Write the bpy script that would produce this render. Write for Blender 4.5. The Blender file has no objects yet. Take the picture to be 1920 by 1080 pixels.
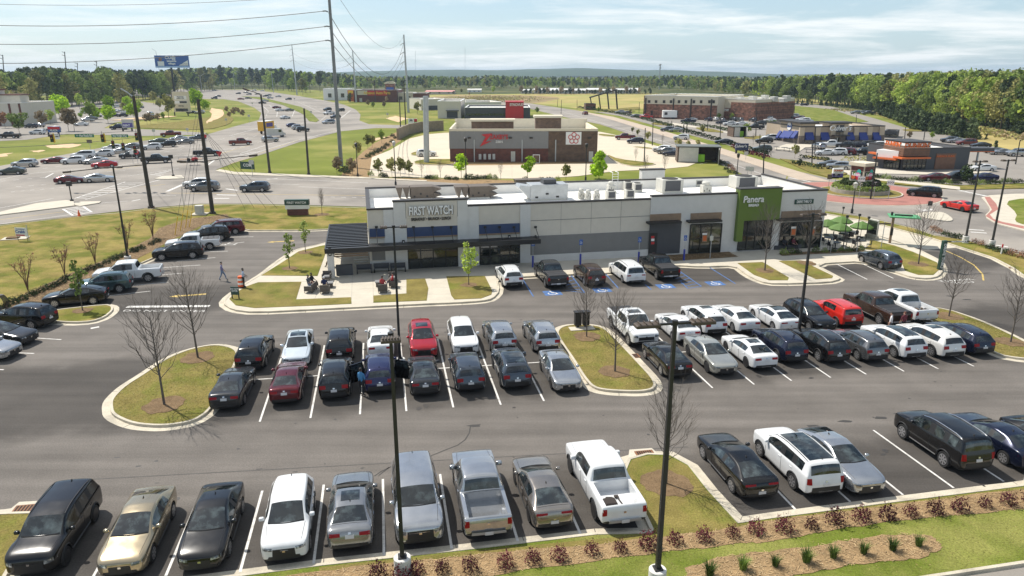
import bpy,bmesh,math,random
from mathutils import Vector,Matrix,noise as mnoise
from mathutils.bvhtree import BVHTree
from math import sin,cos,tan,atan2,radians,pi,sqrt
random.seed(7)
C=bpy.context.scene
COL=C.collection
# ---------------------------------------------------------------- camera
CAM_H,PITCH,FPX=18.5,radians(16.8),1333.0
cam=bpy.data.cameras.new('camera');cam.sensor_width=36;cam.lens=36*FPX/1920
cam.clip_end=30000;cam.clip_start=0.5
camo=bpy.data.objects.new('camera',cam);COL.objects.link(camo)
camo.location=(0,0,CAM_H);camo.rotation_euler=(pi/2-PITCH,0,0)
C.camera=camo
# ---------------------------------------------------------------- light
SUNV=Vector((-0.58,0.47,1.0)).normalized()
SUN_EL=math.asin(SUNV.z);SUN_AZ=atan2(SUNV.x,SUNV.y)
sun=bpy.data.lights.new('sun','SUN');sun.energy=5.0;sun.angle=radians(0.53);sun.color=(1,.945,.86)
suno=bpy.data.objects.new('sun',sun);COL.objects.link(suno)
suno.rotation_euler=SUNV.to_track_quat('Z','Y').to_euler()
W=bpy.data.worlds.new('World');C.world=W;W.use_nodes=True
def build_sky():
 nt=W.node_tree;N=nt.nodes;L=nt.links;N.clear()
 out=N.new('ShaderNodeOutputWorld');bg=N.new('ShaderNodeBackground')
 sky=N.new('ShaderNodeTexSky');sky.sky_type='NISHITA';sky.sun_disc=False
 sky.sun_elevation=SUN_EL;sky.sun_rotation=SUN_AZ
 sky.air_density=1.0;sky.dust_density=0.8;sky.ozone_density=1.5;sky.altitude=100
 tc=N.new('ShaderNodeTexCoord');sep=N.new('ShaderNodeSeparateXYZ')
 L.new(tc.outputs['Generated'],sep.inputs[0])
 zc=N.new('ShaderNodeMath');zc.operation='MAXIMUM';L.new(sep.outputs['Z'],zc.inputs[0]);zc.inputs[1].default_value=0.0
 za=N.new('ShaderNodeMath');za.operation='ADD';L.new(zc.outputs[0],za.inputs[0]);za.inputs[1].default_value=0.07
 dx=N.new('ShaderNodeMath');dx.operation='DIVIDE';L.new(sep.outputs['X'],dx.inputs[0]);L.new(za.outputs[0],dx.inputs[1])
 dy=N.new('ShaderNodeMath');dy.operation='DIVIDE';L.new(sep.outputs['Y'],dy.inputs[0]);L.new(za.outputs[0],dy.inputs[1])
 cmb=N.new('ShaderNodeCombineXYZ');L.new(dx.outputs[0],cmb.inputs[0]);L.new(dy.outputs[0],cmb.inputs[1])
 mp=N.new('ShaderNodeMapping');mp.inputs['Scale'].default_value=(.42,.46,1);mp.inputs['Location'].default_value=(3.4,2.3,0)
 L.new(cmb.outputs[0],mp.inputs[0])
 n1=N.new('ShaderNodeTexNoise');n1.inputs['Scale'].default_value=1.0;n1.inputs['Detail'].default_value=9;n1.inputs['Roughness'].default_value=.62;n1.inputs['Distortion'].default_value=.35
 L.new(mp.outputs[0],n1.inputs[0])
 r1=N.new('ShaderNodeValToRGB');r1.color_ramp.elements[0].position=.46;r1.color_ramp.elements[1].position=.63
 L.new(n1.outputs[0],r1.inputs[0])
 mul=N.new('ShaderNodeMath');mul.operation='MULTIPLY';L.new(r1.outputs[0],mul.inputs[0]);mul.inputs[1].default_value=.75
# pale veil that thickens towards the horizon
 veil=N.new('ShaderNodeMapRange');veil.inputs[1].default_value=0;veil.inputs[2].default_value=.35;veil.inputs[3].default_value=.52;veil.inputs[4].default_value=.10
 L.new(zc.outputs[0],veil.inputs[0])
 mx=N.new('ShaderNodeMixRGB');L.new(veil.outputs[0],mx.inputs[0]);L.new(sky.outputs[0],mx.inputs[1]);mx.inputs[2].default_value=SKY_VEIL
 mx2=N.new('ShaderNodeMixRGB');L.new(mul.outputs[0],mx2.inputs[0]);L.new(mx.outputs[0],mx2.inputs[1]);mx2.inputs[2].default_value=SKY_CLOUD
 L.new(mx2.outputs[0],bg.inputs[0]);bg.inputs[1].default_value=0.10
 L.new(bg.outputs[0],out.inputs[0])
SKY_VEIL=(5.3,7.4,9.0,1);SKY_CLOUD=(9.2,9.4,9.4,1)
build_sky()
vs=C.view_settings;vs.view_transform='Standard';vs.look='None';vs.exposure=0.25;vs.gamma=1;vs.use_curve_mapping=False
C.cycles.max_bounces=5;C.cycles.volume_bounces=0;C.cycles.transparent_max_bounces=6
# ---------------------------------------------------------------- photo pixel -> place
SP,CP=sin(PITCH),cos(PITCH)
def ray(px,py):
 a=(px-960)/FPX;v=(py-540)/FPX
 return Vector((a,CP-v*SP,-SP-v*CP))
def G(px,py,z=0.0):
 d=ray(px,py);t=(z-CAM_H)/d.z
 return Vector((d.x*t,d.y*t,z))
def HT(p,py):
 d=ray(960,py);return CAM_H+p.y*d.z/d.y
def onplane(px,py,o,n):
 d=ray(px,py);c=Vector((0,0,CAM_H));return c+d*((o-c).dot(n)/d.dot(n))
LOT_A=radians(10.3)
U=Vector((cos(LOT_A),sin(LOT_A),0));V=Vector((-sin(LOT_A),cos(LOT_A),0))
# ---------------------------------------------------------------- materials
MATS={}
def srgb(r,g,b):
 f=lambda c:(c/255/12.92)if c/255<=.04045 else((c/255+.055)/1.055)**2.4
 return(f(r),f(g),f(b))
def mat(name,col=(.5,.5,.5),rough=.6,metal=0.0,var=.12,scale=1.5,fine=0,bump=0,emit=None,coat=0,spec=.5,col2=None,c2=(.45,.6),c2scale=.3):
 if name in MATS:return MATS[name]
 m=bpy.data.materials.new(name);m.use_nodes=True;nt=m.node_tree;N=nt.nodes;L=nt.links
 b=N['Principled BSDF'];b.inputs['Roughness'].default_value=rough;b.inputs['Metallic'].default_value=metal
 b.inputs['Specular IOR Level'].default_value=spec;b.inputs['Coat Weight'].default_value=coat
 geo=N.new('ShaderNodeNewGeometry')
 cur=N.new('ShaderNodeRGB');cur.outputs[0].default_value=(*col,1);cur=cur.outputs[0]
 def noise(sc,det=4,rough_=.6):
  n=N.new('ShaderNodeTexNoise');n.inputs['Scale'].default_value=sc;n.inputs['Detail'].default_value=det;n.inputs['Roughness'].default_value=rough_
  L.new(geo.outputs['Position'],n.inputs['Vector']);return n.outputs[0]
 if col2:
  r=N.new('ShaderNodeValToRGB');r.color_ramp.elements[0].position=c2[0];r.color_ramp.elements[1].position=c2[1]
  L.new(noise(c2scale,6),r.inputs[0])
  mx=N.new('ShaderNodeMixRGB');L.new(r.outputs[0],mx.inputs[0]);L.new(cur,mx.inputs[1]);mx.inputs[2].default_value=(*col2,1);cur=mx.outputs[0]
 for amt,sc,det in((var,scale,5),(fine,14,3)):
  if amt:
   mr=N.new('ShaderNodeMapRange');mr.inputs[1].default_value=.25;mr.inputs[2].default_value=.75
   mr.inputs[3].default_value=1-amt;mr.inputs[4].default_value=1+amt;L.new(noise(sc,det),mr.inputs[0])
   hs=N.new('ShaderNodeVectorMath');hs.operation='SCALE';L.new(cur,hs.inputs[0]);L.new(mr.outputs[0],hs.inputs['Scale']);cur=hs.outputs[0]
 L.new(cur,b.inputs['Base Color'])
 if bump:
  bp=N.new('ShaderNodeBump');bp.inputs['Strength'].default_value=bump;bp.inputs['Distance'].default_value=.05
  L.new(noise(9,6,.7),bp.inputs['Height']);L.new(bp.outputs[0],b.inputs['Normal'])
 if emit:b.inputs['Emission Color'].default_value=(*col,1);b.inputs['Emission Strength'].default_value=emit
 MATS[name]=m;return m
def leafmat(name,col,col2,trans=.3):
 if name in MATS:return MATS[name]
 m=bpy.data.materials.new(name);m.use_nodes=True;nt=m.node_tree;N=nt.nodes;L=nt.links
 b=N['Principled BSDF'];b.inputs['Roughness'].default_value=.75;b.inputs['Specular IOR Level'].default_value=.2
 geo=N.new('ShaderNodeNewGeometry');oi=N.new('ShaderNodeObjectInfo')
 n=N.new('ShaderNodeTexNoise');n.inputs['Scale'].default_value=.55;n.inputs['Detail'].default_value=5;L.new(geo.outputs['Position'],n.inputs['Vector'])
 mr=N.new('ShaderNodeMapRange');mr.inputs[1].default_value=.35;mr.inputs[2].default_value=.65;L.new(n.outputs[0],mr.inputs[0])
 mx=N.new('ShaderNodeMixRGB');L.new(mr.outputs[0],mx.inputs[0]);mx.inputs[1].default_value=(*col,1);mx.inputs[2].default_value=(*col2,1)
 av=N.new('ShaderNodeMath');av.operation='MULTIPLY_ADD';L.new(oi.outputs['Random'],av.inputs[0]);av.inputs[1].default_value=.9;hv=N.new('ShaderNodeMath');hv.operation='MULTIPLY_ADD';L.new(mr.outputs[0],hv.inputs[0]);hv.inputs[1].default_value=.55;hv.inputs[2].default_value=-.22;L.new(hv.outputs[0],av.inputs[2]);av.use_clamp=True;L.new(av.outputs[0],mx.inputs[0])
 v=N.new('ShaderNodeMapRange');v.inputs[3].default_value=.72;v.inputs[4].default_value=1.3;L.new(oi.outputs['Random'],v.inputs[0])
 isl=N.new('ShaderNodeMapRange');isl.inputs[3].default_value=.7;isl.inputs[4].default_value=1.3;L.new(geo.outputs['Random Per Island'],isl.inputs[0])
 mm=N.new('ShaderNodeMath');mm.operation='MULTIPLY';L.new(v.outputs[0],mm.inputs[0]);L.new(isl.outputs[0],mm.inputs[1])
 sc=N.new('ShaderNodeVectorMath');sc.operation='SCALE';L.new(mx.outputs[0],sc.inputs[0]);L.new(mm.outputs[0],sc.inputs['Scale'])
 L.new(sc.outputs[0],b.inputs['Base Color'])
 tr=N.new('ShaderNodeBsdfTranslucent');L.new(sc.outputs[0],tr.inputs[0]);ms=N.new('ShaderNodeMixShader');ms.inputs[0].default_value=trans
 L.new(b.outputs[0],ms.inputs[1]);L.new(tr.outputs[0],ms.inputs[2]);L.new(ms.outputs[0],N['Material Output'].inputs[0])
 MATS[name]=m;return m
def paintmat():
 m=bpy.data.materials.new('car_paint');m.use_nodes=True;N=m.node_tree.nodes;L=m.node_tree.links
 b=N['Principled BSDF'];oi=N.new('ShaderNodeObjectInfo');geo=N.new('ShaderNodeNewGeometry')
 n=N.new('ShaderNodeTexNoise');n.inputs['Scale'].default_value=2.2;n.inputs['Detail'].default_value=6;L.new(geo.outputs['Position'],n.inputs['Vector'])
 mr=N.new('ShaderNodeMapRange');mr.inputs[3].default_value=.86;mr.inputs[4].default_value=1.12;L.new(n.outputs[0],mr.inputs[0])
 s=N.new('ShaderNodeVectorMath');s.operation='SCALE';L.new(oi.outputs['Color'],s.inputs[0]);L.new(mr.outputs[0],s.inputs['Scale']);L.new(s.outputs[0],b.inputs['Base Color'])
 L.new(oi.outputs['Alpha'],b.inputs['Metallic'])
 rr=N.new('ShaderNodeMapRange');rr.inputs[3].default_value=.12;rr.inputs[4].default_value=.26;L.new(n.outputs[0],rr.inputs[0]);L.new(rr.outputs[0],b.inputs['Roughness'])
 b.inputs['Coat Weight'].default_value=.5;b.inputs['Coat Roughness'].default_value=.03;b.inputs['Specular IOR Level'].default_value=.32
 MATS['car_paint']=m;return m
# ---------------------------------------------------------------- mesh builder
class MB:
 def __init__(s):s.v=[];s.f=[];s.mi=[];s.mats=[];s.cur=0;s.M=Matrix()
 def m(s,material):
  if material not in s.mats:s.mats.append(material)
  s.cur=s.mats.index(material);return s
 def at(s,M):s.M=M;return s
 def raw(s,vs,fs):
  o=len(s.v);s.v+=[s.M@Vector(p)for p in vs];s.f+=[tuple(i+o for i in f)for f in fs];s.mi+=[s.cur]*len(fs);return s
 def box(s,x0,x1,y0,y1,z0,z1):
  return s.raw([(x,y,z)for z in(z0,z1)for y in(y0,y1)for x in(x0,x1)],[(0,2,3,1),(4,5,7,6),(0,1,5,4),(2,6,7,3),(0,4,6,2),(1,3,7,5)])
 def bbox(s,x0,x1,y0,y1,z0,z1,b=.03):
  pts=[(x0+b,y0),(x1-b,y0),(x1,y0+b),(x1,y1-b),(x1-b,y1),(x0+b,y1),(x0,y1-b),(x0,y0+b)]
  cx,cy=(x0+x1)/2,(y0+y1)/2
  sh=[(cx+(x-cx)*(1-2*b/(x1-x0)),cy+(y-cy)*(1-2*b/(y1-y0)))for x,y in pts]
  return s.rings([[(x,y,z0)for x,y in pts],[(x,y,z1-b)for x,y in pts],[(x,y,z1)for x,y in sh]],True,True,True)
 def rings(s,rs,closed=True,cap0=False,cap1=False):
  n=len(rs[0]);vs=[p for r in rs for p in r];fs=[]
  for i in range(len(rs)-1):
   for j in range(n if closed else n-1):
    k=(j+1)%n;fs.append((i*n+j,i*n+k,(i+1)*n+k,(i+1)*n+j))
  if cap0:fs.append(tuple(range(n))[::-1])
  if cap1:fs.append(tuple((len(rs)-1)*n+j for j in range(n)))
  return s.raw(vs,fs)
 def cyl(s,x,y,z0,z1,r0,r1=None,n=12):
  r1=r0 if r1 is None else r1
  c=[(cos(2*pi*i/n),sin(2*pi*i/n))for i in range(n)]
  return s.rings([[(x+r0*a,y+r0*b,z0)for a,b in c],[(x+r1*a,y+r1*b,z1)for a,b in c]],True,True,True)
 def lathe(s,prof,n=16,x=0,y=0):
  c=[(cos(2*pi*i/n),sin(2*pi*i/n))for i in range(n)]
  return s.rings([[(x+r*a,y+r*b,z)for a,b in c]for r,z in prof],True,True,True)
 def tube(s,path,r,n=6,r1=None):
  P=[Vector(p)for p in path];rs=[];k=len(P)
  for i,p in enumerate(P):
   t=(P[min(i+1,k-1)]-P[max(i-1,0)]).normalized()
   a=t.cross(Vector((0,0,1))if abs(t.z)<.9 else Vector((1,0,0))).normalized();b=t.cross(a)
   rr=r if r1 is None else r+(r1-r)*i/(k-1)
   rs.append([p+(a*cos(2*pi*j/n)+b*sin(2*pi*j/n))*rr for j in range(n)])
  return s.rings([[tuple(q)for q in r_]for r_ in rs],True,True,True)
 def prism(s,pts,z0,z1):
  from mathutils.geometry import tessellate_polygon
  n=len(pts);tri=tessellate_polygon([[Vector((p[0],p[1],0))for p in pts]])
  ar=sum(pts[i][0]*pts[(i+1)%n][1]-pts[(i+1)%n][0]*pts[i][1]for i in range(n))
  if ar<0:pts=pts[::-1];tri=tessellate_polygon([[Vector((p[0],p[1],0))for p in pts]])
  fs=[]
  for t in tri:
   a,b,c=[Vector((pts[i][0],pts[i][1]))for i in t]
   if(b-a).cross(c-a)<0:t=t[::-1]
   fs.append(tuple(i+n for i in t));fs.append(tuple(t[::-1])if z1>z0 else tuple(t[::-1]))
  if z1>z0:
   for i in range(n):j=(i+1)%n;fs.append((i,j,n+j,n+i))
   return s.raw([(p[0],p[1],z0)for p in pts]+[(p[0],p[1],z1)for p in pts],fs)
  return s.raw([(p[0],p[1],z1)for p in pts]*2,[f for k,f in enumerate(fs)if k%2==0])
 def mesh(s,name,smooth=None):
  me=bpy.data.meshes.new(name);me.from_pydata([tuple(p)for p in s.v],[],s.f)
  for m in s.mats:me.materials.append(m)
  me.polygons.foreach_set('material_index',s.mi)
  if smooth is not None:
   me.polygons.foreach_set('use_smooth',[True]*len(me.polygons));me.set_sharp_from_angle(angle=radians(smooth))
  me.update();return me
 def build(s,name,parent=None,smooth=None):
  return link(name,s.mesh(name,smooth),parent)
def link(name,me,parent=None):
 o=bpy.data.objects.new(name,me);COL.objects.link(o)
 if parent:o.parent=parent
 return o
def tag(o,label=None,cat=None,group=None,kind=None):
 if label:o['label']=label
 if cat:o['category']=cat
 if group:o['group']=group
 if kind:o['kind']=kind
 return o
def thing(name,label,cat,loc=(0,0,0),rz=0,group=None):
 o=bpy.data.objects.new(name,None);o.empty_display_size=.3;COL.objects.link(o)
 o.location=loc;o.rotation_euler=(0,0,rz);return tag(o,label,cat,group)
def dup(o,parent=None):
 c=o.copy();COL.objects.link(c);c.parent=parent
 for ch in o.children:dup(ch,c)
 return c
def T(x=0,y=0,z=0,rz=0,rx=0,ry=0):
 return Matrix.Translation((x,y,z))@Matrix.Rotation(rz,4,'Z')@Matrix.Rotation(ry,4,'Y')@Matrix.Rotation(rx,4,'X')
def text(s,size,material,ext=.03,parent=None,M=Matrix(),name='lettering',sx=1,bold=0,align='CENTER',shear=0,fit=0):
 cu=bpy.data.curves.new('t','FONT');cu.body=s;cu.size=size;cu.extrude=ext;cu.align_x=align;cu.align_y='CENTER';cu.offset=bold;cu.resolution_u=3;cu.shear=shear
 o=bpy.data.objects.new('t',cu);COL.objects.link(o)
 me=bpy.data.meshes.new_from_object(o.evaluated_get(bpy.context.evaluated_depsgraph_get()))
 bpy.data.objects.remove(o);me.materials.clear();me.materials.append(material);me.name=name
 if fit:sx=fit/max(1e-3,max(v.co.x for v in me.vertices)-min(v.co.x for v in me.vertices))
 me.transform(M@Matrix.Diagonal((sx,1,1,1)));return link(name,me,parent)
def WALL(x,y,z,rz=0):
 return Matrix.Translation((x,y,z))@Matrix.Rotation(rz,4,'Z')@Matrix.Rotation(pi/2,4,'X')
# ---------------------------------------------------------------- ground, roads, lots
random.seed(11)
def lotmat(name,light,dark,bands):
 m=mat(name,light,.9,var=.15,scale=.30,fine=.26,bump=.12,spec=.25);nt=m.node_tree;N=nt.nodes;L=nt.links
 b=N['Principled BSDF'];src=b.inputs['Base Color'].links[0].from_socket
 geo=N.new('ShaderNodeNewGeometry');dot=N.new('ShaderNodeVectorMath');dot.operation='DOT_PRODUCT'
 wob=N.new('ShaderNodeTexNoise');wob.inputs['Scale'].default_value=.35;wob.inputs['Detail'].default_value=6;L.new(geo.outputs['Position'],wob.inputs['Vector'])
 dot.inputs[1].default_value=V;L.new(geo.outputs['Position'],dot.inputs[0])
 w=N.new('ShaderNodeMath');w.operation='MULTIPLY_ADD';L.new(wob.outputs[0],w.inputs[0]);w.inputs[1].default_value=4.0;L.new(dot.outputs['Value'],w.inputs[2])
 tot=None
 for v0,v1 in bands:  # darker stalls: less traffic and oil, plus some shadow put into the colour
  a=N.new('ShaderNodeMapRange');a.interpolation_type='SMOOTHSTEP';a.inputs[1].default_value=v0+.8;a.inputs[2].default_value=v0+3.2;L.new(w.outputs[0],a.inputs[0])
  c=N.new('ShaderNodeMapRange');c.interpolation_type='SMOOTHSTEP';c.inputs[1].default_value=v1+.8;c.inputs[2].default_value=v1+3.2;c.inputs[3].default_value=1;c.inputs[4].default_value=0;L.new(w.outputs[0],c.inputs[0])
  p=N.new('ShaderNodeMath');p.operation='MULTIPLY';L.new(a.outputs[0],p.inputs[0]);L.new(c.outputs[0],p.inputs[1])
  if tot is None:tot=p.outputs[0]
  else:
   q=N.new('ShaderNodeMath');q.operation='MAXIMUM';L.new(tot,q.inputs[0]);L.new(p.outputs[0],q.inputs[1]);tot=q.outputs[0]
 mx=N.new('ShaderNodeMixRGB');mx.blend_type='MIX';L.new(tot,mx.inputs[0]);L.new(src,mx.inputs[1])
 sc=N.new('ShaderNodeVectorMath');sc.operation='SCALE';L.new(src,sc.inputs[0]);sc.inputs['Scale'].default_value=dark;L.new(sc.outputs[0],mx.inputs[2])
# long tyre streaks along the drive lanes and dark spots
 mp=N.new('ShaderNodeMapping');mp.inputs['Rotation'].default_value=(0,0,-LOT_A);mp.inputs['Scale'].default_value=(.05,.9,1);L.new(geo.outputs['Position'],mp.inputs[0])
 ns=N.new('ShaderNodeTexNoise');ns.inputs['Scale'].default_value=1;ns.inputs['Detail'].default_value=5;L.new(mp.outputs[0],ns.inputs['Vector'])
 sm=N.new('ShaderNodeMapRange');sm.inputs[1].default_value=.3;sm.inputs[2].default_value=.7;sm.inputs[3].default_value=.78;sm.inputs[4].default_value=1.18;L.new(ns.outputs[0],sm.inputs[0])
 s2=N.new('ShaderNodeVectorMath');s2.operation='SCALE';L.new(mx.outputs[0],s2.inputs[0]);L.new(sm.outputs[0],s2.inputs['Scale'])
 L.new(s2.outputs[0],b.inputs['Base Color']);return m
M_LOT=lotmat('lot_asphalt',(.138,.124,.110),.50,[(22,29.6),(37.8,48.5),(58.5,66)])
M_ROAD=mat('road_asphalt',(.285,.258,.225),.9,var=.14,scale=.12,fine=.08,spec=.2,col2=(.195,.178,.158),c2=(.45,.62),c2scale=.05)
M_ROAD2=mat('plaza_asphalt',(.25,.228,.20),.9,var=.12,scale=.1,fine=.08,spec=.2)
M_CONC=mat('concrete',(.50,.455,.37),.85,var=.10,scale=.7,fine=.10,spec=.3)
M_CONCL=mat('lot_concrete',(.54,.47,.36),.85,var=.08,scale=.12,fine=.05,spec=.3)
M_KERB=mat('kerb_concrete',(.50,.45,.355),.85,var=.16,scale=1.2,fine=.16,spec=.3,col2=(.36,.325,.26),c2=(.52,.70),c2scale=.55)
M_KJ=mat('kerb_joint',(.12,.105,.085),.9)
M_PAVE=mat('brown_pavement',(.42,.34,.26),.9,var=.12,scale=.4)
M_RED=mat('red_pavers',(.34,.145,.115),.9,var=.14,scale=.5,fine=.1)
M_GRASS=mat('lawn',(.125,.132,.022),.95,var=.24,scale=.5,fine=.40,bump=.5,spec=.1,col2=(.235,.185,.058),c2=(.42,.58),c2scale=.28)
M_GRASSG=mat('green_lawn',(.118,.148,.022),.95,var=.22,scale=.3,fine=.35,bump=.5,spec=.1,col2=(.205,.205,.055),c2=(.45,.62),c2scale=.22)
M_GRASSD=mat('dormant_lawn',(.19,.155,.048),.95,var=.26,scale=.7,fine=.40,bump=.5,spec=.1,col2=(.135,.14,.028),c2=(.48,.66),c2scale=.4)
M_FIELD=mat('dry_field',(.36,.29,.115),.95,var=.25,scale=.05,spec=.1,col2=(.27,.27,.08),c2=(.42,.6),c2scale=.018)
M_BRUSH=mat('brush_field',(.30,.21,.12),.95,var=.3,scale=.08,spec=.1,col2=(.20,.17,.08),c2=(.42,.58),c2scale=.05)
M_GROUND=mat('ground_cover',(.15,.175,.03),.95,var=.22,scale=.06,fine=.15,spec=.1,col2=(.235,.215,.065),c2=(.45,.62),c2scale=.03)
M_FLOOR=mat('forest_floor',(.06,.075,.025),.95,var=.3,scale=.06,spec=.1,col2=(.14,.13,.05),c2=(.45,.65),c2scale=.02)
M_MULCH=mat('mulch',(.28,.19,.10),.95,var=.32,scale=2.2,fine=.45,bump=.8,spec=.1)
M_MULCHD=mat('dark_mulch',(.17,.115,.065),.95,var=.3,scale=2.2,fine=.45,bump=.8,spec=.1)
M_DIRT=mat('bare_dirt',(.58,.42,.26),.95,var=.2,scale=.3,spec=.1)
M_WHITE=mat('road_paint',(.60,.585,.55),.8,var=.14,scale=3,fine=.2,col2=(.26,.245,.225),c2=(.52,.80),c2scale=2.2)
M_YEL=mat('yellow_paint',(.52,.37,.10),.8,var=.14,scale=3,fine=.2,col2=(.25,.22,.16),c2=(.50,.75),c2scale=2.2)
M_BLUEP=mat('blue_paint',(.05,.13,.32),.8,var=.14,scale=3,fine=.2,col2=(.07,.09,.13),c2=(.48,.72),c2scale=2)
M_DGREY=mat('joint_grey',(.33,.30,.26),.9,var=.15,scale=2)
def struct(o):return tag(o,kind='structure')
def px(pts,z=0.0):return[tuple(G(x,y,z).xy)for x,y in pts]
def smooth_poly(pts,it=2):
 for _ in range(it):
  q=[]
  for i in range(len(pts)):
   a,b=Vector(pts[i]),Vector(pts[(i+1)%len(pts)])
   q+=[tuple(a*.78+b*.22),tuple(a*.22+b*.78)]
  pts=q
 return pts
def sheet(name,pts,z,material,soft=0,thick=0.0):
 p=smooth_poly(px(pts,z),soft)if soft else px(pts,z)
 mb=MB().m(material);mb.prism(p,z-thick if thick else z,z)if thick else mb.prism(p,z,z)
 return struct(mb.build(name))
def wobble(pts,amp=.25,n=3,seed=0):
 out=[];r=random.Random(seed)
 for i in range(len(pts)):
  a,b=Vector(pts[i]),Vector(pts[(i+1)%len(pts)])
  for k in range(n):out.append(tuple(a.lerp(b,k/n)+Vector((r.uniform(-amp,amp),r.uniform(-amp,amp)))))
 return out
BEDP=[]
def bed(name,pts,z,material,amp=.12,n=5):
 BEDP.append((px(pts,z),z,material))
 return struct(MB().m(material).prism(wobble(px(pts,z),amp,n,len(pts)),z,z).build(name))
def offset(pts,d):
 n=len(pts);out=[]
 ar=sum(pts[i][0]*pts[(i+1)%n][1]-pts[(i+1)%n][0]*pts[i][1]for i in range(n));s=1 if ar>0 else-1
 for i in range(n):
  p0,p1,p2=Vector(pts[i-1]),Vector(pts[i]),Vector(pts[(i+1)%n])
  a=(p1-p0).normalized();b=(p2-p1).normalized();na=Vector((a.y,-a.x))*s;nb=Vector((b.y,-b.x))*s
  m=(na+nb);m=m/max(.55,m.length_squared/2)if m.length>.01 else na
  out.append(tuple(p1+m*d))
 return out
GRASSP=[]
def kerbed(name,pts,material,soft=2,h=.14,kw=.16,gut=.42):
 """raised planted island: gutter pan, kerb and turf as one set of ground pieces"""
 p=px(pts,h)
 if soft:p=smooth_poly(p,soft)
 out=offset(p,kw);gp=offset(p,kw+gut)
 kb=MB().m(M_KERB)
 kb.rings([[(x,y,-.02)for x,y in out],[(x,y,h-.02)for x,y in out],[(x*.94+a*.06,y*.94+b*.06,h+.01)for(x,y),(a,b)in zip(out,p)],[(x,y,h+.01)for x,y in p],[(x,y,h-.06)for x,y in p]])
 if gut:kb.rings([[(x,y,-.02)for x,y in gp],[(x,y,.008)for x,y in gp],[(x,y,.012)for x,y in out]])
 kb.m(M_KJ);acc=0
 for i in range(len(p)):
  acc+=(Vector(p[i])-Vector(p[i-1])).length
  if acc>2.6:
   acc=0;a,b,c=Vector(p[i]),Vector(out[i]),Vector(gp[i]);t=(Vector(p[i])-Vector(p[i-1])).normalized()*.018
   kb.raw([(*(a-t),h+.0125),(*(a+t),h+.0125),(*(b+t),h-.015),(*(b-t),h-.015)],[(0,1,2,3)])
   if gut:kb.raw([(*(b-t),.0145),(*(b+t),.0145),(*(c+t),.0105),(*(c-t),.0105)],[(0,1,2,3)])
 struct(kb.build('kerb'))
 GRASSP.append((p,h-.012,material))
 return struct(MB().m(material).prism(offset(p,-.004),h-.04,h-.012).build(name))
R=9000
struct(MB().m(M_GROUND).prism([(-R,-200),(R,-200),(R,2*R),(-R,2*R)],-.05,-.05).build('ground'))
sheet('forest_floor',[(-900,176),(120,180),(330,166),(560,168),(800,178),(1180,178),(1440,190),(1640,214),(1790,222),(1925,235),(2900,260),(2900,140),(960,140),(-900,140)],-.045,M_FLOOR)
sheet('field',[(815,207),(990,192),(1080,203),(1210,205),(1430,190),(1650,200),(1500,184),(1280,176),(970,176),(800,178)],-.04,M_FIELD)
sheet('brush_ground',[(800,201),(860,199),(960,196),(1010,193),(1060,184),(1000,178.6),(860,178.3),(800,182)],-.036,M_BRUSH,soft=1)
sheet('slope',[(1690,212),(1790,222),(1920,250),(2100,290),(2150,322),(1920,287),(1800,256),(1735,241)],-.036,M_FIELD,soft=1)
# --- highway and streets
HWY_LOW=[(405,318),(277,390),(0,421),(-140,434)]
sheet('highway',[(-140,322),(0,311),(62,300),(120,290),(200,275),(275,263),(390,251.5),(447,235),(485,225),(490,212),(477,202),(447,190),(420,186),(387,185.5),(330,184),(255,180),(200,179),(200,170),(330,167),(400,168),(470,168),(520,174),(560,180),(610,188.5),(645,196),(668,206),(676,215),(674,226),(692,233),(832,237),(832,241),(705,240),(640,246),(560,267),(500,287),(440,305)]+HWY_LOW,0.0,M_ROAD)
sheet('road',[(277,390),(405,318),(440,326),(560,330),(690,333),(800,340),(900,346),(1300,352),(1470,350),(1500,383),(1000,392),(700,388),(480,382),(375,382)],0.0,M_ROAD)
sheet('road',[(900,185),(960,190),(995,194),(1075,206),(1150,219),(1237,243),(1300,262),(1400,292),(1480,318),(1468,348),(1400,330),(1330,299),(1262,276),(1230,268),(1170,248),(1125,233),(1060,220),(990,203),(940,195),(880,189)],-.008,M_ROAD)
sheet('pavement',[(1080,207),(1150,219),(1237,243),(1300,262),(1400,292),(1500,322),(1560,341),(1500,337),(1400,304),(1300,271),(1230,250),(1145,224)],.05,M_PAVE,thick=.1)
sheet('road',[(1471,350),(1482,318),(1540,331),(1560,336),(1640,343),(1700,349),(1800,356.5),(1920,353),(2150,352),(2150,520),(1920,477),(1802,447),(1752,440),(1715,427),(1627,407),(1545,394),(1501,383)],0.0,M_ROAD)
RC=G(1611,361.5)
def disc(name,c,r,z,m,thick=.0,n=56):
 return struct(MB().m(m).prism([(c.x+r*cos(2*pi*i/n),c.y+r*sin(2*pi*i/n))for i in range(n)],z-thick,z).build(name))
disc('red_paver_ring',RC,11.6,.06,M_RED,.1)
disc('island_kerb',RC,6.3,.20,M_KERB,.2);disc('island_lawn',RC,6.05,.22,M_GRASSD,.05)
disc('apron_kerb',RC,11.9,.03,M_KERB,.06)
sheet('median',[(1712,401),(1740,397),(1770,397),(1790,412),(1775,415),(1735,408)],.12,M_CONC,soft=2,thick=.15)
sheet('pavement',[(1838,367),(1920,362),(2100,365),(2100,478),(1920,432),(1868,419),(1845,405),(1858,393),(1850,380)],.10,M_CONC,soft=1,thick=.15)
sheet('paver_strip',[(1846,369),(1856,369),(1868,382),(1872,392),(1856,402),(1862,410),(1880,416),(1920,424),(1920,429),(1868,417),(1848,405),(1860,393),(1852,380)],.106,M_RED)
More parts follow.
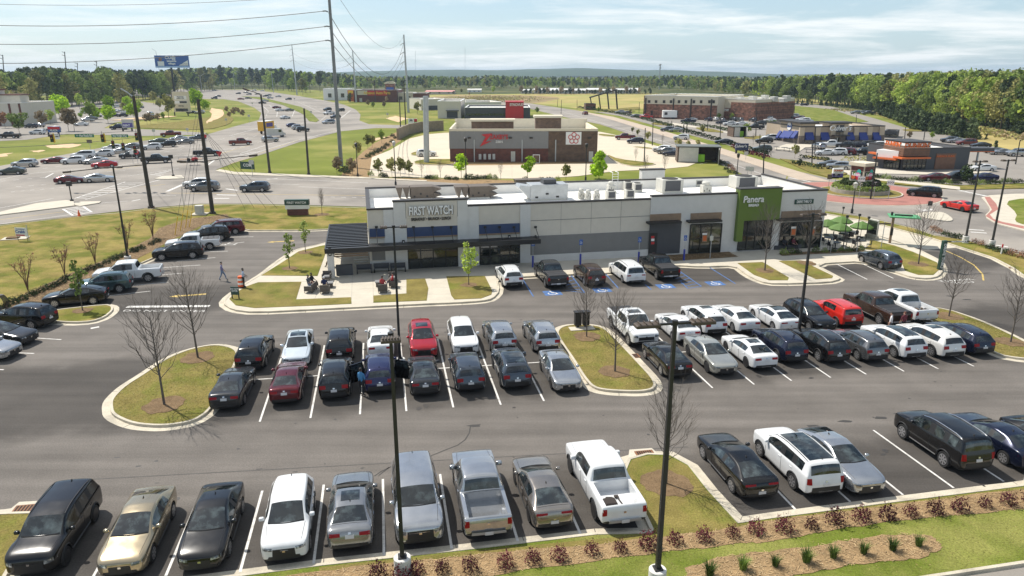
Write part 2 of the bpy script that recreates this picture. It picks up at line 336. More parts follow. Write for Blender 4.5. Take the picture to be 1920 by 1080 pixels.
sheet('lawn',[(1883,378),(1920,371),(2100,372),(2100,456),(1920,421),(1902,414),(1908,400)],.14,M_GRASSG,soft=1,thick=.1)
sheet('parking_lot',[(1110,209),(1200,214),(1420,190),(1480,191),(1560,200),(1640,222),(1700,240),(1790,255),(1920,290),(2150,325),(2150,345),(1920,343),(1800,347),(1640,334),(1575,322),(1450,296),(1350,268),(1237,238),(1160,217)],.0,M_ROAD2)
sheet('lawn',[(1470,196),(1560,205),(1628,228),(1560,233),(1500,223)],.12,M_GRASSG,thick=.1)
sheet('lawn',[(1636,333),(1700,340),(1800,348),(1920,345),(2150,347),(2150,352),(1920,352.5),(1800,355),(1734,349.5),(1640,341.5),(1580,335)],.12,M_GRASS,thick=.14)
sheet('walk',[(1640,334.5),(1712,340),(1800,350),(1800,355.6),(1740,349),(1700,344),(1640,337)],.13,M_CONC,thick=.05)
sheet('lawn',[(1462,297),(1510,302),(1560,315),(1590,325),(1560,333),(1520,323)],.12,M_GRASSD,thick=.12)
sheet('walk',[(1568,318),(1640,316),(1700,321),(1740,323),(1800,322),(1870,320),(1850,324),(1740,327),(1640,325),(1600,330)],.12,M_CONC,thick=.12)
sheet('walk',[(1452,277),(1474,270),(1655,270),(1660,273),(1510,276),(1500,283),(1455,279)],.12,M_CONC,thick=.12)
for p in([(1388,258),(1420,254),(1450,256),(1425,262)],[(1300,238),(1330,240),(1365,249),(1320,246)],[(1500,290),(1540,294),(1560,300),(1530,298)],[(1180,201),(1200,200),(1200,206),(1150,204)],[(1120,205),(1160,204),(1200,209),(1150,212)],[(1690,242),(1730,241),(1735,246),(1700,246)],[(1225,229),(1262,232),(1258,235),(1220,233)],[(1640,214),(1672,224),(1692,231),(1662,222)]):
 sheet('planted_island',p,.12,M_GRASSD,soft=1,thick=.12)
sheet('walk',[(1262,230),(1300,236),(1380,250),(1388,253),(1310,240),(1258,233)],.1,M_CONC,thick=.1)
# --- chicken restaurant lot
sheet('parking_lot',[(692,331),(697,295),(730,282),(767,260),(800,252),(832,249),(900,247),(1060,245),(1125,247),(1150,252),(1190,262),(1255,280),(1318,300),(1290,312),(1250,316),(1150,321),(1085,330),(1010,335),(860,334)],.012,M_CONCL)
for p in([(770,287),(785,283),(800,285),(795,290),(773,291)],[(776,302),(800,298),(855,298),(850,309),(780,308)],[(1120,250),(1160,254),(1152,256),(1125,254)],[(1185,274),(1215,276),(1235,280),(1200,277)],[(1135,288),(1160,298),(1222,305),(1230,308),(1190,312),(1158,305)]):
 kerbed('planted_island',p,M_GRASS,soft=1,gut=0)
bed('mulch_bed',[(640,333),(655,310),(700,270),(745,247),(768,243),(752,262),(712,290),(690,332),(760,336),(870,341),(940,344),(930,338),(860,335.5),(690,332.5),(680,340),(760,343),(900,349),(660,338)][:8],-.03,M_MULCH,.4)
bed('mulch_bed',[(660,333),(860,335.5),(960,338),(970,343),(900,347),(800,340.5),(690,334.5)],-.028,M_MULCH,.2)
bed('mulch_bed',[(845,305),(880,302),(1130,300),(1120,306),(960,309),(850,310)],.03,M_MULCH,.2)
# --- plaza across the highway
sheet('parking_lot',[(-160,272),(50,262),(125,251),(265,255),(380,252.5),(388,249),(290,243),(195,240),(215,230),(265,222),(300,212),(330,200),(250,188),(100,192),(-160,205)],.0,M_ROAD2)
sheet('lawn',[(200,237.5),(240,236),(300,232),(380,222),(420,212),(440,222),(430,233),(390,243),(300,241)],.1,M_GRASSD,soft=1,thick=.1)
for p in([(395,202),(418,206),(420,216),(400,226),(385,232),(395,218)],[(80,273),(130,269),(158,271),(130,277),(95,278)],[(55,283),(85,281),(70,286)],[(0,289),(25,286),(10,293),(-20,296)],[(210,225),(300,216),(330,218),(250,226)],[(725,222),(740,217),(765,222),(745,229)],[(690,262),(720,256),(730,258),(700,264)]):
 bed('bare_dirt',p,.115 if p[0][0]in(395,210)else-.03,M_DIRT,.6,4)
sheet('median',[(452,180),(488,182),(530,192),(563,200),(580,208),(598,225),(593,228.5),(580,227),(567,213),(530,196.5),(488,186.5)],.12,M_GRASSG,thick=.14)
sheet('traffic_island',[(-120,408),(0,397),(67,381),(123,375),(139,377),(140,385),(117,388),(0,402.5),(-120,414)],.13,M_CONC,thick=.15)
sheet('traffic_island',[(138,384),(142,378),(190,377),(186,380),(150,386)],.13,M_CONC,thick=.15)
sheet('traffic_island',[(290,335),(304,330),(340,328),(346,334),(313,335.5)],.13,M_CONC,thick=.15)
sheet('pavement',[(404,320),(412,317),(440,322),(560,327),(690,332),(800,338),(800,340),(690,334.5),(560,331),(440,327)],.08,M_KERB,thick=.12)
# --- dark asphalt lot in front
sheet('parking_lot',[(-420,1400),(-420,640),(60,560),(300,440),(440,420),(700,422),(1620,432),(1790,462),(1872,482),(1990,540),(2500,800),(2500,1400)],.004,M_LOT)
LAWN=kerbed('lawn',[(-300,640),(-160,660),(-60,640),(77,579),(165,534),(257,495),(290,481),(340,452),(385,427),(400,420),(440,425),(470,431),(560,431),(640,428),(720,426),(720,391),(480,384),(375,384),(277,392),(225,399),(135,407),(0,423),(-300,445)],M_GRASS,soft=0)
bed('mulch_bed',[(-30,612),(0,575),(50,549),(120,518),(175,496),(225,476),(280,448),(298,428),(325,418),(350,411),(425,401),(433,408),(420,413),(385,420),(330,446),(280,474),(245,490),(165,526),(75,569),(0,606)],.142,M_MULCHD,.15,4)
kerbed('island_lawn',[(40,592),(104,581),(196,571),(208,574),(208,582),(193,594),(172,601),(139,603),(90,600)],M_GRASS,soft=1)
kerbed('island_lawn',[(211,756),(214,775),(252,792),(307,796),(360,788),(388,770),(412,733),(440,678),(443,660),(431,651),(400,646),(355,655),(315,671),(273,700),(236,723),(214,745)],M_GRASSD)
kerbed('island_lawn',[(1046,624),(1052,614),(1070,609),(1105,609),(1127,613),(1145,627),(1165,648),(1194,679),(1220,707),(1226,720),(1221,728),(1196,732),(1142,730),(1115,725),(1098,706),(1078,673),(1058,645)],M_GRASSD)
kerbed('island_lawn',[(1729,576),(1774,579),(1830,598),(1887,623),(1950,656),(1980,674),(1950,674),(1887,667),(1868,660),(1800,626),(1745,602)],M_GRASSD,soft=1)
kerbed('island_lawn',[(-200,975),(0,964),(70,962),(78,968),(57,997),(20,1052),(-20,1120),(-200,1120)],M_GRASSD,soft=1)
kerbed('lawn',[(0,1230),(170,1122),(330,1096),(460,1079),(605,1060),(857,1033),(985,1018),(1120,1002),(1222,1000),(1226,992),(1201,940),(1174,882),(1183,861),(1215,852),(1255,853),(1290,872),(1325,917),(1378,975),(1384,981),(1460,970),(1650,945),(1920,911),(2300,860),(2600,900),(2600,960),(2100,1020),(1925,1050),(1700,1084),(1400,1130),(900,1230),(400,1330)],M_GRASSG,soft=0)
sheet('road',[(900,1247),(1400,1145),(1700,1098),(1925,1062),(2100,1032),(2600,975),(2600,1300),(900,1500)],.02,M_ROAD2)
for nm,pp in(('drain_apron',[(-120,962),(0,956),(21,953),(36,941),(88,938),(95,949),(84,961),(70,959),(0,961)]),('drain_apron',[(1160,872),(1178,858),(1180,843),(1222,840),(1232,849),(1262,850),(1240,853),(1195,858),(1178,868)])):
 sheet(nm,pp,.03,M_CONC)
struct(MB().m(M_GRASSD).prism(px([(1228,1000),(1203,940),(1176,882),(1185,862),(1216,854),(1254,855),(1288,873),(1323,918),(1376,976),(1383,983),(1460,972),(1650,947),(1920,913),(1920,920),(1390,990),(1240,1011),(920,1046),(600,1082),(598,1064),(857,1036)],.13),.135,.135).build('dormant_turf'))
bed('mulch_bed',[(300,1125),(500,1084),(760,1052),(920,1037),(1232,1009),(1385,987),(1470,972),(1650,950),(1930,915),(1960,945),(1925,955),(1633,981),(1460,1012),(1380,1021),(1215,1038),(950,1073),(700,1110),(400,1180)],.142,M_MULCH,.09,8)
bed('mulch_bed',[(1287,1066),(1358,1042),(1516,1025),(1600,1010),(1686,1000),(1746,1004),(1762,1018),(1764,1031),(1730,1045),(1660,1053),(1595,1059),(1492,1079),(1400,1105),(1280,1110)],.146,M_MULCH,.09,6)
# --- forecourt slab, patio and planted panels
SLAB=[(420,567),(432,552),(470,527),(495,512),(522,490),(556,467),(598,459),(640,446),(720,430),(1600,405),(1637,440),(1677,453),(1715,465),(1760,488),(1767,505),(1757,517),(1738,521),(1712,519),(1690,512),(1622,488),(1522,494),(1566,517),(1574,522),(1552,528),(1452,531),(1428,527),(1403,515),(1380,497),(1315,499),(1262,496),(1240,500),(1145,511),(1080,513),(990,517),(930,522),(934,545),(921,559),(902,563),(855,566),(800,568),(600,578),(477,584),(438,579)]
kerbed('forecourt',SLAB,M_CONC,soft=1,gut=.38)
for nm,pp,mm in(('lawn_panel',[(430,560),(437,552),(461,537),(484,529),(565,528),(555,561),(658,557),(659,569),(600,572),(477,577),(442,572)],M_GRASSD),('lawn_panel',[(490,516),(530,491),(560,471),(600,461),(622,457),(612,470),(595,517)],M_GRASS),('lawn_panel',[(700,554),(762,550),(762,523),(797,522),(803,540),(800,563),(700,567)],M_GRASSD),('lawn_panel',[(837,518),(909,517),(923,545),(921,552),(902,559),(852,561),(846,553)],M_GRASSD),('lawn_panel',[(1383,493),(1430,491),(1479,520),(1477,525),(1442,525),(1414,515)],M_GRASSD),('lawn_panel',[(1460,489),(1502,488),(1562,517),(1560,521),(1530,523)],M_GRASSD),('lawn_panel',[(1632,449),(1677,460),(1712,472),(1757,492),(1761,505),(1750,515),(1722,515),(1697,507),(1690,490),(1672,478),(1645,470),(1622,467),(1630,458)],M_GRASS)):
 struct(MB().m(mm).prism(px(pp,.16),.10,.158).build(nm))
bed('mulch_bed',[(1244,475),(1362,469),(1384,481),(1262,489)],.16,M_MULCHD,.08,4)
bed('mulch_bed',[(1460,474),(1620,466),(1622,472),(1465,479)],.16,M_MULCHD,.08,4)
sheet('drive_lane',[(1530,397),(1545,400),(1637,417),(1677,428),(1750,447),(1800,464),(1740,468),(1715,464),(1677,451),(1637,438),(1540,410)],.02,M_CONC)
kerbed('verge',[(1500,386),(1545,395.5),(1627,408),(1715,428.5),(1752,441.5),(1802,448.5),(1920,479),(2150,530),(2150,600),(1990,545),(1920,515),(1902,502),(1865,483),(1815,467),(1750,446.5),(1677,427),(1637,416.5),(1545,399)],M_GRASS,soft=0,gut=.3)
# ---------------------------------------------------------------- painted markings (sheets just above the asphalt)
def stripe(mb,a,b,w,z):
 a,b=Vector(a[:2]),Vector(b[:2]);d=(b-a).normalized();n=Vector((-d.y,d.x))*w/2
 return mb.raw([(*(a+n),z),(*(a-n),z),(*(b-n),z),(*(b+n),z)],[(0,1,2,3)])
mw=MB().m(M_WHITE)
for x,y in((170,1090),(311,1080),(450,1073),(588,1057),(720,1042),(847,1029),(971,1015),(1089,1003),(1491,955),(1594,941),(1693,928),(1788,915),(1882,903),(1975,891)):
 p=G(x,y);stripe(mw,p,p+V*5.7,.11,.012)
for x,y in((487,791),(582,784),(675,777),(762,771),(850,764),(939,759),(1020,752),(1336,727.5),(1414,721),(1484,714),(1557.5,708),(1624,702),(1695,696.5),(1759.5,692),(1826,687)):
 p=G(x,y);stripe(mw,p,p+V*11.3,.11,.012)
for a,b in(((475,712),(1020,679)),((1271,661),(1800,617))):stripe(mw,G(*a),G(*b),.11,.0135)
for a,b in(((1562,492),(1626,524)),((1607,490),(1675,522)),((430,445),(475,444)),((412,460),(443,459)),((382,472),(427,471)),((332,490),(404,483)),((305,502),(376,497)),((250,520),(347,512)),((244,536),(316,529)),((202,555),(282,546)),((20,631),(115,637)),((-30,659),(64,663)),((-60,690),(7,693.5))):
 stripe(mw,G(*a),G(*b),.11,.012)
for a,b in(((415,459),(458,454)),((420,460),(432,455)),((438,459),(447,455))):stripe(mw,G(*a),G(*b),.12,.0145)
stripe(mw,G(238,575.5),G(393,574),.5,.012)
stripe(mw,G(170,616),G(186,613),.3,.012)
struct(mw.build('parking_lines'))
mb_=MB().m(M_BLUEP)
for a,b in(((977,519),(1000,556)),((1070,515),(1096,549)),((1060,545),(1096,549)),((1134,512),(1160,541)),((1210,534),(1221,543)),((1275,509),(1315,537)),((1276,528),(1290,541)),((1331,502),(1379,532)),((1290,541),(1315,537))):stripe(mb_,G(*a),G(*b),.12,.012)
for k in range(5):
 t=k/5;stripe(mb_,G(1072+t*24,518+t*31),G(1054+t*20,526+t*22),.1,.0135);stripe(mb_,G(1278+t*36,512+t*25),G(1258+t*32,519+t*22),.1,.0135)
SYM=[G(x,y)for x,y in((1036,549.5),(1129,544),(1248,537),(1341,531.5))]
for p in SYM:stripe(mb_,p-U*.78,p+U*.78,1.35,.012)
struct(mb_.build('blue_bay_lines'))
ms=MB().m(M_WHITE)
for p in SYM:
 ms.at(Matrix.Translation((p.x,p.y,.0165))@Matrix.Rotation(LOT_A,4,'Z')@Matrix.Scale(1.0,4))
 for i in range(13):
  a0,a1=radians(140+i*19),radians(140+(i+1)*19)
  stripe(ms,(-.05+.36*cos(a0),-.15+.36*sin(a0)),(-.05+.36*cos(a1),-.15+.36*sin(a1)),.10,0)
 for a,b in(((-.08,.35),(-.02,-.05)),((-.02,-.05),(.26,-.05)),((.26,-.05),(.40,-.42)),((-.06,.15),(.2,.12))):stripe(ms,a,b,.10,.002)
 ms.raw([(-.1+.1*cos(i*pi/4),.48+.1*sin(i*pi/4),.003)for i in range(8)],[tuple(range(8))])
ms.at(Matrix());struct(ms.build('wheelchair_symbols'))
def ground_text(s,p,size,rz,m,sx=1.0,name='painted_words',sy=1.0):
 o=text(s,size,m,0,None,Matrix(),name,sx);o.data.transform(Matrix.Diagonal((1,sy,1,1)))
 o.location=(p.x,p.y,.013);o.rotation_euler=(0,0,rz);return struct(o)
ground_text('DO NOT ENTER',G(308,583.2),.62,radians(-1),M_WHITE,1.5)
ground_text('THANK\nYOU',G(1800,528),.75,radians(14),M_WHITE,1.5)
my=MB().m(M_YEL)
for a,b in(((1768,468),(1800,482)),((1800,482),(1826,497)),((1826,497),(1842,514)),((1842,514),(1844,526))):stripe(my,G(*a),G(*b),.15,.012)
def arrow(mb,p,rz,L=2.6,w=.18,z=.014):
 c,s=cos(rz),sin(rz);t=lambda x,y:(p.x+c*x-s*y,p.y+s*x+c*y)
 stripe(mb,t(-L/2,0),t(L/2-.7,0),w,z);mb.raw([(*t(L/2-.8,.42),z),(*t(L/2-.8,-.42),z),(*t(L/2,0),z)],[(0,1,2)])
arrow(my,G(352,554),radians(195),3.0,.35);arrow(my,G(526,453),radians(195),3.0,.35)
for a,b in(((320,362),(620,366)),((440,349),(480,350.5)),((620,366),(1400,372)),((195,321),(262,311)),((310,345.5),(262,351)),((400,292),(470,272)),((275,391),(270,391))):stripe(my,G(*a),G(*b),.16,.006)
for a,b in(((0,412),(120,397)),((430,308),(560,262))):stripe(my,G(*a),G(*b),.14,.006)
struct(my.build('yellow_lines'))
mh=MB().m(M_WHITE)
for a,b,w in(((140,372),(235,341),.2),((160,374),(300,337),.2),((313,359),(345,345),.55),((285,366),(330,367),.12),((247,377),(263,374),.3),((240,377),(150,383),.14),((0,420),(135,402),.14),((0,390),(100,372),.14),((460,334),(560,337),.14),((412,328),(470,331),.14),((560,337),(690,343),.14),((560,350),(690,355),.14),((480,344),(560,346),.14),((118,392),(137,404),.3),((155,386),(172,398),.3),((424,354),(445,357),.5),((406,365),(443,366),.5),((402,372),(430,372),.5),((500,336),(520,335),.5),((390,309),(404,299),.35),((404,299),(435,295),.25),((430,301),(500,280),.18),((500,280),(560,262),.18),((450,288),(520,265),.16),((560,262),(640,243),.18),((345,292),(440,277),.14),((0,336),(60,325),.16),((60,325),(160,316),.16),((115,333),(220,331),.2),((100,325),(85,333),.3),((180,318),(340,290),.14),((240,330),(335,316),.14),((505,197),(520,210),.2),((520,210),(519,219),.2),((490,196),(503,208),.2),((540,196),(552,208),.2),((552,208),(548,218),.2),((640,221),(657,207),.3),((600,210),(640,222),.16),((430,255),(485,240),.16),((440,181),(480,190),.14),((556,190),(600,210),.16),((530,186),(556,190),.16),((600,227),(612,217),.16)):
 stripe(mh,G(*a),G(*b),w,.0045+.0004*(len(mh.f)%5))
for k in range(9):
 t=k/9;stripe(mh,G(143+t*100,371-t*31),G(163+t*118,371.5-t*32),.3,.0075)
for k in range(6):
 t=k/5;stripe(mh,G(121+t*20,392.2+t*11),G(156+t*17,387+t*10),.32,.0075)
 stripe(mh,G(282+t*40,327-t*10),G(302+t*24,329-t*12),.3,.0075)
 stripe(mh,G(405+t*55,300-t*12.5),G(422+t*58,298-t*13),.3,.0075)
for r0,r1,y0,y1,n in((0,250,340,318,10),(30,240,350,335,9),(80,400,316,272,14),(300,470,283,250,9),(400,500,290,262,6),(460,590,260,225,9),(500,600,240,226,6),(490,505,236,205,5),(600,700,369,371,5),(20,130,300+60,350,6),(605,560,205,190,4),(380,450,174,176,6),(480,540,176,184,5)):
 for k in range(n):
  t=k/n;u=(k+.42)/n;stripe(mh,G(r0+(r1-r0)*t,y0+(y1-y0)*t),G(r0+(r1-r0)*u,y0+(y1-y0)*u),.16,.0045+.0004*(k%3))
for k in range(6):
 t=k/6;stripe(mh,G(1798+t*48,357+t*10),G(1808+t*48,359+t*10),.8,.008)
for a,b in(((1722,392),(1750,394)),((1725,396),(1748,392)),((1815,430),(1845,432)),((1820,435),(1850,437)),((1868,460),(1890,463)),((1480,333),(1520,341)),((1490,343),(1535,342)),((1350,300),(1440,330)),((1300,283),(1350,300)),((1200,252),(1300,283)),((1050,208),(1200,252))):stripe(mh,G(*a),G(*b),.16 if a[0]<1480 else .4,.006)
for k in range(9):
 stripe(mh,G(1112+k*9,256+k*2.4),G(1130+k*9,254.5+k*2.4),.1,.018);stripe(mh,G(1240+k*9,292+k*2),G(1262+k*8,290.5+k*1.8),.1,.018)
for k in range(8):stripe(mh,G(700+k*16,318+k*1.2),G(712+k*16,322+k*1.2),.1,.018)
struct(mh.build('lane_markings'))
mj=MB().m(M_DGREY)
for a,b in(((659,562),(661,512)),((700,560),(699,514)),((565,528),(762,527)),((620,558),(635,515)),((590,560),(607,520)),((596,545),(762,538)),((800,540),(852,539)),((799,552),(850,551)),((1449,505),(1478,504)),((1200,503),(1206,508)),((1060,509),(1061,514))):stripe(mj,G(*a,.13),G(*b,.13),.03,.135)
for a,b in(((700,325),(850,328)),((740,300),(760,331)),((800,312),(800,333)),((900,322),(1100,318)),((960,310),(960,333)),((1180,275),(1280,300))):stripe(mj,G(*a),G(*b),.05,.017)
crk=MB().m(mat('crack_seal',(.04,.037,.034),.8))
for pts in([(882,800),(880,812),(872,825),(858,835),(840,842),(820,850),(795,860)],[(740,872),(715,884),(702,893)],[(730,876),(710,892)],[(1370,520),(1400,524)],[(1665,528),(1690,532),(1727,537)]):
 for a,b in zip(pts,pts[1:]):stripe(crk,G(*a),G(*b),.06,.011)
for x,y in((1475,806),(1522,799),(1586,790),(1650,784),(1445,810),(1480,814),(440,520),(890,798),(1780,555),(1815,562)):
 p=G(x,y);r=random.Random(x);crk.raw([(p.x+.5*cos(i*.9)*r.uniform(.5,1.2),p.y+.16*sin(i*.9)*r.uniform(.6,1.3),.0105)for i in range(7)],[tuple(range(7))])
r=random.Random(77);M_OIL=mat('oil_stain',(.035,.031,.028),.6,var=.3,scale=3);oil=MB().m(M_OIL)
def blot(p,rx,ry,z):
 n=11;oil.raw([(p.x+rx*r.uniform(.55,1.15)*cos(2*pi*i/n)*U.x-ry*r.uniform(.55,1.15)*sin(2*pi*i/n)*U.y,p.y+rx*r.uniform(.6,1.1)*cos(2*pi*i/n)*U.y+ry*r.uniform(.6,1.1)*sin(2*pi*i/n)*U.x,z)for i in range(n)],[tuple(range(n))])
for x,y in((240,1085),(380,1076),(520,1063),(655,1050),(785,1035),(910,1022),(1030,1010),(1545,948),(1640,935),(1735,922),(1835,909),(535,786),(628,780),(718,774),(806,768),(895,762),(980,755),(1375,724),(1449,717),(1520,711),(1590,705),(1660,699),(1728,694),(1793,689)):
 for k in range(r.randint(1,4)):blot(G(x,y)+V*r.uniform(-.6,5.5)+U*r.uniform(-.8,.8),r.uniform(.06,.22),r.uniform(.06,.30),.0108+.0002*k)
for k in range(46):
 q=U*r.uniform(-14,42)+V*r.choice((r.uniform(31,37),r.uniform(49.5,57)));blot(q,r.uniform(.04,.18),r.uniform(.03,.10),.0105)
struct(oil.build('oil_stains'))
pat=MB().m(mat('asphalt_patch',(.085,.078,.072),.9,var=.2,scale=1.5,fine=.25))
for a,b in(((150,900),(1290,838)),((440,640),(1040,600)),((1250,590),(1720,545))):
 stripe(pat,G(*a),G(*b),.07,.0095)
struct(pat.build('paving_seams'))
struct(mj.build('slab_joints'));struct(crk.build('asphalt_cracks'))
# gratings of the storm drains
M_RUST=mat('rusty_grate',(.20,.085,.035),.8,var=.3,scale=6)
for k,(x,y,w,lb)in enumerate(((52,956,1.15,'rusty storm drain grate on concrete apron beside black suv at bottom left'),(1210,853,.95,'rusty storm drain grate at head of planted island beside white pickup'),(1188,668,.8,'rusty kerb grate beside middle island with two bare trees and white pickup'),(582,429,1.2,'dark kerb inlet grate below the monument sign'),(1902,503,.9,'rusty kerb inlet grate at edge of drive lane by the right edge'))):
 p=G(x,y);g=MB().m(M_RUST).box(-w/2,w/2,-.33,.33,.0,.045)
 g.m(mat('grate_gap',(.015,.01,.008),.9))
 for i in range(7):g.box(-w/2+.08+i*(w-.16)/7,-w/2+.08+i*(w-.16)/7+.07,-.27,.27,.03,.05)
 o=g.build('drain_grate');o.location=(p.x,p.y,.0 if k in(2,4)else .03);o.rotation_euler.z=LOT_A if k!=4 else radians(-40);tag(o,lb,'drain grate')
# ---------------------------------------------------------------- vehicles
random.seed(21)
M_PAINT=paintmat()
M_GLASS=mat('car_glass',(.008,.011,.012),.03,var=.3,scale=3,spec=.9,col2=(.075,.098,.10),c2=(.48,.72),c2scale=1.6)  # paler noise paints sky reflections and the cabin interior into the glass
M_TRIM=mat('black_trim',(.014,.014,.015),.55,var=.1)
M_TYRE=mat('tyre_rubber',(.016,.016,.016),.85,var=.15,scale=8)
M_RIM=mat('alloy_rim',(.42,.42,.43),.35,metal=.7,var=.05)
M_RIMD=mat('dark_rim',(.03,.03,.032),.4,metal=.3,var=.05)
M_CHROME=mat('chrome_trim',(.62,.62,.62),.18,metal=1,var=.03)
M_BUMP=mat('steel_bumper',(.38,.38,.39),.45,metal=.4,var=.05)
M_LAMP=mat('headlamp_glass',(.12,.13,.14),.10,metal=.4,var=.5,scale=9,col2=(.55,.57,.58),c2=(.5,.62),c2scale=7)  # pale flecks in the colour imitate glints on the lens
M_TAIL=mat('taillamp_red',(.27,.004,.006),.3,spec=.25,var=.15,scale=9)
M_PLATE=mat('number_plate_white',(.55,.55,.55),.5,var=.05)
M_PLATED=mat('plate_digits',(.05,.07,.16),.6,var=0)
M_BED=mat('bed_liner',(.34,.35,.36),.55,var=.15,scale=4)
M_BEDD=mat('dark_bed_liner',(.02,.02,.021),.7,var=.15,scale=4)
M_COVER=mat('tonneau_cover',(.026,.026,.028),.6,var=.12,scale=4)
# stations: x, half width, bottom z, shoulder z, top z, kind (h hood, w window base, c cabin, p cabin with painted side), roof half width
SEDAN=[(2.45,.50,.30,.64,.72,'h',0),(2.42,.70,.24,.72,.79,'h',0),(2.30,.845,.20,.79,.86,'h',0),(2.0,.91,.19,.86,.94,'h',0),(1.45,.92,.18,.92,1.01,'h',0),(1.08,.92,.18,.95,1.07,'w',0),(.12,.92,.18,.98,1.43,'c',.59),(-.36,.92,.18,.99,1.48,'c',.61),(-.45,.92,.18,.995,1.48,'c',.61),(-1.16,.92,.18,1.02,1.42,'c',.57),(-1.92,.91,.19,1.06,1.16,'w',0),(-2.2,.89,.21,1.05,1.14,'h',0),(-2.36,.845,.26,1.0,1.08,'h',0),(-2.44,.74,.32,.80,.85,'h',0),(-2.46,.55,.38,.70,.74,'h',0)]
FAST=[s if s[0]>-1 or s[0]<-2.1 else{-1.16:(-1.2,.92,.18,1.03,1.41,'c',.56),-1.92:(-2.08,.905,.19,1.07,1.17,'w',0)}[s[0]]for s in SEDAN]
COUPE=[(x+(.0 if x>.9 else-.12),w*1.02,zb,zs*.95,zt*.93,k,wt*.97)for x,w,zb,zs,zt,k,wt in SEDAN]
SUV=[(2.32,.52,.38,.70,.76,'h',0),(2.29,.72,.30,.84,.90,'h',0),(2.18,.86,.26,.95,1.01,'h',0),(1.9,.925,.24,1.02,1.09,'h',0),(1.4,.935,.23,1.06,1.14,'h',0),(1.06,.935,.23,1.08,1.19,'w',0),(.24,.935,.23,1.09,1.64,'c',.63),(-.34,.935,.23,1.10,1.71,'c',.66),(-.44,.935,.23,1.10,1.71,'c',.66),(-1.16,.935,.23,1.12,1.70,'c',.65),(-1.26,.935,.23,1.13,1.69,'c',.65),(-1.80,.93,.23,1.16,1.64,'c',.61),(-2.05,.915,.24,1.18,1.58,'p',.58),(-2.24,.88,.26,1.12,1.18,'w',0),(-2.30,.85,.28,.98,1.02,'h',0),(-2.36,.76,.34,.78,.82,'h',0),(-2.38,.56,.40,.70,.74,'h',0)]
BIG=[(x*1.1,w*1.08,zb*1.15,zs*1.12,zt*(1.12 if k in 'hw' else 1.1),k,wt*1.17)for x,w,zb,zs,zt,k,wt in SUV]
BIG[5]=(1.30,1.0,.265,1.17,1.31,'w',0);BIG[6]=(.62,1.0,.265,1.18,1.80,'c',.74);BIG[7]=(-.30,1.0,.265,1.19,1.88,'c',.77);BIG[8]=(-.42,1.0,.265,1.19,1.88,'c',.77)
BIG[-4]=(-2.47,.98,.30,1.24,1.29,'w',0);BIG[-5]=(-2.33,.985,.28,1.27,1.80,'p',.73);BIG[-6]=(-2.08,.99,.27,1.25,1.84,'c',.74)
BOXY=[(2.10,.72,.40,.80,.84,'h',0),(2.06,.86,.34,1.0,1.03,'h',0),(1.9,.90,.30,1.06,1.12,'h',0),(1.3,.91,.28,1.09,1.15,'h',0),(.86,.91,.28,1.1,1.17,'w',0),(.42,.91,.28,1.12,1.66,'c',.70),(-.25,.91,.28,1.12,1.69,'c',.71),(-.36,.91,.28,1.12,1.69,'c',.71),(-1.05,.91,.28,1.12,1.69,'c',.70),(-1.2,.91,.28,1.13,1.69,'p',.70),(-1.72,.90,.29,1.14,1.66,'p',.69),(-1.92,.90,.30,1.14,1.62,'p',.68),(-2.02,.89,.31,1.10,1.14,'w',0),(-2.08,.88,.33,1.0,1.03,'h',0),(-2.12,.82,.40,.76,.8,'h',0)]
VAN=[(2.52,.70,.32,.62,.65,'h',0),(2.46,.88,.24,.78,.82,'h',0),(2.2,.97,.2,.92,1.0,'h',0),(1.75,.99,.19,1.0,1.1,'h',0),(1.42,.99,.19,1.02,1.17,'w',0),(.42,.99,.19,1.02,1.68,'c',.68),(-.2,.99,.19,1.02,1.75,'c',.71),(-.3,.99,.19,1.02,1.75,'c',.71),(-1.25,.99,.19,1.03,1.74,'c',.71),(-1.35,.99,.19,1.03,1.74,'c',.71),(-2.1,.98,.2,1.05,1.70,'c',.69),(-2.32,.97,.21,1.07,1.66,'p',.67),(-2.48,.95,.23,1.05,1.10,'w',0),(-2.55,.94,.26,.95,.99,'h',0),(-2.6,.87,.33,.72,.76,'h',0)]
PICK=[(2.92,.82,.48,.90,.94,'h',0),(2.87,.96,.42,1.08,1.12,'h',0),(2.62,1.0,.38,1.16,1.22,'h',0),(1.95,1.01,.37,1.20,1.28,'h',0),(1.5,1.01,.37,1.21,1.31,'w',0),(.88,1.01,.37,1.24,1.90,'c',.72),(.22,1.01,.37,1.25,1.95,'c',.74),(.11,1.01,.37,1.25,1.95,'c',.74),(-.66,1.01,.37,1.26,1.92,'c',.73),(-.80,1.01,.37,1.27,1.88,'p',.72),(-.96,1.01,.37,1.27,1.33,'w',0),(-1.03,1.01,.37,1.26,1.31,'h',0),(-1.2,1.01,.37,1.26,1.31,'h',0),(-2.72,1.01,.38,1.26,1.31,'h',0),(-2.88,1.0,.42,1.25,1.29,'h',0),(-2.93,.96,.52,1.02,1.05,'h',0)]
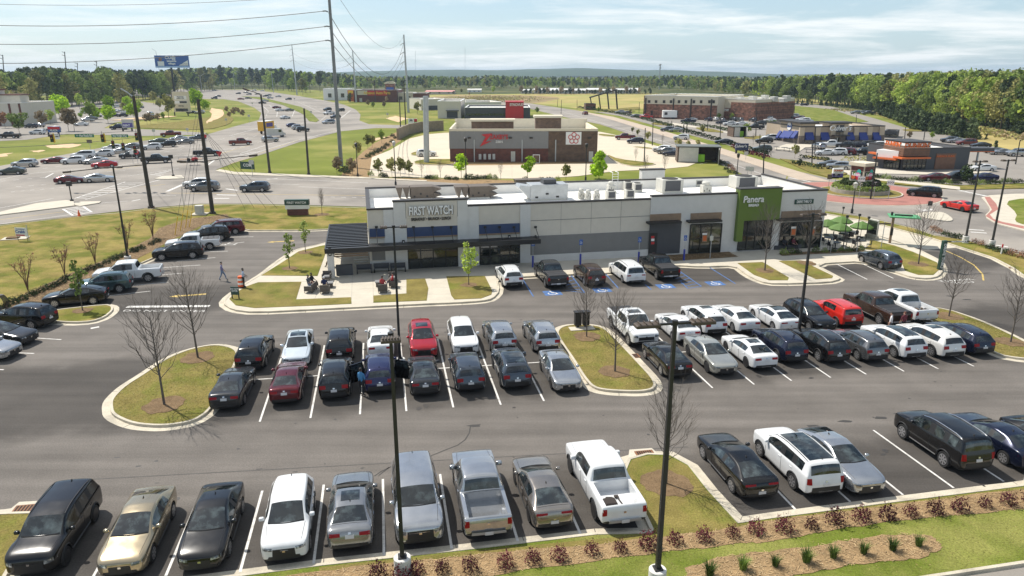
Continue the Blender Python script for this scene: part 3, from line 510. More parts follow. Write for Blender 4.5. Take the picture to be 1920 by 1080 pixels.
# per kind: stations, wheel x front/rear, wheel radius, width used for lamps, lamp boxes (y0,y1,z0,z1) head/tail, grille (half y, z0, z1), plate z
KINDS={'sedan':(SEDAN,1.42,-1.42,.355,(.42,.88,.62,.76),(.38,.90,.84,.99),(.40,.42,.64),.84),'fastback':(FAST,1.44,-1.44,.36,(.48,.89,.64,.75),(.30,.90,.88,.98),(.48,.36,.62),.56),'coupe':(COUPE,1.44,-1.52,.345,(.48,.86,.56,.64),(.20,.90,.76,.87),(.45,.42,.56),.56),'suv':(SUV,1.42,-1.38,.385,(.44,.90,.76,.90),(.48,.95,.84,1.06),(.44,.50,.82),.74),'bigsuv':(BIG,1.56,-1.46,.40,(.58,.96,.78,.96),(.72,.99,.84,1.16),(.54,.58,.92),.84),'boxy':(BOXY,1.30,-1.30,.36,(.56,.80,.78,.95),(.66,.86,.84,1.0),(.5,.76,.92),.80),'van':(VAN,1.55,-1.50,.345,(.55,.90,.70,.82),(.52,.96,.86,.97),(.5,.5,.66),.76),'pickup':(PICK,1.92,-1.78,.42,(.62,.98,.86,1.06),(.80,1.0,.86,1.16),(.58,.66,1.04),.60)}
def half_ring(st):
 x,w,zb,zs,zt,k,wt=st
 lo=[(0,zb),(w*.80,zb),(w*.965,zb+.10),(w,zb+(zs-zb)*.55),(w*.985,zs-.05)]
 if k in 'cp':up=[(w*.945,zs+.035),(wt+.05,zt-.10),(wt-.01,zt-.035),(wt*.6,zt),(0,zt+.012)]
 else:up=[(w*.945,zs+min(.015,(zt-zs)*.3)),(w*.86,zs+(zt-zs)*.5),(w*.79,zs+(zt-zs)*.66),(w*.45,zt-.008),(0,zt)]
 return lo+up
def cage(sts):
 hs=[half_ring(st)for st in sts]
 for i in range(len(sts)-1):
  if sts[i][5]=='w' and sts[i+1][5]=='c' and i<len(sts)/2:
   t=.42;a,b=hs[i],hs[i+1]
   hs.insert(i+1,[(p[0]*(1-t)+q[0]*t,p[1]*(1-t)+q[1]*t+(.012 if k>=7 else 0))for k,(p,q)in enumerate(zip(a,b))])
   sts=sts[:i+1]+[(sts[i][0]*(1-t)+sts[i+1][0]*t,0,0,0,0,'m',0)]+sts[i+1:];break
 n=len(hs[0]);vs=[]
 for st,h in zip(sts,hs):
  ring=[(st[0],y,z)for y,z in h]+[(st[0],-y,z)for y,z in h[-2:0:-1]];vs+=ring
 m=2*n-2;fs=[];mi=[]
 for i in range(len(sts)-1):
  a,b=sts[i],sts[i+1]
  for j in range(m):
   k=(j+1)%m;fs.append((i*m+j,i*m+k,(i+1)*m+k,(i+1)*m+j))
   r=j if j<n-1 else m-1-j
   g=0
   if r==5:
    if a[5]=='m' and b[5]=='c':g=1
    elif a[5]=='c' and b[5]=='c':g=1 if a[0]-b[0]>.2 else 2
    elif a[5]=='c' and b[5]=='w':g=0
   if r>=7 and(a[5]+b[5])in('wm','mc','cw','pw','wc'):g=1
   if r<=1:g=2
   mi.append(g)
 for i,s in((0,0),(len(sts)-1,1)):
  o=i*m
  for r in range(n-1):
   a,b,c,d=r,r+1,(m-r-1)%m,(m-r)%m
   f=[o+a,o+b,o+c,o+d]
   f=list(dict.fromkeys(f));fs.append(tuple(f if s else f[::-1]));mi.append(2 if r==0 else 0)
 cr={}
 for i in range(len(sts)):
  for j in range(m):
   k=(j+1)%m;rr=j if j<=n-1 else m-j;r=j if j<n-1 else m-1-j
   if i<len(sts)-1:
    c={2:.5,4:.35,5:.55,6:.3,7:.35}.get(rr,0)
    if c:cr[i*m+j,(i+1)*m+j]=c
   if r>=5 and sts[i][5]=='w':cr[i*m+j,i*m+k]=.6
   if r>=7 and sts[i][5]=='c' and(sts[i-1][5]=='m' or sts[i+1][5]=='w'):cr[i*m+j,i*m+k]=.5
   if i in(0,len(sts)-1)and r>=1:cr[i*m+j,i*m+k]=.25
 return vs,fs,mi,cr
def temp(vs,fs,mi=None,cr=None):
 me=bpy.data.meshes.new('tmp');me.from_pydata(vs,[],fs)
 for q in(M_PAINT,M_GLASS,M_TRIM,M_BED):me.materials.append(q)
 if mi:me.polygons.foreach_set('material_index',mi)
 bm=bmesh.new();bm.from_mesh(me);bmesh.ops.recalc_face_normals(bm,faces=bm.faces)
 if cr:
  lay=bm.edges.layers.float.new('crease_edge')
  for e in bm.edges:
   a,b=e.verts[0].index,e.verts[1].index;e[lay]=cr.get((a,b),cr.get((b,a),0))
 bm.to_mesh(me);bm.free()
 o=bpy.data.objects.new('tmp',me);COL.objects.link(o);return o
def evaluated(o):
 me=bpy.data.meshes.new_from_object(o.evaluated_get(bpy.context.evaluated_depsgraph_get()));return me
def wheel_meshes(r,w=.23,dark=False):
 t=MB().m(M_TYRE);t.at(Matrix.Rotation(pi/2,4,'X'))
 t.rings([[(a*rr,b*rr,z)for a,b in[(cos(2*pi*i/22),sin(2*pi*i/22))for i in range(22)]]for rr,z in((r*.62,-w/2+.01),(r*.93,-w/2),(r,-w/2+.04),(r,w/2-.04),(r*.93,w/2),(r*.62,w/2-.01))],True,True,True)
 d=MB().m(M_RIMD);d.at(Matrix.Rotation(pi/2,4,'X'));d.cyl(0,0,-w/2-.002,w/2+.002,r*.66,n=20)
 d.m(M_RIMD if dark else M_RIM)
 for sgn in(1,-1):
  for i in range(7):
   a=2*pi*i/7
   d.at(Matrix.Rotation(pi/2,4,'X')@Matrix.Rotation(a,4,'Z'));z=sgn*(w/2+.006)
   d.raw([(.03,-.035,z),(r*.64,-.05,z),(r*.64,.05,z),(.03,.035,z)],[(0,1,2,3)if sgn>0 else(3,2,1,0)])
  d.at(Matrix.Rotation(pi/2,4,'X'));z=sgn*(w/2+.004)
  c=[(cos(2*pi*i/20),sin(2*pi*i/20))for i in range(20)]
  d.rings([[(a*r*.60,b*r*.60,z)for a,b in c],[(a*r*.67,b*r*.67,z)for a,b in c]])
 return t.mesh('wheel',40),d.mesh('rim')
def patch(bvh,quad,axis,mat_,n=5,off=.008,name='patch'):
 for k in range(8):
  r=patch_(bvh,[(q[0]*(1-.02*k),q[1])for q in quad],axis,mat_,n,off,name)
  if r:return r
 return None
def patch_(bvh,quad,axis,mat_,n=5,off=.008,name='patch'):
 """four corners (p,q) bilinear; rays run along axis onto the body so the piece hugs its curve"""
 mb=MB().m(mat_);P={};NJ=6 if axis=='t' else 2
 for i in range(n+1):
  for j in range(NJ+1):
   s,t=i/n,j/NJ
   a=[quad[0][k]*(1-s)*(1-t)+quad[1][k]*s*(1-t)+quad[2][k]*s*t+quad[3][k]*(1-s)*t for k in(0,1)]
   if axis=='f':o,d=Vector((5,a[0],a[1])),Vector((-1,0,0))
   elif axis=='r':o,d=Vector((-5,a[0],a[1])),Vector((1,0,0))
   elif axis=='t':o,d=Vector((a[0],a[1],4)),Vector((0,0,-1))
   elif axis=='fd':s_=1 if a[0]>0 else-1;d=Vector((-.8,-.6*s_,0));o=Vector((0,a[0],a[1]))-d*6+Vector((2.2,0,0))
   elif axis=='rd':s_=1 if a[0]>0 else-1;d=Vector((.85,-.52*s_,0));o=Vector((0,a[0],a[1]))-d*6+Vector((-2.2,0,0))
   h,nrm,_,_=bvh.ray_cast(o,d)
   if h is None or(axis in 'fr' and abs(h.x)<1.5):return None
   P[i,j]=h-d*off
 idx={};vs=[]
 for k,p in P.items():idx[k]=len(vs);vs.append(p)
 fs=[(idx[i,j],idx[i+1,j],idx[i+1,j+1],idx[i,j+1])for i in range(n)for j in range(NJ)]
 me=mb.raw(vs,fs).mesh(name)
 bm=bmesh.new();bm.from_mesh(me);bmesh.ops.recalc_face_normals(bm,faces=bm.faces)
 d0={'f':(1,0,0),'r':(-1,0,0),'t':(0,0,1),'fd':(1,0,0),'rd':(-1,0,0)}[axis]
 s=sum((f.normal.dot(Vector(d0))for f in bm.faces),0)
 if s<0:bmesh.ops.reverse_faces(bm,faces=bm.faces)
 bmesh.ops.solidify(bm,geom=bm.faces[:],thickness=.018)
 bm.to_mesh(me);bm.free()
 return me
def split(me,name,cond):
 """faces of a mesh that satisfy cond(poly) as a new mesh"""
 bm=bmesh.new();bm.from_mesh(me);bm.faces.ensure_lookup_table()
 kill=[bm.faces[p.index]for p in me.polygons if not cond(p)]
 bmesh.ops.delete(bm,geom=kill,context='FACES');r=bpy.data.meshes.new(name);bm.to_mesh(r);bm.free()
 for q in me.materials:r.materials.append(q)
 return r
def islands(me,name):
 bm=bmesh.new();bm.from_mesh(me);bm.faces.ensure_lookup_table();seen={};k=0
 for f in bm.faces:
  if f.index in seen:continue
  st=[f];seen[f.index]=k
  while st:
   q=st.pop()
   for e in q.edges:
    for g in e.link_faces:
     if g.index not in seen:seen[g.index]=k;st.append(g)
  k+=1
 bm.free();cnt=[sum(1 for v in seen.values()if v==i)for i in range(k)]
 return[split(me,name,lambda p,i=i:seen[p.index]==i)for i in range(k)if cnt[i]>3]
TEMPL={}
def template(kind):
 if kind in TEMPL:return TEMPL[kind]
 sts,wf,wr,wrad,hl,tl,gr,pz=KINDS[kind]
 o=temp(*cage(sts));s=o.modifiers.new('s','SUBSURF');s.levels=2;s.render_levels=2
 me=evaluated(o);bpy.data.objects.remove(o)
 full=bpy.data.objects.new('tmp',me);COL.objects.link(full)
 W_=max(st[1]for st in sts);wf_,wr_x=wf,wr
 cut=MB().m(M_PAINT);cut.m(M_GLASS);cut.m(M_TRIM)
 for wx in(wf,wr):
  for sg in(1,-1):
   cut.at(Matrix.Translation((wx,sg*W_*.96,wrad*1.02))@Matrix.Rotation(pi/2,4,'X'));n=24;rr=wrad*1.17
   c=[(cos(2*pi*i/n)*rr,sin(2*pi*i/n)*rr)for i in range(n)]
   cut.rings([[(a,b,-.26)for a,b in c],[(a,b,.26)for a,b in c]],True,True,True)
 if kind=='pickup':
  cut.at(Matrix());cut.m(M_BED);cut.box(-2.80,-1.06,-.80,.80,.78,1.9)
 co=temp([tuple(v)for v in cut.v],cut.f,cut.mi);co.data.materials.clear()
 for q in(M_PAINT,M_GLASS,M_TRIM,M_BED):co.data.materials.append(q)
 if len(full.data.materials)<4:full.data.materials.append(M_BED)
 b=full.modifiers.new('b','BOOLEAN');b.operation='DIFFERENCE';b.object=co;b.solver='EXACT'
 me=evaluated(full);bpy.data.objects.remove(full);bpy.data.objects.remove(co)
 bvh=BVHTree.FromPolygons([v.co for v in me.vertices],[tuple(p.vertices)for p in me.polygons])
 parts=[]
 body=split(me,'body',lambda p:p.material_index!=1)
 sm=MB().m(M_PAINT);sm.m(M_GLASS);sm.m(M_TRIM)
 fw=[s for s in sts if s[5]=='w'][0];cc=[s for s in sts if s[5]=='c'];xb=cc[2][0]+.04
 xs=[cc[0][0]+.42,xb,(cc[-1][0]-.05)if kind in('sedan','fastback','coupe','pickup')else cc[min(4,len(cc)-1)][0]]
 if kind=='coupe':xs=xs[:1]+[xb-.2]
 for sg in(1,-1):
  for xx in xs:
   pth=[]
   for z in(cc[0][2]+.16,.5,.7,.85,cc[0][3]-.03):
    h,nn,_,_=bvh.ray_cast(Vector((xx,sg*4,z)),Vector((0,-sg,0)))
    if h:pth.append(h+nn*.001)
   if len(pth)>2:sm.tube(pth,.011,4)
  for xx in xs[1:]:
   h,nn,_,_=bvh.ray_cast(Vector((xx+.17,sg*4,cc[0][3]-.12)),Vector((0,-sg,0)))
   if h:sm.m(M_PAINT).box(h.x-.10,h.x+.10,h.y-.02,h.y+.02,h.z-.018,h.z+.018);sm.m(M_TRIM)
  pth=[]
  for i in range(5):
   x=wf_-.55+(wr_x+.55-wf_+.55)*i/4;h,nn,_,_=bvh.ray_cast(Vector((x,sg*4,cc[0][2]+.10)),Vector((0,-sg,0)))
   if h:pth.append(h+nn*.004)
  if len(pth)>2:sm.tube(pth,.045,4)
 for sg in(1,-1):
  pth=[]
  for i in range(6):
   x=fw[0]+.02+(sts[1][0]-.06-fw[0])*i/5;h,nn,_,_=bvh.ray_cast(Vector((x,sg*(.80-.10*i/5)*W_,4)),Vector((0,0,-1)))
   if h:pth.append(h+nn*.001)
  if len(pth)>2:sm.tube(pth,.009,4)
  if kind in('suv','boxy','bigsuv','pickup'):
   for wx in(wf_,wr_x):
    pth=[]
    for i in range(13):
     a=pi*(-.06+1.12*i/12);z=wrad*1.02+sin(a)*wrad*1.21;h,nn,_,_=bvh.ray_cast(Vector((wx+cos(a)*wrad*1.21,sg*4,z)),Vector((0,-sg,0)))
     if h and abs(h.y)>.6:pth.append(h+nn*.002)
    if len(pth)>4:sm.tube(pth,.035,5)
 pth=[]
 for i in range(9):
  y=(-.72+1.44*i/8)*W_;h,nn,_,_=bvh.ray_cast(Vector((fw[0]+.05-.10*abs(i/4-1)**2,y,4)),Vector((0,0,-1)))
  if h:pth.append(h+nn*.006)
 sm.tube(pth,.028,4)
 if kind in('sedan','fastback','coupe'):
  rw_=[s for s in sts if s[5]=='w'][-1];pth=[]
  for i in range(9):
   y=(-.74+1.48*i/8)*W_;h,nn,_,_=bvh.ray_cast(Vector((rw_[0]-.06,y,4)),Vector((0,0,-1)))
   if h:pth.append(h+nn*.001)
  sm.tube(pth,.010,4)
 bmx=bmesh.new();bmx.from_mesh(body);t_=sm.mesh('t');bmx.from_mesh(t_);bmx.to_mesh(body);bmx.free()
 parts.append(('body',body,1,None))
 side=lambda p:abs(p.normal.y)>.62
 for nm,cond in(('windscreen',lambda p:p.material_index==1 and not side(p)and p.normal.x>0),('rear_window',lambda p:p.material_index==1 and not side(p)and p.normal.x<=0),('side_window',lambda p:p.material_index==1 and side(p)and p.normal.y>0),('side_window',lambda p:p.material_index==1 and side(p)and p.normal.y<=0)):
  for isl in islands(split(me,nm,cond),nm):parts.append((nm,isl,0,None))
 for q in parts:
  q[1].polygons.foreach_set('use_smooth',[True]*len(q[1].polygons));q[1].set_sharp_from_angle(angle=radians(38))
 for sg in(1,-1):
  y0,y1,z0,z1=hl
  if(h:=patch(bvh,[(sg*y0,z0),(sg*y1,z0+.05),(sg*y1,z1+.02),(sg*y0,z1-.02)],'f',M_LAMP,name='headlight')):parts.append(('headlight',h,0,None))
  y0,y1,z0,z1=tl
  if(h:=patch(bvh,[(sg*y0,z0+.02),(sg*y1,z0),(sg*y1,z1),(sg*y0,z1)],'r',M_TAIL,name='taillight')):parts.append(('taillight',h,0,None))
 g,z0,z1=gr
 if(h:=patch(bvh,[(-g,z0),(g,z0),(g*.95,z1),(-g*.95,z1)],'f',M_TRIM,8,name='grille')):parts.append(('grille',h,0,None))
 if(h:=patch(bvh,[(-.64,sts[0][2]+.0),(.64,sts[0][2]+.0),(.58,sts[0][2]+.14),(-.58,sts[0][2]+.14)],'f',M_TRIM,8,name='front_bumper')):parts.append(('front_bumper',h,0,None))
 zb=sts[-1][2];rb=.26 if kind in('suv','boxy','bigsuv')else .14
 if(h:=patch(bvh,[(-.72,zb+.03),(.72,zb+.03),(.70,zb+rb),(-.70,zb+rb)],'r',M_BUMP if kind=='pickup' else M_TRIM,8,off=.10 if kind=='pickup' else .012,name='rear_bumper')):parts.append(('rear_bumper',h,0,None))
 if(h:=patch(bvh,[(-.17,pz-.07),(.17,pz-.07),(.17,pz+.07),(-.17,pz+.07)],'r',M_PLATE,2,off=.02 if kind!='pickup' else .125,name='number_plate')):
  parts.append(('number_plate',h,0,'plate'))
 for ax,zz in(('f',(gr[1]+gr[2])/2+.06),('r',pz+.14 if kind!='pickup' else .98)):
  if(h:=patch(bvh,[(-.055,zz-.04),(.055,zz-.04),(.055,zz+.04),(-.055,zz+.04)],ax,M_CHROME,2,off=.02,name='badge')):parts.append(('badge',h,0,None))
 mx=next(s[0]for s in sts if s[5]=='w');ms=next(s for s in sts if s[5]=='c')
 for sg in(1,-1):
  y=ms[1];x=mx-.42;z=ms[3]+.10;k=1.35 if kind=='pickup' else 1
  q=MB().m(M_PAINT).at(Matrix.Translation((x,sg*(y+.06),z))@Matrix.Diagonal((k,k,k,1)))
  q.bbox(-.06,.09,-.10,.10,-.06,.07,.028)
  parts.append(('mirror',q.mesh('mirror',60),1,None))
 roof=max(s[4]for s in sts);cs=[s for s in sts if s[5]in 'cp']
 opt={}
 x0,x1=cs[0][0],cs[-1][0];wr_=cs[1][6]
 opt['sunroof']=patch(bvh,[(x0-.25,-wr_*.62),(x0-.25,wr_*.62),(x0-.95,wr_*.62),(x0-.95,-wr_*.62)],'t',M_GLASS,6,off=.012,name='sunroof')
 opt['glassroof']=patch(bvh,[(x0-.12,-wr_*.8),(x0-.12,wr_*.8),(x1+.30,wr_*.8),(x1+.30,-wr_*.8)],'t',M_GLASS,12,off=.022,name='roof_glass')
 opt['cover']=None
 if kind=='pickup':
  q=MB().m(M_COVER)
  for i in range(3):q.bbox(-2.83+i*.6,-2.25+i*.6,-.83,.83,1.24,1.335,.02)
  opt['cover']=q.mesh('bed_cover')
  q=MB().m(M_COVER).rings([[(x,y,z)for y,z in((-.9,1.3),(-.74,zt),(.74,zt),(.9,1.3))]for x,zt in((-.96,1.84),(-2.7,1.80),(-2.86,1.74))],True,True,True)
  opt['cap']=q.mesh('bed_cap')
 q=MB().m(M_TRIM);qs=MB().m(M_CHROME)
 rail=[]
 for sg in(1,-1):
  pth=[]
  for i in range(7):
   x=x0-.1+(x1+.25-x0+.1)*i/6;h,_,_,_=bvh.ray_cast(Vector((x,sg*wr_*.93,4)),Vector((0,0,-1)))
   if h:pth.append(h+Vector((0,0,.035 if 0<i<6 else .0)))
  rail.append(MB().m(M_TRIM).tube(pth,.02,5).mesh('roof_rail'));rail.append(MB().m(M_CHROME).tube(pth,.02,5).mesh('roof_rail'))
 opt['rails']=(rail[0],rail[2]);opt['chromerails']=(rail[1],rail[3])
 h,_,_,_=bvh.ray_cast(Vector((x1+.35,0,4)),Vector((0,0,-1)))
 fin=MB().m(M_TRIM).rings([[(h.x+.09,0,h.z-.01),(h.x-.09,.025,h.z-.01),(h.x-.09,-.025,h.z-.01)],[(h.x-.07,0,h.z+.07),(h.x-.09,.008,h.z+.07),(h.x-.09,-.008,h.z+.07)]],True,True,True).mesh('antenna')
 opt['fin']=fin
 wm=wheel_meshes(wrad);wd=wheel_meshes(wrad,dark=True)
 TEMPL[kind]=dict(parts=parts,opt=opt,wheels=(wm,wd),wpos=[(wx,sg*(W_-.125))for wx in(wf,wr)for sg in(1,-1)],wrad=wrad,L=(sts[0][0],sts[-1][0]),W=W_,H=roof,wf=wf,wr=wr)
 return TEMPL[kind]
# paint colours: rgb + metallic
PC=dict(white=(.66,.67,.67,0),pearl=(.66,.65,.62,.1),silver=(.42,.43,.44,.75),grey=(.17,.175,.18,.7),midgrey=(.27,.275,.28,.7),darkgrey=(.035,.037,.04,.4),black=(.006,.006,.0065,.1),navy=(.010,.014,.034,.4),blue=(.018,.021,.075,.4),slate=(.07,.085,.105,.6),maroon=(.105,.010,.016,.4),red=(.36,.012,.02,.25),brightred=(.52,.022,.014,0),gold=(.36,.30,.20,.7),bronze=(.30,.27,.24,.75),brown=(.06,.035,.024,.4),teal=(.075,.125,.135,.6),iceblue=(.60,.66,.70,.3),greige=(.42,.42,.38,.6),green=(.06,.075,.065,.5),yellow=(.62,.36,.03,0),rust=(.16,.03,.02,.3))
CAT=dict(sedan='car',fastback='car',coupe='car',suv='suv',bigsuv='suv',boxy='suv',van='minivan',pickup='pickup truck')
NAME=dict(sedan='parked_sedan',fastback='parked_sedan',coupe='parked_coupe',suv='parked_suv',bigsuv='parked_suv',boxy='parked_suv',van='parked_minivan',pickup='parked_pickup')
def car(kind,col,loc,head,label,opts='',group='cars parked in the front lots',scale=(1,1,1),z=0.0,name=None):
 t=template(kind);root=thing(name or NAME[kind],label,CAT[kind],(loc[0],loc[1],z+.004),head,group);root.scale=scale
 c=PC[col];ops=opts.split()
 def add(nm,me,parent=root,paint=0):
  o=link(nm,me,parent)
  if paint:o.color=c
  return o
 for nm,me,paint,extra in t['parts']:add(nm,me,root,paint)
 dark='darkwheels' in ops
 for x,y in t['wpos']:
  w=add('wheel',t['wheels'][dark][0]);w.location=(x,y,t['wrad']);add('rim',t['wheels'][dark][1],w)
 for k in('sunroof','glassroof','cover','cap'):
  if k in ops and t['opt'].get(k):add(t['opt'][k].name.split('.')[0],t['opt'][k])
 for k in('rails','chromerails'):
  if k in ops:add('roof_rail',t['opt'][k][0]);add('roof_rail',t['opt'][k][1])
 if kind not in('pickup','coupe'):add('antenna',t['opt']['fin'])
 return root
AWAY=LOT_A+pi/2;TOWARD=LOT_A-pi/2
def row_car(kind,col,nx,ny,facing,label,opts='',scale=(1,1,1),da=0,**k):
 """(nx, ny): where the near bumper meets the ground; facing 'a' nose away from us, 't' nose towards us"""
 t=template(kind);p=G(nx,ny);L=(t['L'][0]if facing=='t' else-t['L'][1])*scale[0]
 c=p+V*L;return car(kind,col,c,(AWAY if facing=='a' else TOWARD)+radians(da),label,opts,scale=scale,**k)
B='cars in the front row by the grass verge'
for a in(('bigsuv','black',62,1092,'t','black suv with black wheels in the bottom left corner by the drain','rails darkwheels',(.94,.95,.95),-1),('sedan','gold',228,1090,'t','gold sedan with peeling clear coat on roof in the front row','',(1.02,1,1.01),0),('sedan','black',377,1079,'t','black sedan with chrome grille facing the verge beside gold sedan','',(1.02,1,1.01),0),('suv','white',533,1063,'t','white compact suv with black grille facing the verge, next to black sedan','',(1.0,1,.98),1),('sedan','midgrey',658,1041,'a','grey sedan with sunroof showing its tail, between white suv and light pole','sunroof',(1.03,1.02,1.0),0),('bigsuv','silver',788,1033,'t','large silver suv with ribbed roof and chrome grille behind the light pole','',(1.02,1,1),1),('pickup','silver',917,1021,'a','silver pickup truck with empty open bed in the front row','',(1,1,1),0),('fastback','bronze',1038,1001,'a','bronze grey fastback sedan parked between silver and white pickups','darkwheels',(1.04,1.0,1.0),1),('pickup','white',1168,998,'a','white pickup truck with tools in its bed beside planted island','darkwheels',(1.02,1,1),1),('fastback','black',1427,944,'a','glossy black sedan with silver wheels right of the planted island','',(1.06,1.03,.98),0),('bigsuv','white',1546,938,'a','large white suv with black glass roof and hood vents','glassroof rails',(.99,.98,.96),0),('fastback','silver',1631,934,'t','silver sedan facing the verge beside large white suv','',(1.02,1,.99),0),('bigsuv','black',1830,894,'a','large black suv with chrome roof rails in the right front row','chromerails',(.95,.96,1.03),0),('sedan','navy',1942,888,'a','dark navy sedan at the right edge beside large black suv','',(1.02,1,.98),0),('coupe','black',2060,905,'t','black sedan with spoiler cut by the right edge, nose to verge','darkwheels',(1.02,1,1.02),0)):
 row_car(*a[:6],a[6],a[7],a[8])
for a in(('sedan','darkgrey',425,775,'a','dark grey sedan at the left end of the middle double row','',(1.0,1,1),-2),('sedan','maroon',534.7,764,'a','maroon sedan in the middle double row, tail to camera','',(1.02,1,1),0),('suv','black',627.6,755,'a','black suv with blue number plate, right of the maroon sedan','',(1.02,1,1),0),('suv','blue',713.5,743,'a','dark blue suv with both rear doors open and tall red lamps','',(.98,1,.99),0),('sedan','darkgrey',799,748,'a','dark sedan with pink tail lamps right of the pole and blue suv','sunroof',(1.0,1,.99),0),('suv','slate',884,740,'a','slate grey compact suv in the middle row, tail to camera','',(.97,1,.98),0),('suv','slate',971,735,'a','dark slate suv with black glass roof in the middle row','glassroof darkwheels',(1.05,1.03,1.02),0),('sedan','silver',1067,740,'t','silver sedan with black lower grille beside the middle planted island','darkwheels',(1.0,1,.98),0),('suv','black',470,700,'a','black crossover suv at left end of the far middle row','',(1.0,1,.97),-2),('sedan','iceblue',554,693,'t','pale ice blue sedan with dark roof panel, nose to camera','glassroof',(1.0,1,1),1),('suv','black',637.5,683,'a','black suv behind the other black suv, tail to camera','',(1.0,1,.99),0),('sedan','white',715,677,'a','white sedan partly hidden by the near lamp head','',(1.0,1,.99),0),('suv','red',796.5,678,'t','deep red suv with black grille, nose to camera','sunroof',(1.0,1,1.0),0),('suv','white',875,671,'t','white crossover with narrow lamps, nose to camera beside red suv','',(1.02,1,.96),0),('suv','silver',946,665.6,'a','silver suv with ribbed roof, left one of the near identical pair','',(1.0,1,.98),1),('suv','silver',1027,666,'a','silver suv with ribbed roof touching the middle planted island','chromerails',(1.0,1,.99),1)):
 row_car(*a[:6],a[6],a[7],a[8])
for a in(('sedan','black',1275,714,'a','black sedan right of the middle planted island and light pole','',(1.0,1,1.0),0),('fastback','greige',1362,708,'t','greenish silver sedan with dusty hood, nose to camera','darkwheels',(1.02,1,1),0),('sedan','white',1436,698.5,'a','white sedan with black wheels and sunroof in the right row','sunroof darkwheels',(1.0,1,.99),0),('suv','navy',1493,686,'a','dark navy suv beside white sedan with sunroof','rails',(1.0,1,1.0),0),('suv','black',1572,686,'a','black suv with chrome roof rails in the right middle row','chromerails',(1.0,1,1.0),0),('suv','grey',1644.6,683,'a','small grey suv with black cladding in the right middle row','rails',(.93,.98,.95),0),('suv','white',1716.4,679,'a','white suv with black glass roof in the right middle row','glassroof',(1.04,1.02,1.0),0),('suv','pearl',1788,677,'a','pearl white suv with sunroof next to dark blue wagon','sunroof',(1.06,1.02,1.0),0),('suv','navy',1844.5,670,'a','dark blue wagon with tall red lamps by the right planted island','rails',(1.04,1.0,.93),0),('pickup','white',1210,655,'t','white pickup with black bed cover, nose to camera by island','cover sunroof',(1,1,1),1),('sedan','white',1293,648,'a','white sedan under the double lamp head, tail to camera','',(1.0,1,1.0),0),('suv','white',1343,633,'a','white suv with panoramic roof and red lamps behind the lamp head','sunroof',(1.02,1,.99),0),('sedan','white',1406,629.5,'a','plain white sedan between white suv and black roofed white sedan','',(1.02,1,1),0),('fastback','white',1482,628,'a','white sedan with black roof next to the light pole','glassroof',(1.02,1,.99),0),('suv','black',1549.6,626.7,'t','black wagon style suv with dusty hood, nose to camera','rails',(1.03,1,.93),0),('boxy','brightred',1598,618,'a','bright red boxy suv with black rear window','rails',(1.0,1,1),0),('pickup','brown',1687,617,'a','black brown pickup with flat bed cover, a man standing behind','cover',(1,1,1.0),0),('pickup','white',1736,611,'a','white pickup with dark loaded bed beside right planted island','sunroof',(1,1,.99),0),('suv','white',962.5,542.5,'a','white suv in the first stall of the blue lined bays','rails',(1,1,.98),2),('pickup','darkgrey',1045,544,'a','dark grey pickup with folding bed cover in a blue lined bay','cover',(.96,.98,1),2),('suv','brown',1117.5,540,'a','dark brown suv with red lamps in a blue lined bay','',(1,1,1),2),('van','white',1191,535,'a','white minivan in a blue lined bay','rails',(1,1,1),2),('pickup','black',1255,529,'a','black pickup with black bed cover beside the empty blue bay','cover',(.97,.98,1),2),('suv','slate',1675,509,'a','grey hatchback suv alone beside the terrace lawn','',(.95,.98,.98),4)):
 row_car(*a[:6],a[6],a[7],a[8])
def side_car(kind,col,wx,wy,deg,label,opts='',scale=(1,1,1),wheel='r',left=True,**k):
 """(wx, wy): ground contact of one visible wheel on the side turned to us; deg: heading"""
 t=template(kind);a=radians(deg);f=Vector((cos(a),sin(a),0));l=Vector((-sin(a),cos(a),0))
 p=G(wx,wy);c=p-f*((t['wr']if wheel=='r' else t['wf'])*scale[0])-l*((t['W']-.08)*(1 if left else-1))
 return car(kind,col,c,a,label,opts,scale=scale,**k)
for a in(('bigsuv','maroon',442,440,200,'maroon suv at far end of the angled left row','chromerails',(.98,.95,.92)),('suv','black',415,452,200,'dark crossover between maroon suv and white covered pickup','',(1.05,1,1)),('pickup','white',394,469,199,'older white pickup with brown bed cover in the angled left row','cover',(.95,.93,.92)),('suv','black',362,485,198,'shiny black suv with chrome window line in the angled left row','',(1.05,1.02,1)),('pickup','white',279,529,197,'white crew cab pickup with open bed in the angled left row','',(.98,1,1)),('suv','teal',225,549,197,'dusty teal green suv in the angled left row','rails',(.95,.97,1)),('fastback','black',176,571,197,'black sedan next to the small left island with a thin tree','',(.98,1,1))):
 side_car(*a)
side_car('suv','black',61,618,172,'black suv with tall red lamps at the left edge','rails',(1,1,1))
side_car('sedan','darkgrey',20,652,-8,'dark sedan nosing in from the left edge','',(1,1,1),'f',False)
side_car('sedan','silver',-14,679,-8,'silver white sedan nose cut by the left edge','',(1,1,1),'f',False)
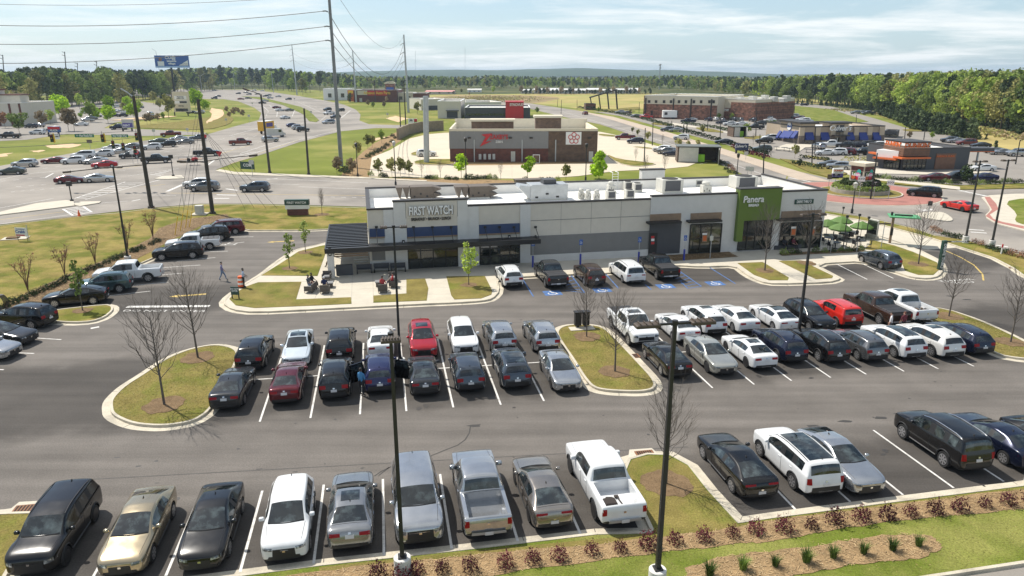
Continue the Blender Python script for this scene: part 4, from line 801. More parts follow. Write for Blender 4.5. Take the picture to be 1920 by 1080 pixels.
# loads and open doors
def bedload():
 p=[o for o in COL.objects if o.get('label','').startswith('white pickup truck with tools')][0];M_=Matrix.Translation(p.location)@p.rotation_euler.to_matrix().to_4x4()
 mb=MB().m(mat('tool_dark',(.03,.022,.018),.8));r=random.Random(3)
 mb.raw([(x,y,.83+h)for x,y,h in((-2.2,.55,0),(-1.9,.6,.08),(-1.7,.4,.1),(-1.75,.15,.1),(-2.05,.05,.1),(-2.25,.2,.08))],[(0,1,2,3,4,5)][:1])
 mb.bbox(-2.25,-1.75,.05,.6,.80,.93,.04)
 o=mb.build('folded_tarp');o.matrix_world=M_;tag(o,'dark crumpled tarp lying in the bed of the white pickup','tarp')
 mb=MB().m(mat('tool_dark',(.03,.022,.018),.8)).tube([(-2.6,-.2,.84),(-1.7,-.1,.86)],.03,6);mb.box(-1.72,-1.55,-.18,0,.82,.87)
 o=mb.build('shovel');o.matrix_world=M_;tag(o,'long handled shovel lying in the bed of the white pickup','shovel')
 p=[o for o in COL.objects if o.get('label','').startswith('white pickup with dark loaded bed')][0];M_=Matrix.Translation(p.location)@p.rotation_euler.to_matrix().to_4x4()
 for i in range(9):
  mb=MB().m(mat('scrap_%d'%(i%3),((.05,.05,.05),(.4,.4,.4),(.12,.08,.05))[i%3],.6));x,y=r.uniform(-2.6,-1.3),r.uniform(-.6,.6)
  mb.at(T(x,y,.8,r.uniform(0,3)));mb.bbox(-.2,.2,-.12,.12,0,r.uniform(.15,.35),.03)
  o=mb.build('cargo_box');o.matrix_world=M_;tag(o,'small box or tool case heaped in the dark bed of the white pickup','cargo','cargo in the white pickup bed')
 b=[o for o in COL.objects if o.get('label','').startswith('dark blue suv with both')][0]
 for sg in(1,-1):
  d=MB().m(M_PAINT);d.at(T(-.42,sg*.93,0,sg*radians(-62)+(0 if sg>0 else 0)))
  d.rings([[(x,y,z)for x,z in((-.98,.34),(-1.0,.98),(-.88,1.52),(-.1,1.56),(0,.98),(0,.34))]for y in(-.04,.04)],True,True,True)
  d.m(M_GLASS).box(-.90,-.1,-.045,.045,1.03,1.46)
  o=d.build('rear_door',b);o.color=PC['black'];o['label']='open rear door'
bedload()
# ---- traffic and cars too far away to show parts: one mesh each
FAR={}
def far_mesh(kind):
 if kind in FAR:return FAR[kind]
 sts,wf,wr,wrad,hl,tl,gr,pz=KINDS[kind]
 o=temp(*cage(sts));s=o.modifiers.new('s','SUBSURF');s.levels=1;s.render_levels=1
 me=evaluated(o);bpy.data.objects.remove(o)
 bvh=BVHTree.FromPolygons([v.co for v in me.vertices],[tuple(p.vertices)for p in me.polygons])
 mb=MB();[mb.m(q)for q in(M_PAINT,M_GLASS,M_TRIM,M_TYRE,M_LAMP,M_TAIL,M_PLATE,M_RIM,M_BEDD)]
 mb.v=[v.co.copy()for v in me.vertices];mb.f=[tuple(p.vertices)for p in me.polygons];mb.mi=[p.material_index for p in me.polygons]
 W_=max(st[1]for st in sts)
 for wx in(wf,wr):
  for sg in(1,-1):
   mb.m(M_TYRE).at(Matrix.Translation((wx,sg*(W_-.10),wrad))@Matrix.Rotation(pi/2,4,'X'));mb.cyl(0,0,-.14,.14,wrad*1.06,n=14)
   mb.m(M_RIM).cyl(0,0,-.15,.15,wrad*.6,n=10)
 mb.at(Matrix())
 for sg in(1,-1):
  y0,y1,z0,z1=hl;h=patch(bvh,[(sg*y0,z0),(sg*y1,z0),(sg*y1,z1),(sg*y0,z1)],'f',M_LAMP,2)
  y0,y1,z0,z1=tl;g=patch(bvh,[(sg*y0,z0),(sg*y1,z0),(sg*y1,z1),(sg*y0,z1)],'r',M_TAIL,2)
  for q,mm in((h,M_LAMP),(g,M_TAIL)):
   if q:mb.m(mm).raw([v.co for v in q.vertices],[tuple(p.vertices)for p in q.polygons])
 g,z0,z1=gr;h=patch(bvh,[(-g,z0),(g,z0),(g,z1),(-g,z1)],'f',M_TRIM,3)
 if h:mb.m(M_TRIM).raw([v.co for v in h.vertices],[tuple(p.vertices)for p in h.polygons])
 if kind=='pickup':mb.m(M_BEDD).box(-2.78,-1.06,-.80,.80,1.25,1.34)
 mb.m(M_PLATE).box(sts[-1][0]-.02,sts[-1][0]+.05,-.16,.16,pz-.06,pz+.06)
 FAR[kind]=mb.mesh('car',40);return FAR[kind]
def far_car(kind,col,x,y,deg,label,group,z=0.0,scale=1.0):
 o=link(NAME[kind].replace('parked_',''),far_mesh(kind));p=G(x,y,z);o.location=(p.x,p.y,z+.01);o.rotation_euler.z=radians(deg);o.color=PC[col];o.scale=(scale,)*3
 return tag(o,label,CAT[kind],group)
TG='traffic at the junction and on the highway'
for a in(('sedan','green',22,327,196,'dark green grey sedan turning out at the left edge of the junction'),('suv','silver',47,313,196,'silver suv behind the dark green sedan at the left edge'),('coupe','maroon',102,306,198,'dark maroon coupe leading the queue at the junction'),('suv','white',139,307,199,'white suv beside the maroon coupe at front of the queue'),('van','white',157,296,199,'white minivan next to the verge in the queue'),('sedan','silver',180,307,200,'silver sedan right behind the light red sedan in the turning lane'),('sedan','red',197,314,200,'light red sedan with glaring windscreen in the turning lane'),('suv','white',194,293.5,200,'white suv second in the queue behind white minivan'),('suv','pearl',211,283,200,'cream suv hidden behind signal heads in the queue'),('sedan','silver',226,288,201,'silver sedan behind two signal heads in the queue'),('sedan','grey',246,279,202,'grey sedan left of the leaning road pole in the queue'),('suv','darkgrey',245,297,202,'dark grey suv beside do not enter sign in the queue'),('pickup','black',293,305.5,22,'black pickup driving away just right of the leaning road pole'),('suv','white',285,280.5,203,'white suv just right of the leaning road pole in the queue'),('coupe','maroon',134,343,20,'dark red car turning in the middle of the junction'),('sedan','silver',187,341,20,'silver sedan turning in the junction behind the dark red car'),('sedan','green',297,269,203,'dark green sedan in the far lane of the queue'),('boxy','black',315,275.5,203,'black boxy suv in the queue behind white suv'),('sedan','silver',335,264,204,'silver sedan in the far lane beside black boxy suv'),('sedan','grey',347,270,204,'grey sedan behind black boxy suv in the queue'),('suv','slate',371,263,205,'slate suv last in the queue beside the wooden pole'),('pickup','rust',321,256,200,'rust red pickup leaving the plaza entrance'),('pickup','rust',451,272,24,'rust red pickup alone in the lanes driving away'),('pickup','black',388,292.5,22,'black pickup towing a flat trailer'),('suv','pearl',371,352,186,'beige white suv hidden behind grey suv in the turning lane'),('suv','grey',384,358,186,'grey suv behind the wooden pole in the turning lane'),('suv','slate',478.5,359,184,'blue grey suv alone on the near road'),('suv','silver',507,266,30,'silver grey suv behind the wooden pole on the highway'),('sedan','blue',550,238,34,'blue sedan on the highway near the grass wedge'),('boxy','black',568,247,30,'black boxy suv by the grass wedge on the highway'),('suv','silver',560,243,30,'grey suv partly behind black boxy suv at the grass wedge'),('sedan','white',535,223,60,'white sedan in the inner lanes of the highway bend'),('suv','darkgrey',614,207.5,235,'dark suv ahead of white pickup on the oncoming lanes'),('pickup','white',617.5,215,235,'white pickup in the oncoming lanes left of the steel pole'),('boxy','black',639,209,235,'black suv right of the steel pole on the oncoming lanes'),('suv','black',629,222,230,'dark suv half hidden by the steel pole'),('van','silver',616,232,225,'silver van nearing the junction on the oncoming lanes'),('suv','navy',402,185.5,185,'navy suv on the far road above the green slope'),('sedan','darkgrey',409,181.5,185,'dark sedan just behind navy suv on the far road'),('sedan','silver',402,170.5,185,'silver car at the edge of the far wood'),('suv','navy',447,176.5,190,'navy suv in the middle of the far bend'),('sedan','grey',461,174.5,190,'grey car in the far bend beside navy suv'),('suv','grey',467,178,195,'grey suv at the tip of the far grass median'),('suv','white',477,170.5,190,'white suv farthest along the far bend'),('sedan','white',492,171,190,'white sedan farthest right along the far bend'),('sedan','black',483,177.5,195,'black car beside the lamp on wooden pole in far bend'),('suv','darkgrey',498,181.5,200,'dark suv above the median on the far bend'),('sedan','grey',504,179.5,200,'grey car behind dark suv above the median'),('sedan','silver',522,182,205,'silver sedan above the grass median'),('suv','darkgrey',541,187.5,205,'dark suv on the oncoming lanes above the grass median'),('sedan','rust',452,187,15,'dark red car below the tip of the grass median'),('sedan','darkgrey',466,185.5,15,'dark car just below the tip of the grass median'),('sedan','black',492,194.5,25,'black car behind the wooden lamp pole on near lanes'),('sedan','silver',497,190.5,25,'silver car ahead of black car on near lanes'),('sedan','maroon',519,203.5,40,'small maroon car in the near lanes of the bend'),('sedan','white',525,208.5,45,'white car beside small maroon car in the bend'),('sedan','grey',543,208.5,50,'grey car by the median kerb in the bend'),('suv','silver',507,185,25,'pale suv beyond the wooden lamp pole on near lanes')):
 far_car(*a,TG)
side_car('suv','black',1751,371.5,148,'black suv leaving the roundabout','',(1.05,1,1),'r',True)
car('coupe','brightred',G(1796,393),radians(105),'bright red muscle coupe approaching the roundabout','darkwheels',scale=(1.02,1.05,1.02))
P1='cars in the plaza across the highway'
for a in(('pickup','black',19,259,182,'black pickup on the plaza road at the left edge'),('suv','white',71,252,182,'white suv on the plaza road beside red and blue sign'),('sedan','white',153,236,195,'white sedan at the plaza road bend'),('pickup','navy',224,243,184,'navy pickup in front of purple sign'),('suv','darkgrey',58,240,170,'dark suv near the beige store corner'),('sedan','silver',72,238,170,'silver sedan near the beige store corner'),('sedan','silver',165,228,20,'silver sedan first in plaza row behind bright tree'),('sedan','grey',172,224,20,'grey sedan second in plaza row behind bright tree'),('sedan','black',180,220,20,'black sedan third in plaza row behind bright tree'),('suv','white',160,213,20,'white suv deep in the plaza row'),('sedan','navy',216,219,185,'navy car in the row left of the leaning road pole'),('suv','black',230,219,185,'black suv in the row left of the leaning road pole'),('suv','white',214,211,185,'white suv in the second row left of leaning road pole'),('sedan','silver',226,211,185,'silver car in the second row left of leaning road pole'),('sedan','white',236,212,185,'white car touching leaning road pole in second row'),('boxy','silver',283,216,100,'silver boxy car right of the leaning road pole'),('suv','black',287,222,100,'black suv right of the leaning road pole'),('bigsuv','white',221,202,20,'white van like suv at back of plaza lot'),('suv','white',100,246,182,'white suv behind the red and blue sign'),('suv','silver',375,213,190,'silver suv behind the tall tenant sign'),('sedan','black',360,213,190,'black sedan behind the tall tenant sign'),('sedan','maroon',190,207,20,'maroon car at back of plaza lot'),('sedan','silver',250,206,20,'silver car at back of plaza lot right of road pole'),('suv','darkgrey',262,203,20,'dark suv at back of plaza lot right of road pole')):
 far_car(*a,P1)
P2='cars in the lots across the side road'
for a in(('suv','white',800,293,12,'white suv behind the tall bare steel post',.01),('pickup','maroon',1172,262,175,'maroon pickup in the chicken restaurant lot',.01),('suv','navy',1191,269,178,'navy suv beside maroon pickup in the chicken restaurant lot',.01),('suv','white',1241,285,150,'white suv first of three in the concrete lot',.01),('suv','grey',1249,289,150,'grey suv middle of three in the concrete lot',.01),('sedan','navy',1262,293,155,'navy sedan third of three in the concrete lot',.01),('suv','white',1277,262,160,'white suv driving on the side road behind small tree'),('suv','slate',1251,246.5,175,'blue grey suv crossing the side road'),('sedan','silver',1267,247,175,'silver sedan right behind the blue grey suv'),('suv','rust',1097,215,100,'rust red suv on the side road near steel frame'),('pickup','brightred',1212,222.5,180,'bright red pickup by the brick hotel'),('sedan','grey',1192,220,180,'grey sedan left of bright red pickup'),('suv','silver',1162,213,180,'silver car by the steel frame hut'),('sedan','grey',1175,213.5,180,'grey car beside silver car by the steel frame hut'),('pickup','navy',1290,231,170,'navy pickup near the brick pump house'),('sedan','silver',1296,227,170,'silver car behind navy pickup by brick pump house'),('suv','navy',1328,227,100,'navy suv under the brick building sign'),('suv','pearl',1340,227,100,'beige suv under the brick building sign'),('suv','grey',1352,229,100,'grey suv under the brick building sign'),('suv','slate',1375,227,100,'slate suv against the brick corner block'),('suv','grey',1386,228,100,'grey car against the brick corner block'),('sedan','white',1389,234.5,175,'white car crossing in front of brick corner block'),('suv','white',1367,235.5,178,'white suv side on before the brick corner block'),('sedan','navy',1354,233,160,'navy car next to side on white suv'),('suv','slate',1411,228,95,'slate suv at the right end of brick corner block'),('pickup','black',1416,242.5,175,'black pickup in the row right of the thin street tree'),('suv','darkgrey',1425,234.5,175,'dark suv behind black pickup'),('sedan','navy',1357,270,172,'navy sedan behind the hedge of the custard restaurant lot'),('van','white',1444,262.5,178,'white minivan left of blue awnings'),('suv','black',1432,268.5,175,'black suv beside the terrace of blue awning restaurant'),('suv','green',1428,284.5,178,'dark green suv in front of terrace of blue awning restaurant'),('suv','silver',1534,279,95,'silver suv at the terrace end under blue awnings'),('pickup','white',1560,276,165,'white pickup at the glass door of blue awning restaurant'),('suv','darkgrey',1584,277,160,'dark suv right of white pickup at the glass door'),('sedan','white',1547,291,172,'white sedan in the aisle in front of blue awnings'),('suv','white',1568,290.5,160,'white suv beside white sedan in the aisle'),('suv','maroon',1586,290,140,'maroon suv behind the small red sign'),('boxy','black',1616,290.5,172,'black off road suv in the aisle'),('boxy','green',1633,290.5,172,'dark boxy suv right of the black off road suv'),('sedan','navy',1604,276,170,'navy sedan under the third blue awning'),('suv','black',1620,275.5,165,'black suv under the fourth blue awning'),('suv','white',1643,277,170,'white suv under the last blue awning'),('sedan','grey',1555,313.5,160,'grey sedan first of two behind coffee shop sign'),('suv','silver',1571,318,160,'silver hatchback second of two behind coffee shop sign'),('sedan','maroon',1751,339,175,'maroon sedan waiting in the drive lane of coffee shop'),('van','darkgrey',1793,338.5,178,'dark van behind conifer in drive lane of coffee shop'),('sedan','blue',1842,339,178,'bright blue sedan in drive lane of coffee shop'),('sedan','white',1840,321,178,'white sedan at the pick up window of coffee shop'),('suv','darkgrey',1780,267,170,'dark suv behind the coffee shop roof'),('sedan','silver',1791,268,175,'silver sedan behind the coffee shop roof'),('van','rust',1811,272,178,'dark red minivan behind the coffee shop'),('sedan','black',1838,277,178,'black sedan below the pines behind coffee shop'),('coupe','grey',1864,287,172,'grey coupe in the back lot at right'),('sedan','silver',1875,290,172,'silver sedan in the back lot at right'),('bigsuv','silver',1908,293,175,'silver large suv in the back lot at the right edge'),('suv','silver',1604,213.5,175,'silver suv by the young pines on the far drive'),('suv','grey',1616,213.5,175,'grey suv second of three by the young pines'),('pickup','grey',1628,215,175,'grey pickup third of three by the young pines'),('sedan','silver',1470,197,180,'silver car at the far end of the green lawn'),('pickup','silver',1483,197,180,'silver pickup at the far end of the green lawn'),('sedan','black',1508,198,180,'black sedan at the far end of the green lawn'),('sedan','white',1467,218,100,'white car driving down the aisle beside lawn'),('suv','slate',1440,222,175,'slate suv beside pink canopy'),('sedan','white',1443,228,175,'white car below the pink canopy'),('suv','silver',1438,225,175,'silver suv between slate suv and white car near pink canopy')):
 far_car(*a[:6],P2,z=(a[6]if len(a)>6 else 0))
lawn_cols=['navy','grey','silver','black','white','silver','slate','darkgrey']
ordw=['first','second','third','fourth','fifth','sixth','seventh','last']
for i in range(8):far_car(('suv','sedan')[i%2],lawn_cols[i],1439+i*4.6,201+i*1.25,165,f'{lawn_cols[i]} car, {ordw[i]} from the left in the row along far lawn edge',P2)
for i in range(6):far_car(('suv','sedan')[i%2],['silver','grey','maroon','white','white','silver'][i],1488+i*5,220+i*2.1,165,f'{["silver", "grey", "maroon", "white", "white", "silver"][i]} car, {ordw[i]} from the top in the row along near lawn edge',P2)
# ---------------------------------------------------------------- buildings
random.seed(31)
M_STUCCO=mat('beige_stucco',(.60,.555,.475),.85,var=.05,scale=1.2)
M_STUCCOG=mat('grey_stucco',(.20,.195,.185),.85,var=.06,scale=1.2)
M_ROOFW=mat('white_membrane_roof',(.86,.84,.79),.7,var=.07,scale=.5)
M_COPE=mat('dark_coping',(.035,.03,.027),.5,var=.1)
M_STORE=mat('storefront_glass',(.014,.018,.017),.05,var=.4,scale=.9,spec=.9,col2=(.10,.11,.075),c2=(.5,.7),c2scale=.7)  # second colour paints in greenish reflections and the lit interior
M_FRAME=mat('black_frame',(.014,.014,.015),.45,var=.08)
M_NAVY=mat('navy_band',(.030,.055,.135),.5,var=.08,scale=2)
M_WOOD=mat('warm_wood',(.27,.185,.12),.7,var=.2,scale=3)
M_GREENW=mat('olive_green_panel',(.105,.165,.022),.5,var=.06,scale=1)
M_SIGNW=mat('sign_white',(.78,.78,.76),.4,var=.02)
M_SIGNG=mat('sign_green',(.02,.06,.045),.5,var=.05)
M_SIGNR=mat('sign_red',(.50,.02,.025),.45,var=.06)
M_SIGNO=mat('sign_orange',(.58,.13,.03),.45,var=.05)
M_SIGNY=mat('sign_yellow',(.80,.52,.04),.45,var=.05)
M_BLUE=mat('sign_blue',(.03,.10,.35),.45,var=.06)
M_CHAR=mat('charcoal_panel',(.060,.063,.07),.6,var=.08)
M_CREAM=mat('cream_wall',(.62,.56,.43),.8,var=.06)
M_UNIT=mat('unit_grey',(.50,.49,.44),.6,var=.1,scale=2)
M_UNITB=mat('unit_brown',(.115,.09,.068),.6,var=.12,scale=2)
M_STEEL=mat('galvanised_steel',(.42,.44,.45),.45,metal=.5,var=.12,scale=2)
M_PURPLE=mat('sign_purple',(.10,.07,.28),.5,var=.1)
def brickmat(name,c1,c2,mortar,w=.4,h=.2,var=.2):
 m=bpy.data.materials.new(name);m.use_nodes=True;N=m.node_tree.nodes;L=m.node_tree.links;b=N['Principled BSDF'];b.inputs['Roughness'].default_value=.85
 tc=N.new('ShaderNodeTexCoord');mp=N.new('ShaderNodeMapping');mp.inputs['Rotation'].default_value=(pi/2,0,0);L.new(tc.outputs['Object'],mp.inputs[0])
 br=N.new('ShaderNodeTexBrick');br.inputs['Color1'].default_value=(*c1,1);br.inputs['Color2'].default_value=(*c2,1);br.inputs['Mortar'].default_value=(*mortar,1)
 br.inputs['Scale'].default_value=1;br.inputs['Brick Width'].default_value=w;br.inputs['Row Height'].default_value=h;br.inputs['Mortar Size'].default_value=.012
 L.new(mp.outputs[0],br.inputs[0]);n=N.new('ShaderNodeTexNoise');n.inputs['Scale'].default_value=1.1;n.inputs['Detail'].default_value=6;L.new(tc.outputs['Object'],n.inputs[0])
 mr=N.new('ShaderNodeMapRange');mr.inputs[1].default_value=.3;mr.inputs[2].default_value=.7;mr.inputs[3].default_value=1-var;mr.inputs[4].default_value=1+var;L.new(n.outputs[0],mr.inputs[0])
 s=N.new('ShaderNodeVectorMath');s.operation='SCALE';L.new(br.outputs[0],s.inputs[0]);L.new(mr.outputs[0],s.inputs['Scale']);L.new(s.outputs[0],b.inputs['Base Color'])
 MATS[name]=m;return m
M_WBRICK=brickmat('white_brick',(.64,.63,.60),(.61,.60,.57),(.55,.54,.51),.3,.1,var=.04)
M_BRICKB=brickmat('brown_brick',(.135,.085,.055),(.10,.065,.045),(.15,.12,.09),.5,.25)
M_BRICKR=brickmat('red_brick',(.16,.055,.040),(.11,.045,.035),(.12,.08,.06),.5,.25)
M_BRICKM=brickmat('mixed_brick',(.30,.135,.085),(.14,.075,.055),(.16,.12,.10),1.1,.5,.45)
def ribmat(name,col,axis=0,freq=9):
 m=mat(name,col,.5,var=.05);N=m.node_tree.nodes;L=m.node_tree.links;b=N['Principled BSDF'];src=b.inputs['Base Color'].links[0].from_socket
 tc=N.new('ShaderNodeTexCoord');w=N.new('ShaderNodeTexWave');w.bands_direction='XYZ'[axis];w.inputs['Scale'].default_value=freq;w.inputs['Distortion'].default_value=0;L.new(tc.outputs['Object'],w.inputs[0])
 bp=N.new('ShaderNodeBump');bp.inputs['Strength'].default_value=.9;bp.inputs['Distance'].default_value=.08;L.new(w.outputs[1],bp.inputs['Height']);L.new(bp.outputs[0],b.inputs['Normal']);return m
M_RIB=ribmat('ribbed_steel',(.25,.25,.25),0,1.2)
class Facade:
 """local frame: x along the front, y into the building, z up"""
 def __init__(s,pl,pr,name,label,cat,z=0.0,group=None,ang=None):
  s.o=G(*pl,z);q=G(*pr,z);s.ang=atan2(q.y-s.o.y,q.x-s.o.x)if ang is None else ang;s.w=(q-s.o).length
  s.u=Vector((cos(s.ang),sin(s.ang),0));s.n=Vector((-sin(s.ang),cos(s.ang),0))
  s.root=thing(name,label,cat,s.o,s.ang,group)
 def at(s,px,py,d=0.0):
  p=onplane(px,py,s.o+s.n*d,s.n)-s.o;return p.dot(s.u),p.z
 def rect(s,mb,x0,y0,x1,y1,d0,d1):
  a=s.at(x0,(y0+y1)/2,d0)[0];b=s.at(x1,(y0+y1)/2,d0)[0];xm=(x0+x1)/2
  t=s.at(xm,y0,d0)[1];u=s.at(xm,y1,d0)[1];return mb.box(min(a,b),max(a,b),d0,d1,min(t,u),max(t,u))
 def roofpt(s,px,py,z):
  p=G(px,py,z+s.o.z)-s.o;return p.dot(s.u),p.dot(s.n)
 def part(s,name,mb,smooth=None):return mb.build(name,s.root,smooth)
def shell(F,x0,x1,y0,y1,h,mats_,roofz,cope=M_COPE,t=.3,hs=None,ch=.14,base=0):
 """four walls with parapet, roof and coping; hs: heights (front, right, back, left)"""
 hs=hs or(h,)*4;mf,mr,mb_,ml=mats_ if isinstance(mats_,tuple)else(mats_,)*4
 w=MB();w.m(mf).box(x0,x1,y0,y0+t,base,hs[0]);w.m(mb_).box(x0,x1,y1-t,y1,base,hs[2]);w.m(ml).box(x0,x0+t,y0+t,y1-t,base,hs[3]);w.m(mr).box(x1-t,x1,y0+t,y1-t,base,hs[1])
 F.part('wall',w);r=MB().m(M_ROOFW).box(x0+t,x1-t,y0+t,y1-t,roofz-.25,roofz);F.part('roof',r)
 c=MB().m(cope);e=.05
 c.box(x0-e,x1+e,y0-e,y0+t+.03,hs[0],hs[0]+ch);c.box(x0-e,x1+e,y1-t-.03,y1+e,hs[2],hs[2]+ch)
 c.box(x0-e,x0+t+.03,y0+t+.03,y1-t-.03,hs[3],hs[3]+ch);c.box(x1-t-.03,x1+e,y0+t+.03,y1-t-.03,hs[1],hs[1]+ch)
 F.part('coping',c)
def window(F,x0,y0,x1,y1,nv=3,nh=1,d=-.02,name='window',bar=.05):
 a=F.at(x0,(y0+y1)/2)[0];b=F.at(x1,(y0+y1)/2)[0];xm=(x0+x1)/2;zt=F.at(xm,y0)[1];zb=max(F.at(xm,y1)[1],.14)
 f=MB().m(M_FRAME)
 for i in range(nv+1):x=a+(b-a)*i/nv;f.box(x-bar,x+bar,d-.09,d+.02,zb,zt)
 for i in range(nh+2):z=zb+(zt-zb)*i/(nh+1);f.box(a+bar+.002,b-bar-.002,d-.075,d+.015,max(z-bar,.12),z+bar)
 fo=F.part(name,f);g=MB().m(M_STORE).box(a,b,d-.03,d-.005,zb,zt);g.build('pane',fo);return a,b,zb,zt
# --- the restaurant row in front
F1=Facade((695,510),(1537,465),'restaurant_building','long white and beige one storey restaurant building behind the front lot','building')
BD=13.2;W1=F1.w
sx=lambda x,y=450:F1.at(x,y)[0]
x_t0,x_t1,x_m,x_g0,x_g1=sx(740),sx(877),sx(1216),sx(1374),sx(1451)
H1=F1.at(720,393)[1];HT1=F1.at(810,376)[1];H2=F1.at(1040,381)[1];H3=F1.at(1300,366)[1];HG=F1.at(1412,353)[1];RZ=5.15
w=MB()
w.m(M_STUCCO).box(0,x_m,0,.3,0,min(H1,H2));w.m(M_WBRICK)
w.box(x_m,W1,-.12,.3,0,H3)
w.box(x_t0,x_t1,-.22,.3,H1-.9,HT1);w.box(x_t0,sx(763),-.22,-.002,.1,H1-.9);w.box(sx(858),x_t1,-.22,-.002,.1,H1-.9);w.m(M_STUCCO).box(sx(763),sx(858),-.2,-.002,F1.at(810,424)[1],H1-.9-.002);w.box(sx(763),sx(858),-.24,-.222,H1-.9,HT1-.02);w.m(M_COPE).box(sx(763)-.03,sx(763),-.235,-.222,H1-.9,HT1-.03);w.box(sx(858),sx(858)+.03,-.235,-.222,H1-.9,HT1-.03)
w.m(M_WBRICK).box(sx(721),x_t0-.003,-.1,-.002,.1,H1-.02);w.box(x_t1+.003,sx(898),-.12,-.002,.1,H2-.02);w.box(sx(975),sx(994),-.12,-.002,.1,H2-.02)
w.box(0,sx(721)-.003,-.1,-.002,.1,F1.at(710,489)[1]);w.box(sx(994)+.003,x_m-.003,-.1,-.002,.1,F1.at(1100,473)[1])
w.m(M_STUCCOG).box(sx(994)+.003,x_m-.003,-.07,-.002,F1.at(1100,473)[1]+.01,F1.at(1100,438)[1]);w.box(sx(696),sx(724),-.06,-.003,F1.at(710,488)[1]+.02,F1.at(710,461)[1])
w.m(M_STUCCO)
for i in range(1,4):x=sx(994)+(x_m-sx(994))*i/4;w.m(M_STUCCOG).box(x-.012,x+.012,-.012,-.001,F1.at(1100,437)[1],H2-.05)
w.box(sx(994)+.01,x_m-.01,-.02,-.001,F1.at(1100,410)[1],F1.at(1100,410)[1]+.05)
w.m(M_WBRICK).box(0,W1,BD-.3,BD,0,6.15);w.box(0,.3,.3,BD-.3,0,H1);w.box(W1-.3,W1,.3,BD-.3,0,H3)
w.box(sx(1285),sx(1333),BD-.28,BD+.6,5.0,7.3)
F1.part('wall',w)
r=MB().m(M_ROOFW).box(.3,W1-.3,.3,BD-.3,RZ-.25,RZ);r.box(.3,W1-.3,BD-.36,BD-.302,RZ,6.1);r.box(.302,.36,.3,BD-.4,RZ,H1-.04)
F1.part('roof',r)
c=MB().m(M_COPE);e=.06
c.box(-e,x_t0-.01,-e-.05,.34,H1,H1+.16);c.box(x_t0-e,x_t1+e,-.28,.34,HT1,HT1+.16);c.box(x_t1+e+.01,x_m,-e,.34,H2,H2+.16);c.box(x_m,x_g0-.02,-.18,.34,H3,H3+.16);c.box(x_g1+.02,W1+e,-.18,.34,H3,H3+.16)
c.box(-e,W1+e,BD-.34,BD+e,6.15,6.28);c.box(-e,.34,.34,BD-.34,H1,H1+.13);c.box(W1-.34,W1+e,.34,BD-.34,H3,H3+.13);c.box(sx(1285)-e,sx(1333)+e,BD-.3,BD+.66,7.3,7.44)
F1.part('coping',c)
for x0,y0,x1,y1 in((693,429,721.5,444),(763,424.5,858,442),(898.5,420.5,974.5,437)):
 b=MB().m(M_NAVY);F1.rect(b,x0,y0,x1,y1,-.16,-.001 if x0!=763 else-.202);F1.part('navy_panel',b)
 b=MB().m(M_WOOD);F1.rect(b,x0,y1,x1,y1+3,-.15,-.003 if x0!=763 else-.202);F1.part('wood_trim',b)
window(F1,765,452,859,507,4,2,-.03);window(F1,900,449,974,502,4,2,-.03)
zc=F1.at(850,449)[1]
c=MB().m(M_FRAME).box(-3.9,sx(1001),-2.1,-.25,zc-.12,zc+.02);c.box(-4.0,sx(1004),-2.25,-2.1,zc-.3,zc+.16);c.box(sx(1001),sx(1004),-2.1,-.25,zc-.25,zc+.12)
F1.part('canopy',c)
for x in(707,776,811,846,909,936,963,1003):
 b=MB().m(M_FRAME).tube([(sx(x),-.2,F1.at(x,425)[1]),(sx(x),-1.95,zc)],.035,6);b.box(sx(x)-.14,sx(x)+.14,-.24,-.16,F1.at(x,425)[1]-.1,F1.at(x,425)[1]+.1);F1.part('canopy_rod',b)
# steel roofed terrace on the left
px0,px1=-3.95,-.05;zp=zc-.02
p=MB().m(M_FRAME);p.box(px0-.12,px0,-2.1,9.4,zp-.28,zp+.16);p.box(px0,px1,9.25,9.4,zp-.28,zp+.16)
for i in range(16):y=-1.9+i*.72;p.box(px0+.02,px1,y,y+.32,zp-.02,zp+.13)
p.m(mat('slat_gap',(.05,.05,.05),.6)).box(px0+.02,px1,-2.08,9.24,zp-.09,zp-.03)
F1.part('terrace_roof',p)
p=MB().m(M_WBRICK).box(px0+.05,px0+.65,-1.9,-1.3,.1,zp-.1);F1.part('terrace_pier',p)
for yy in(2.4,6.4):F1.part('terrace_post',MB().m(M_FRAME).box(px0+.2,px0+.35,yy,yy+.15,.1,zp-.1))
p=MB().m(M_CHAR).box(px0+.75,px0+2.3,-1.2,-.9,.1,1.15);p.m(M_WOOD)
for i in range(4):p.box(px0+.7,px1-.05,-.7,-.62,zp-.42-i*.2,zp-.30-i*.2)
p.m(M_UNIT)
for i in range(4):p.box(px0+2.4,px1-.1,.9,.95,.5+i*.28,.62+i*.28)
F1.part('terrace_counter',p)
for x,y in((px0+.35,-1.95),(sx(952+2),-.2),(sx(756),-.3)):
 b=MB().m(M_FRAME).box(x-.13,x+.13,y-.07,y,2.3,3.1);b.m(M_SIGNW).cyl(x,y-.12,2.42,2.98,.06,n=8);F1.part('wall_lamp',b)
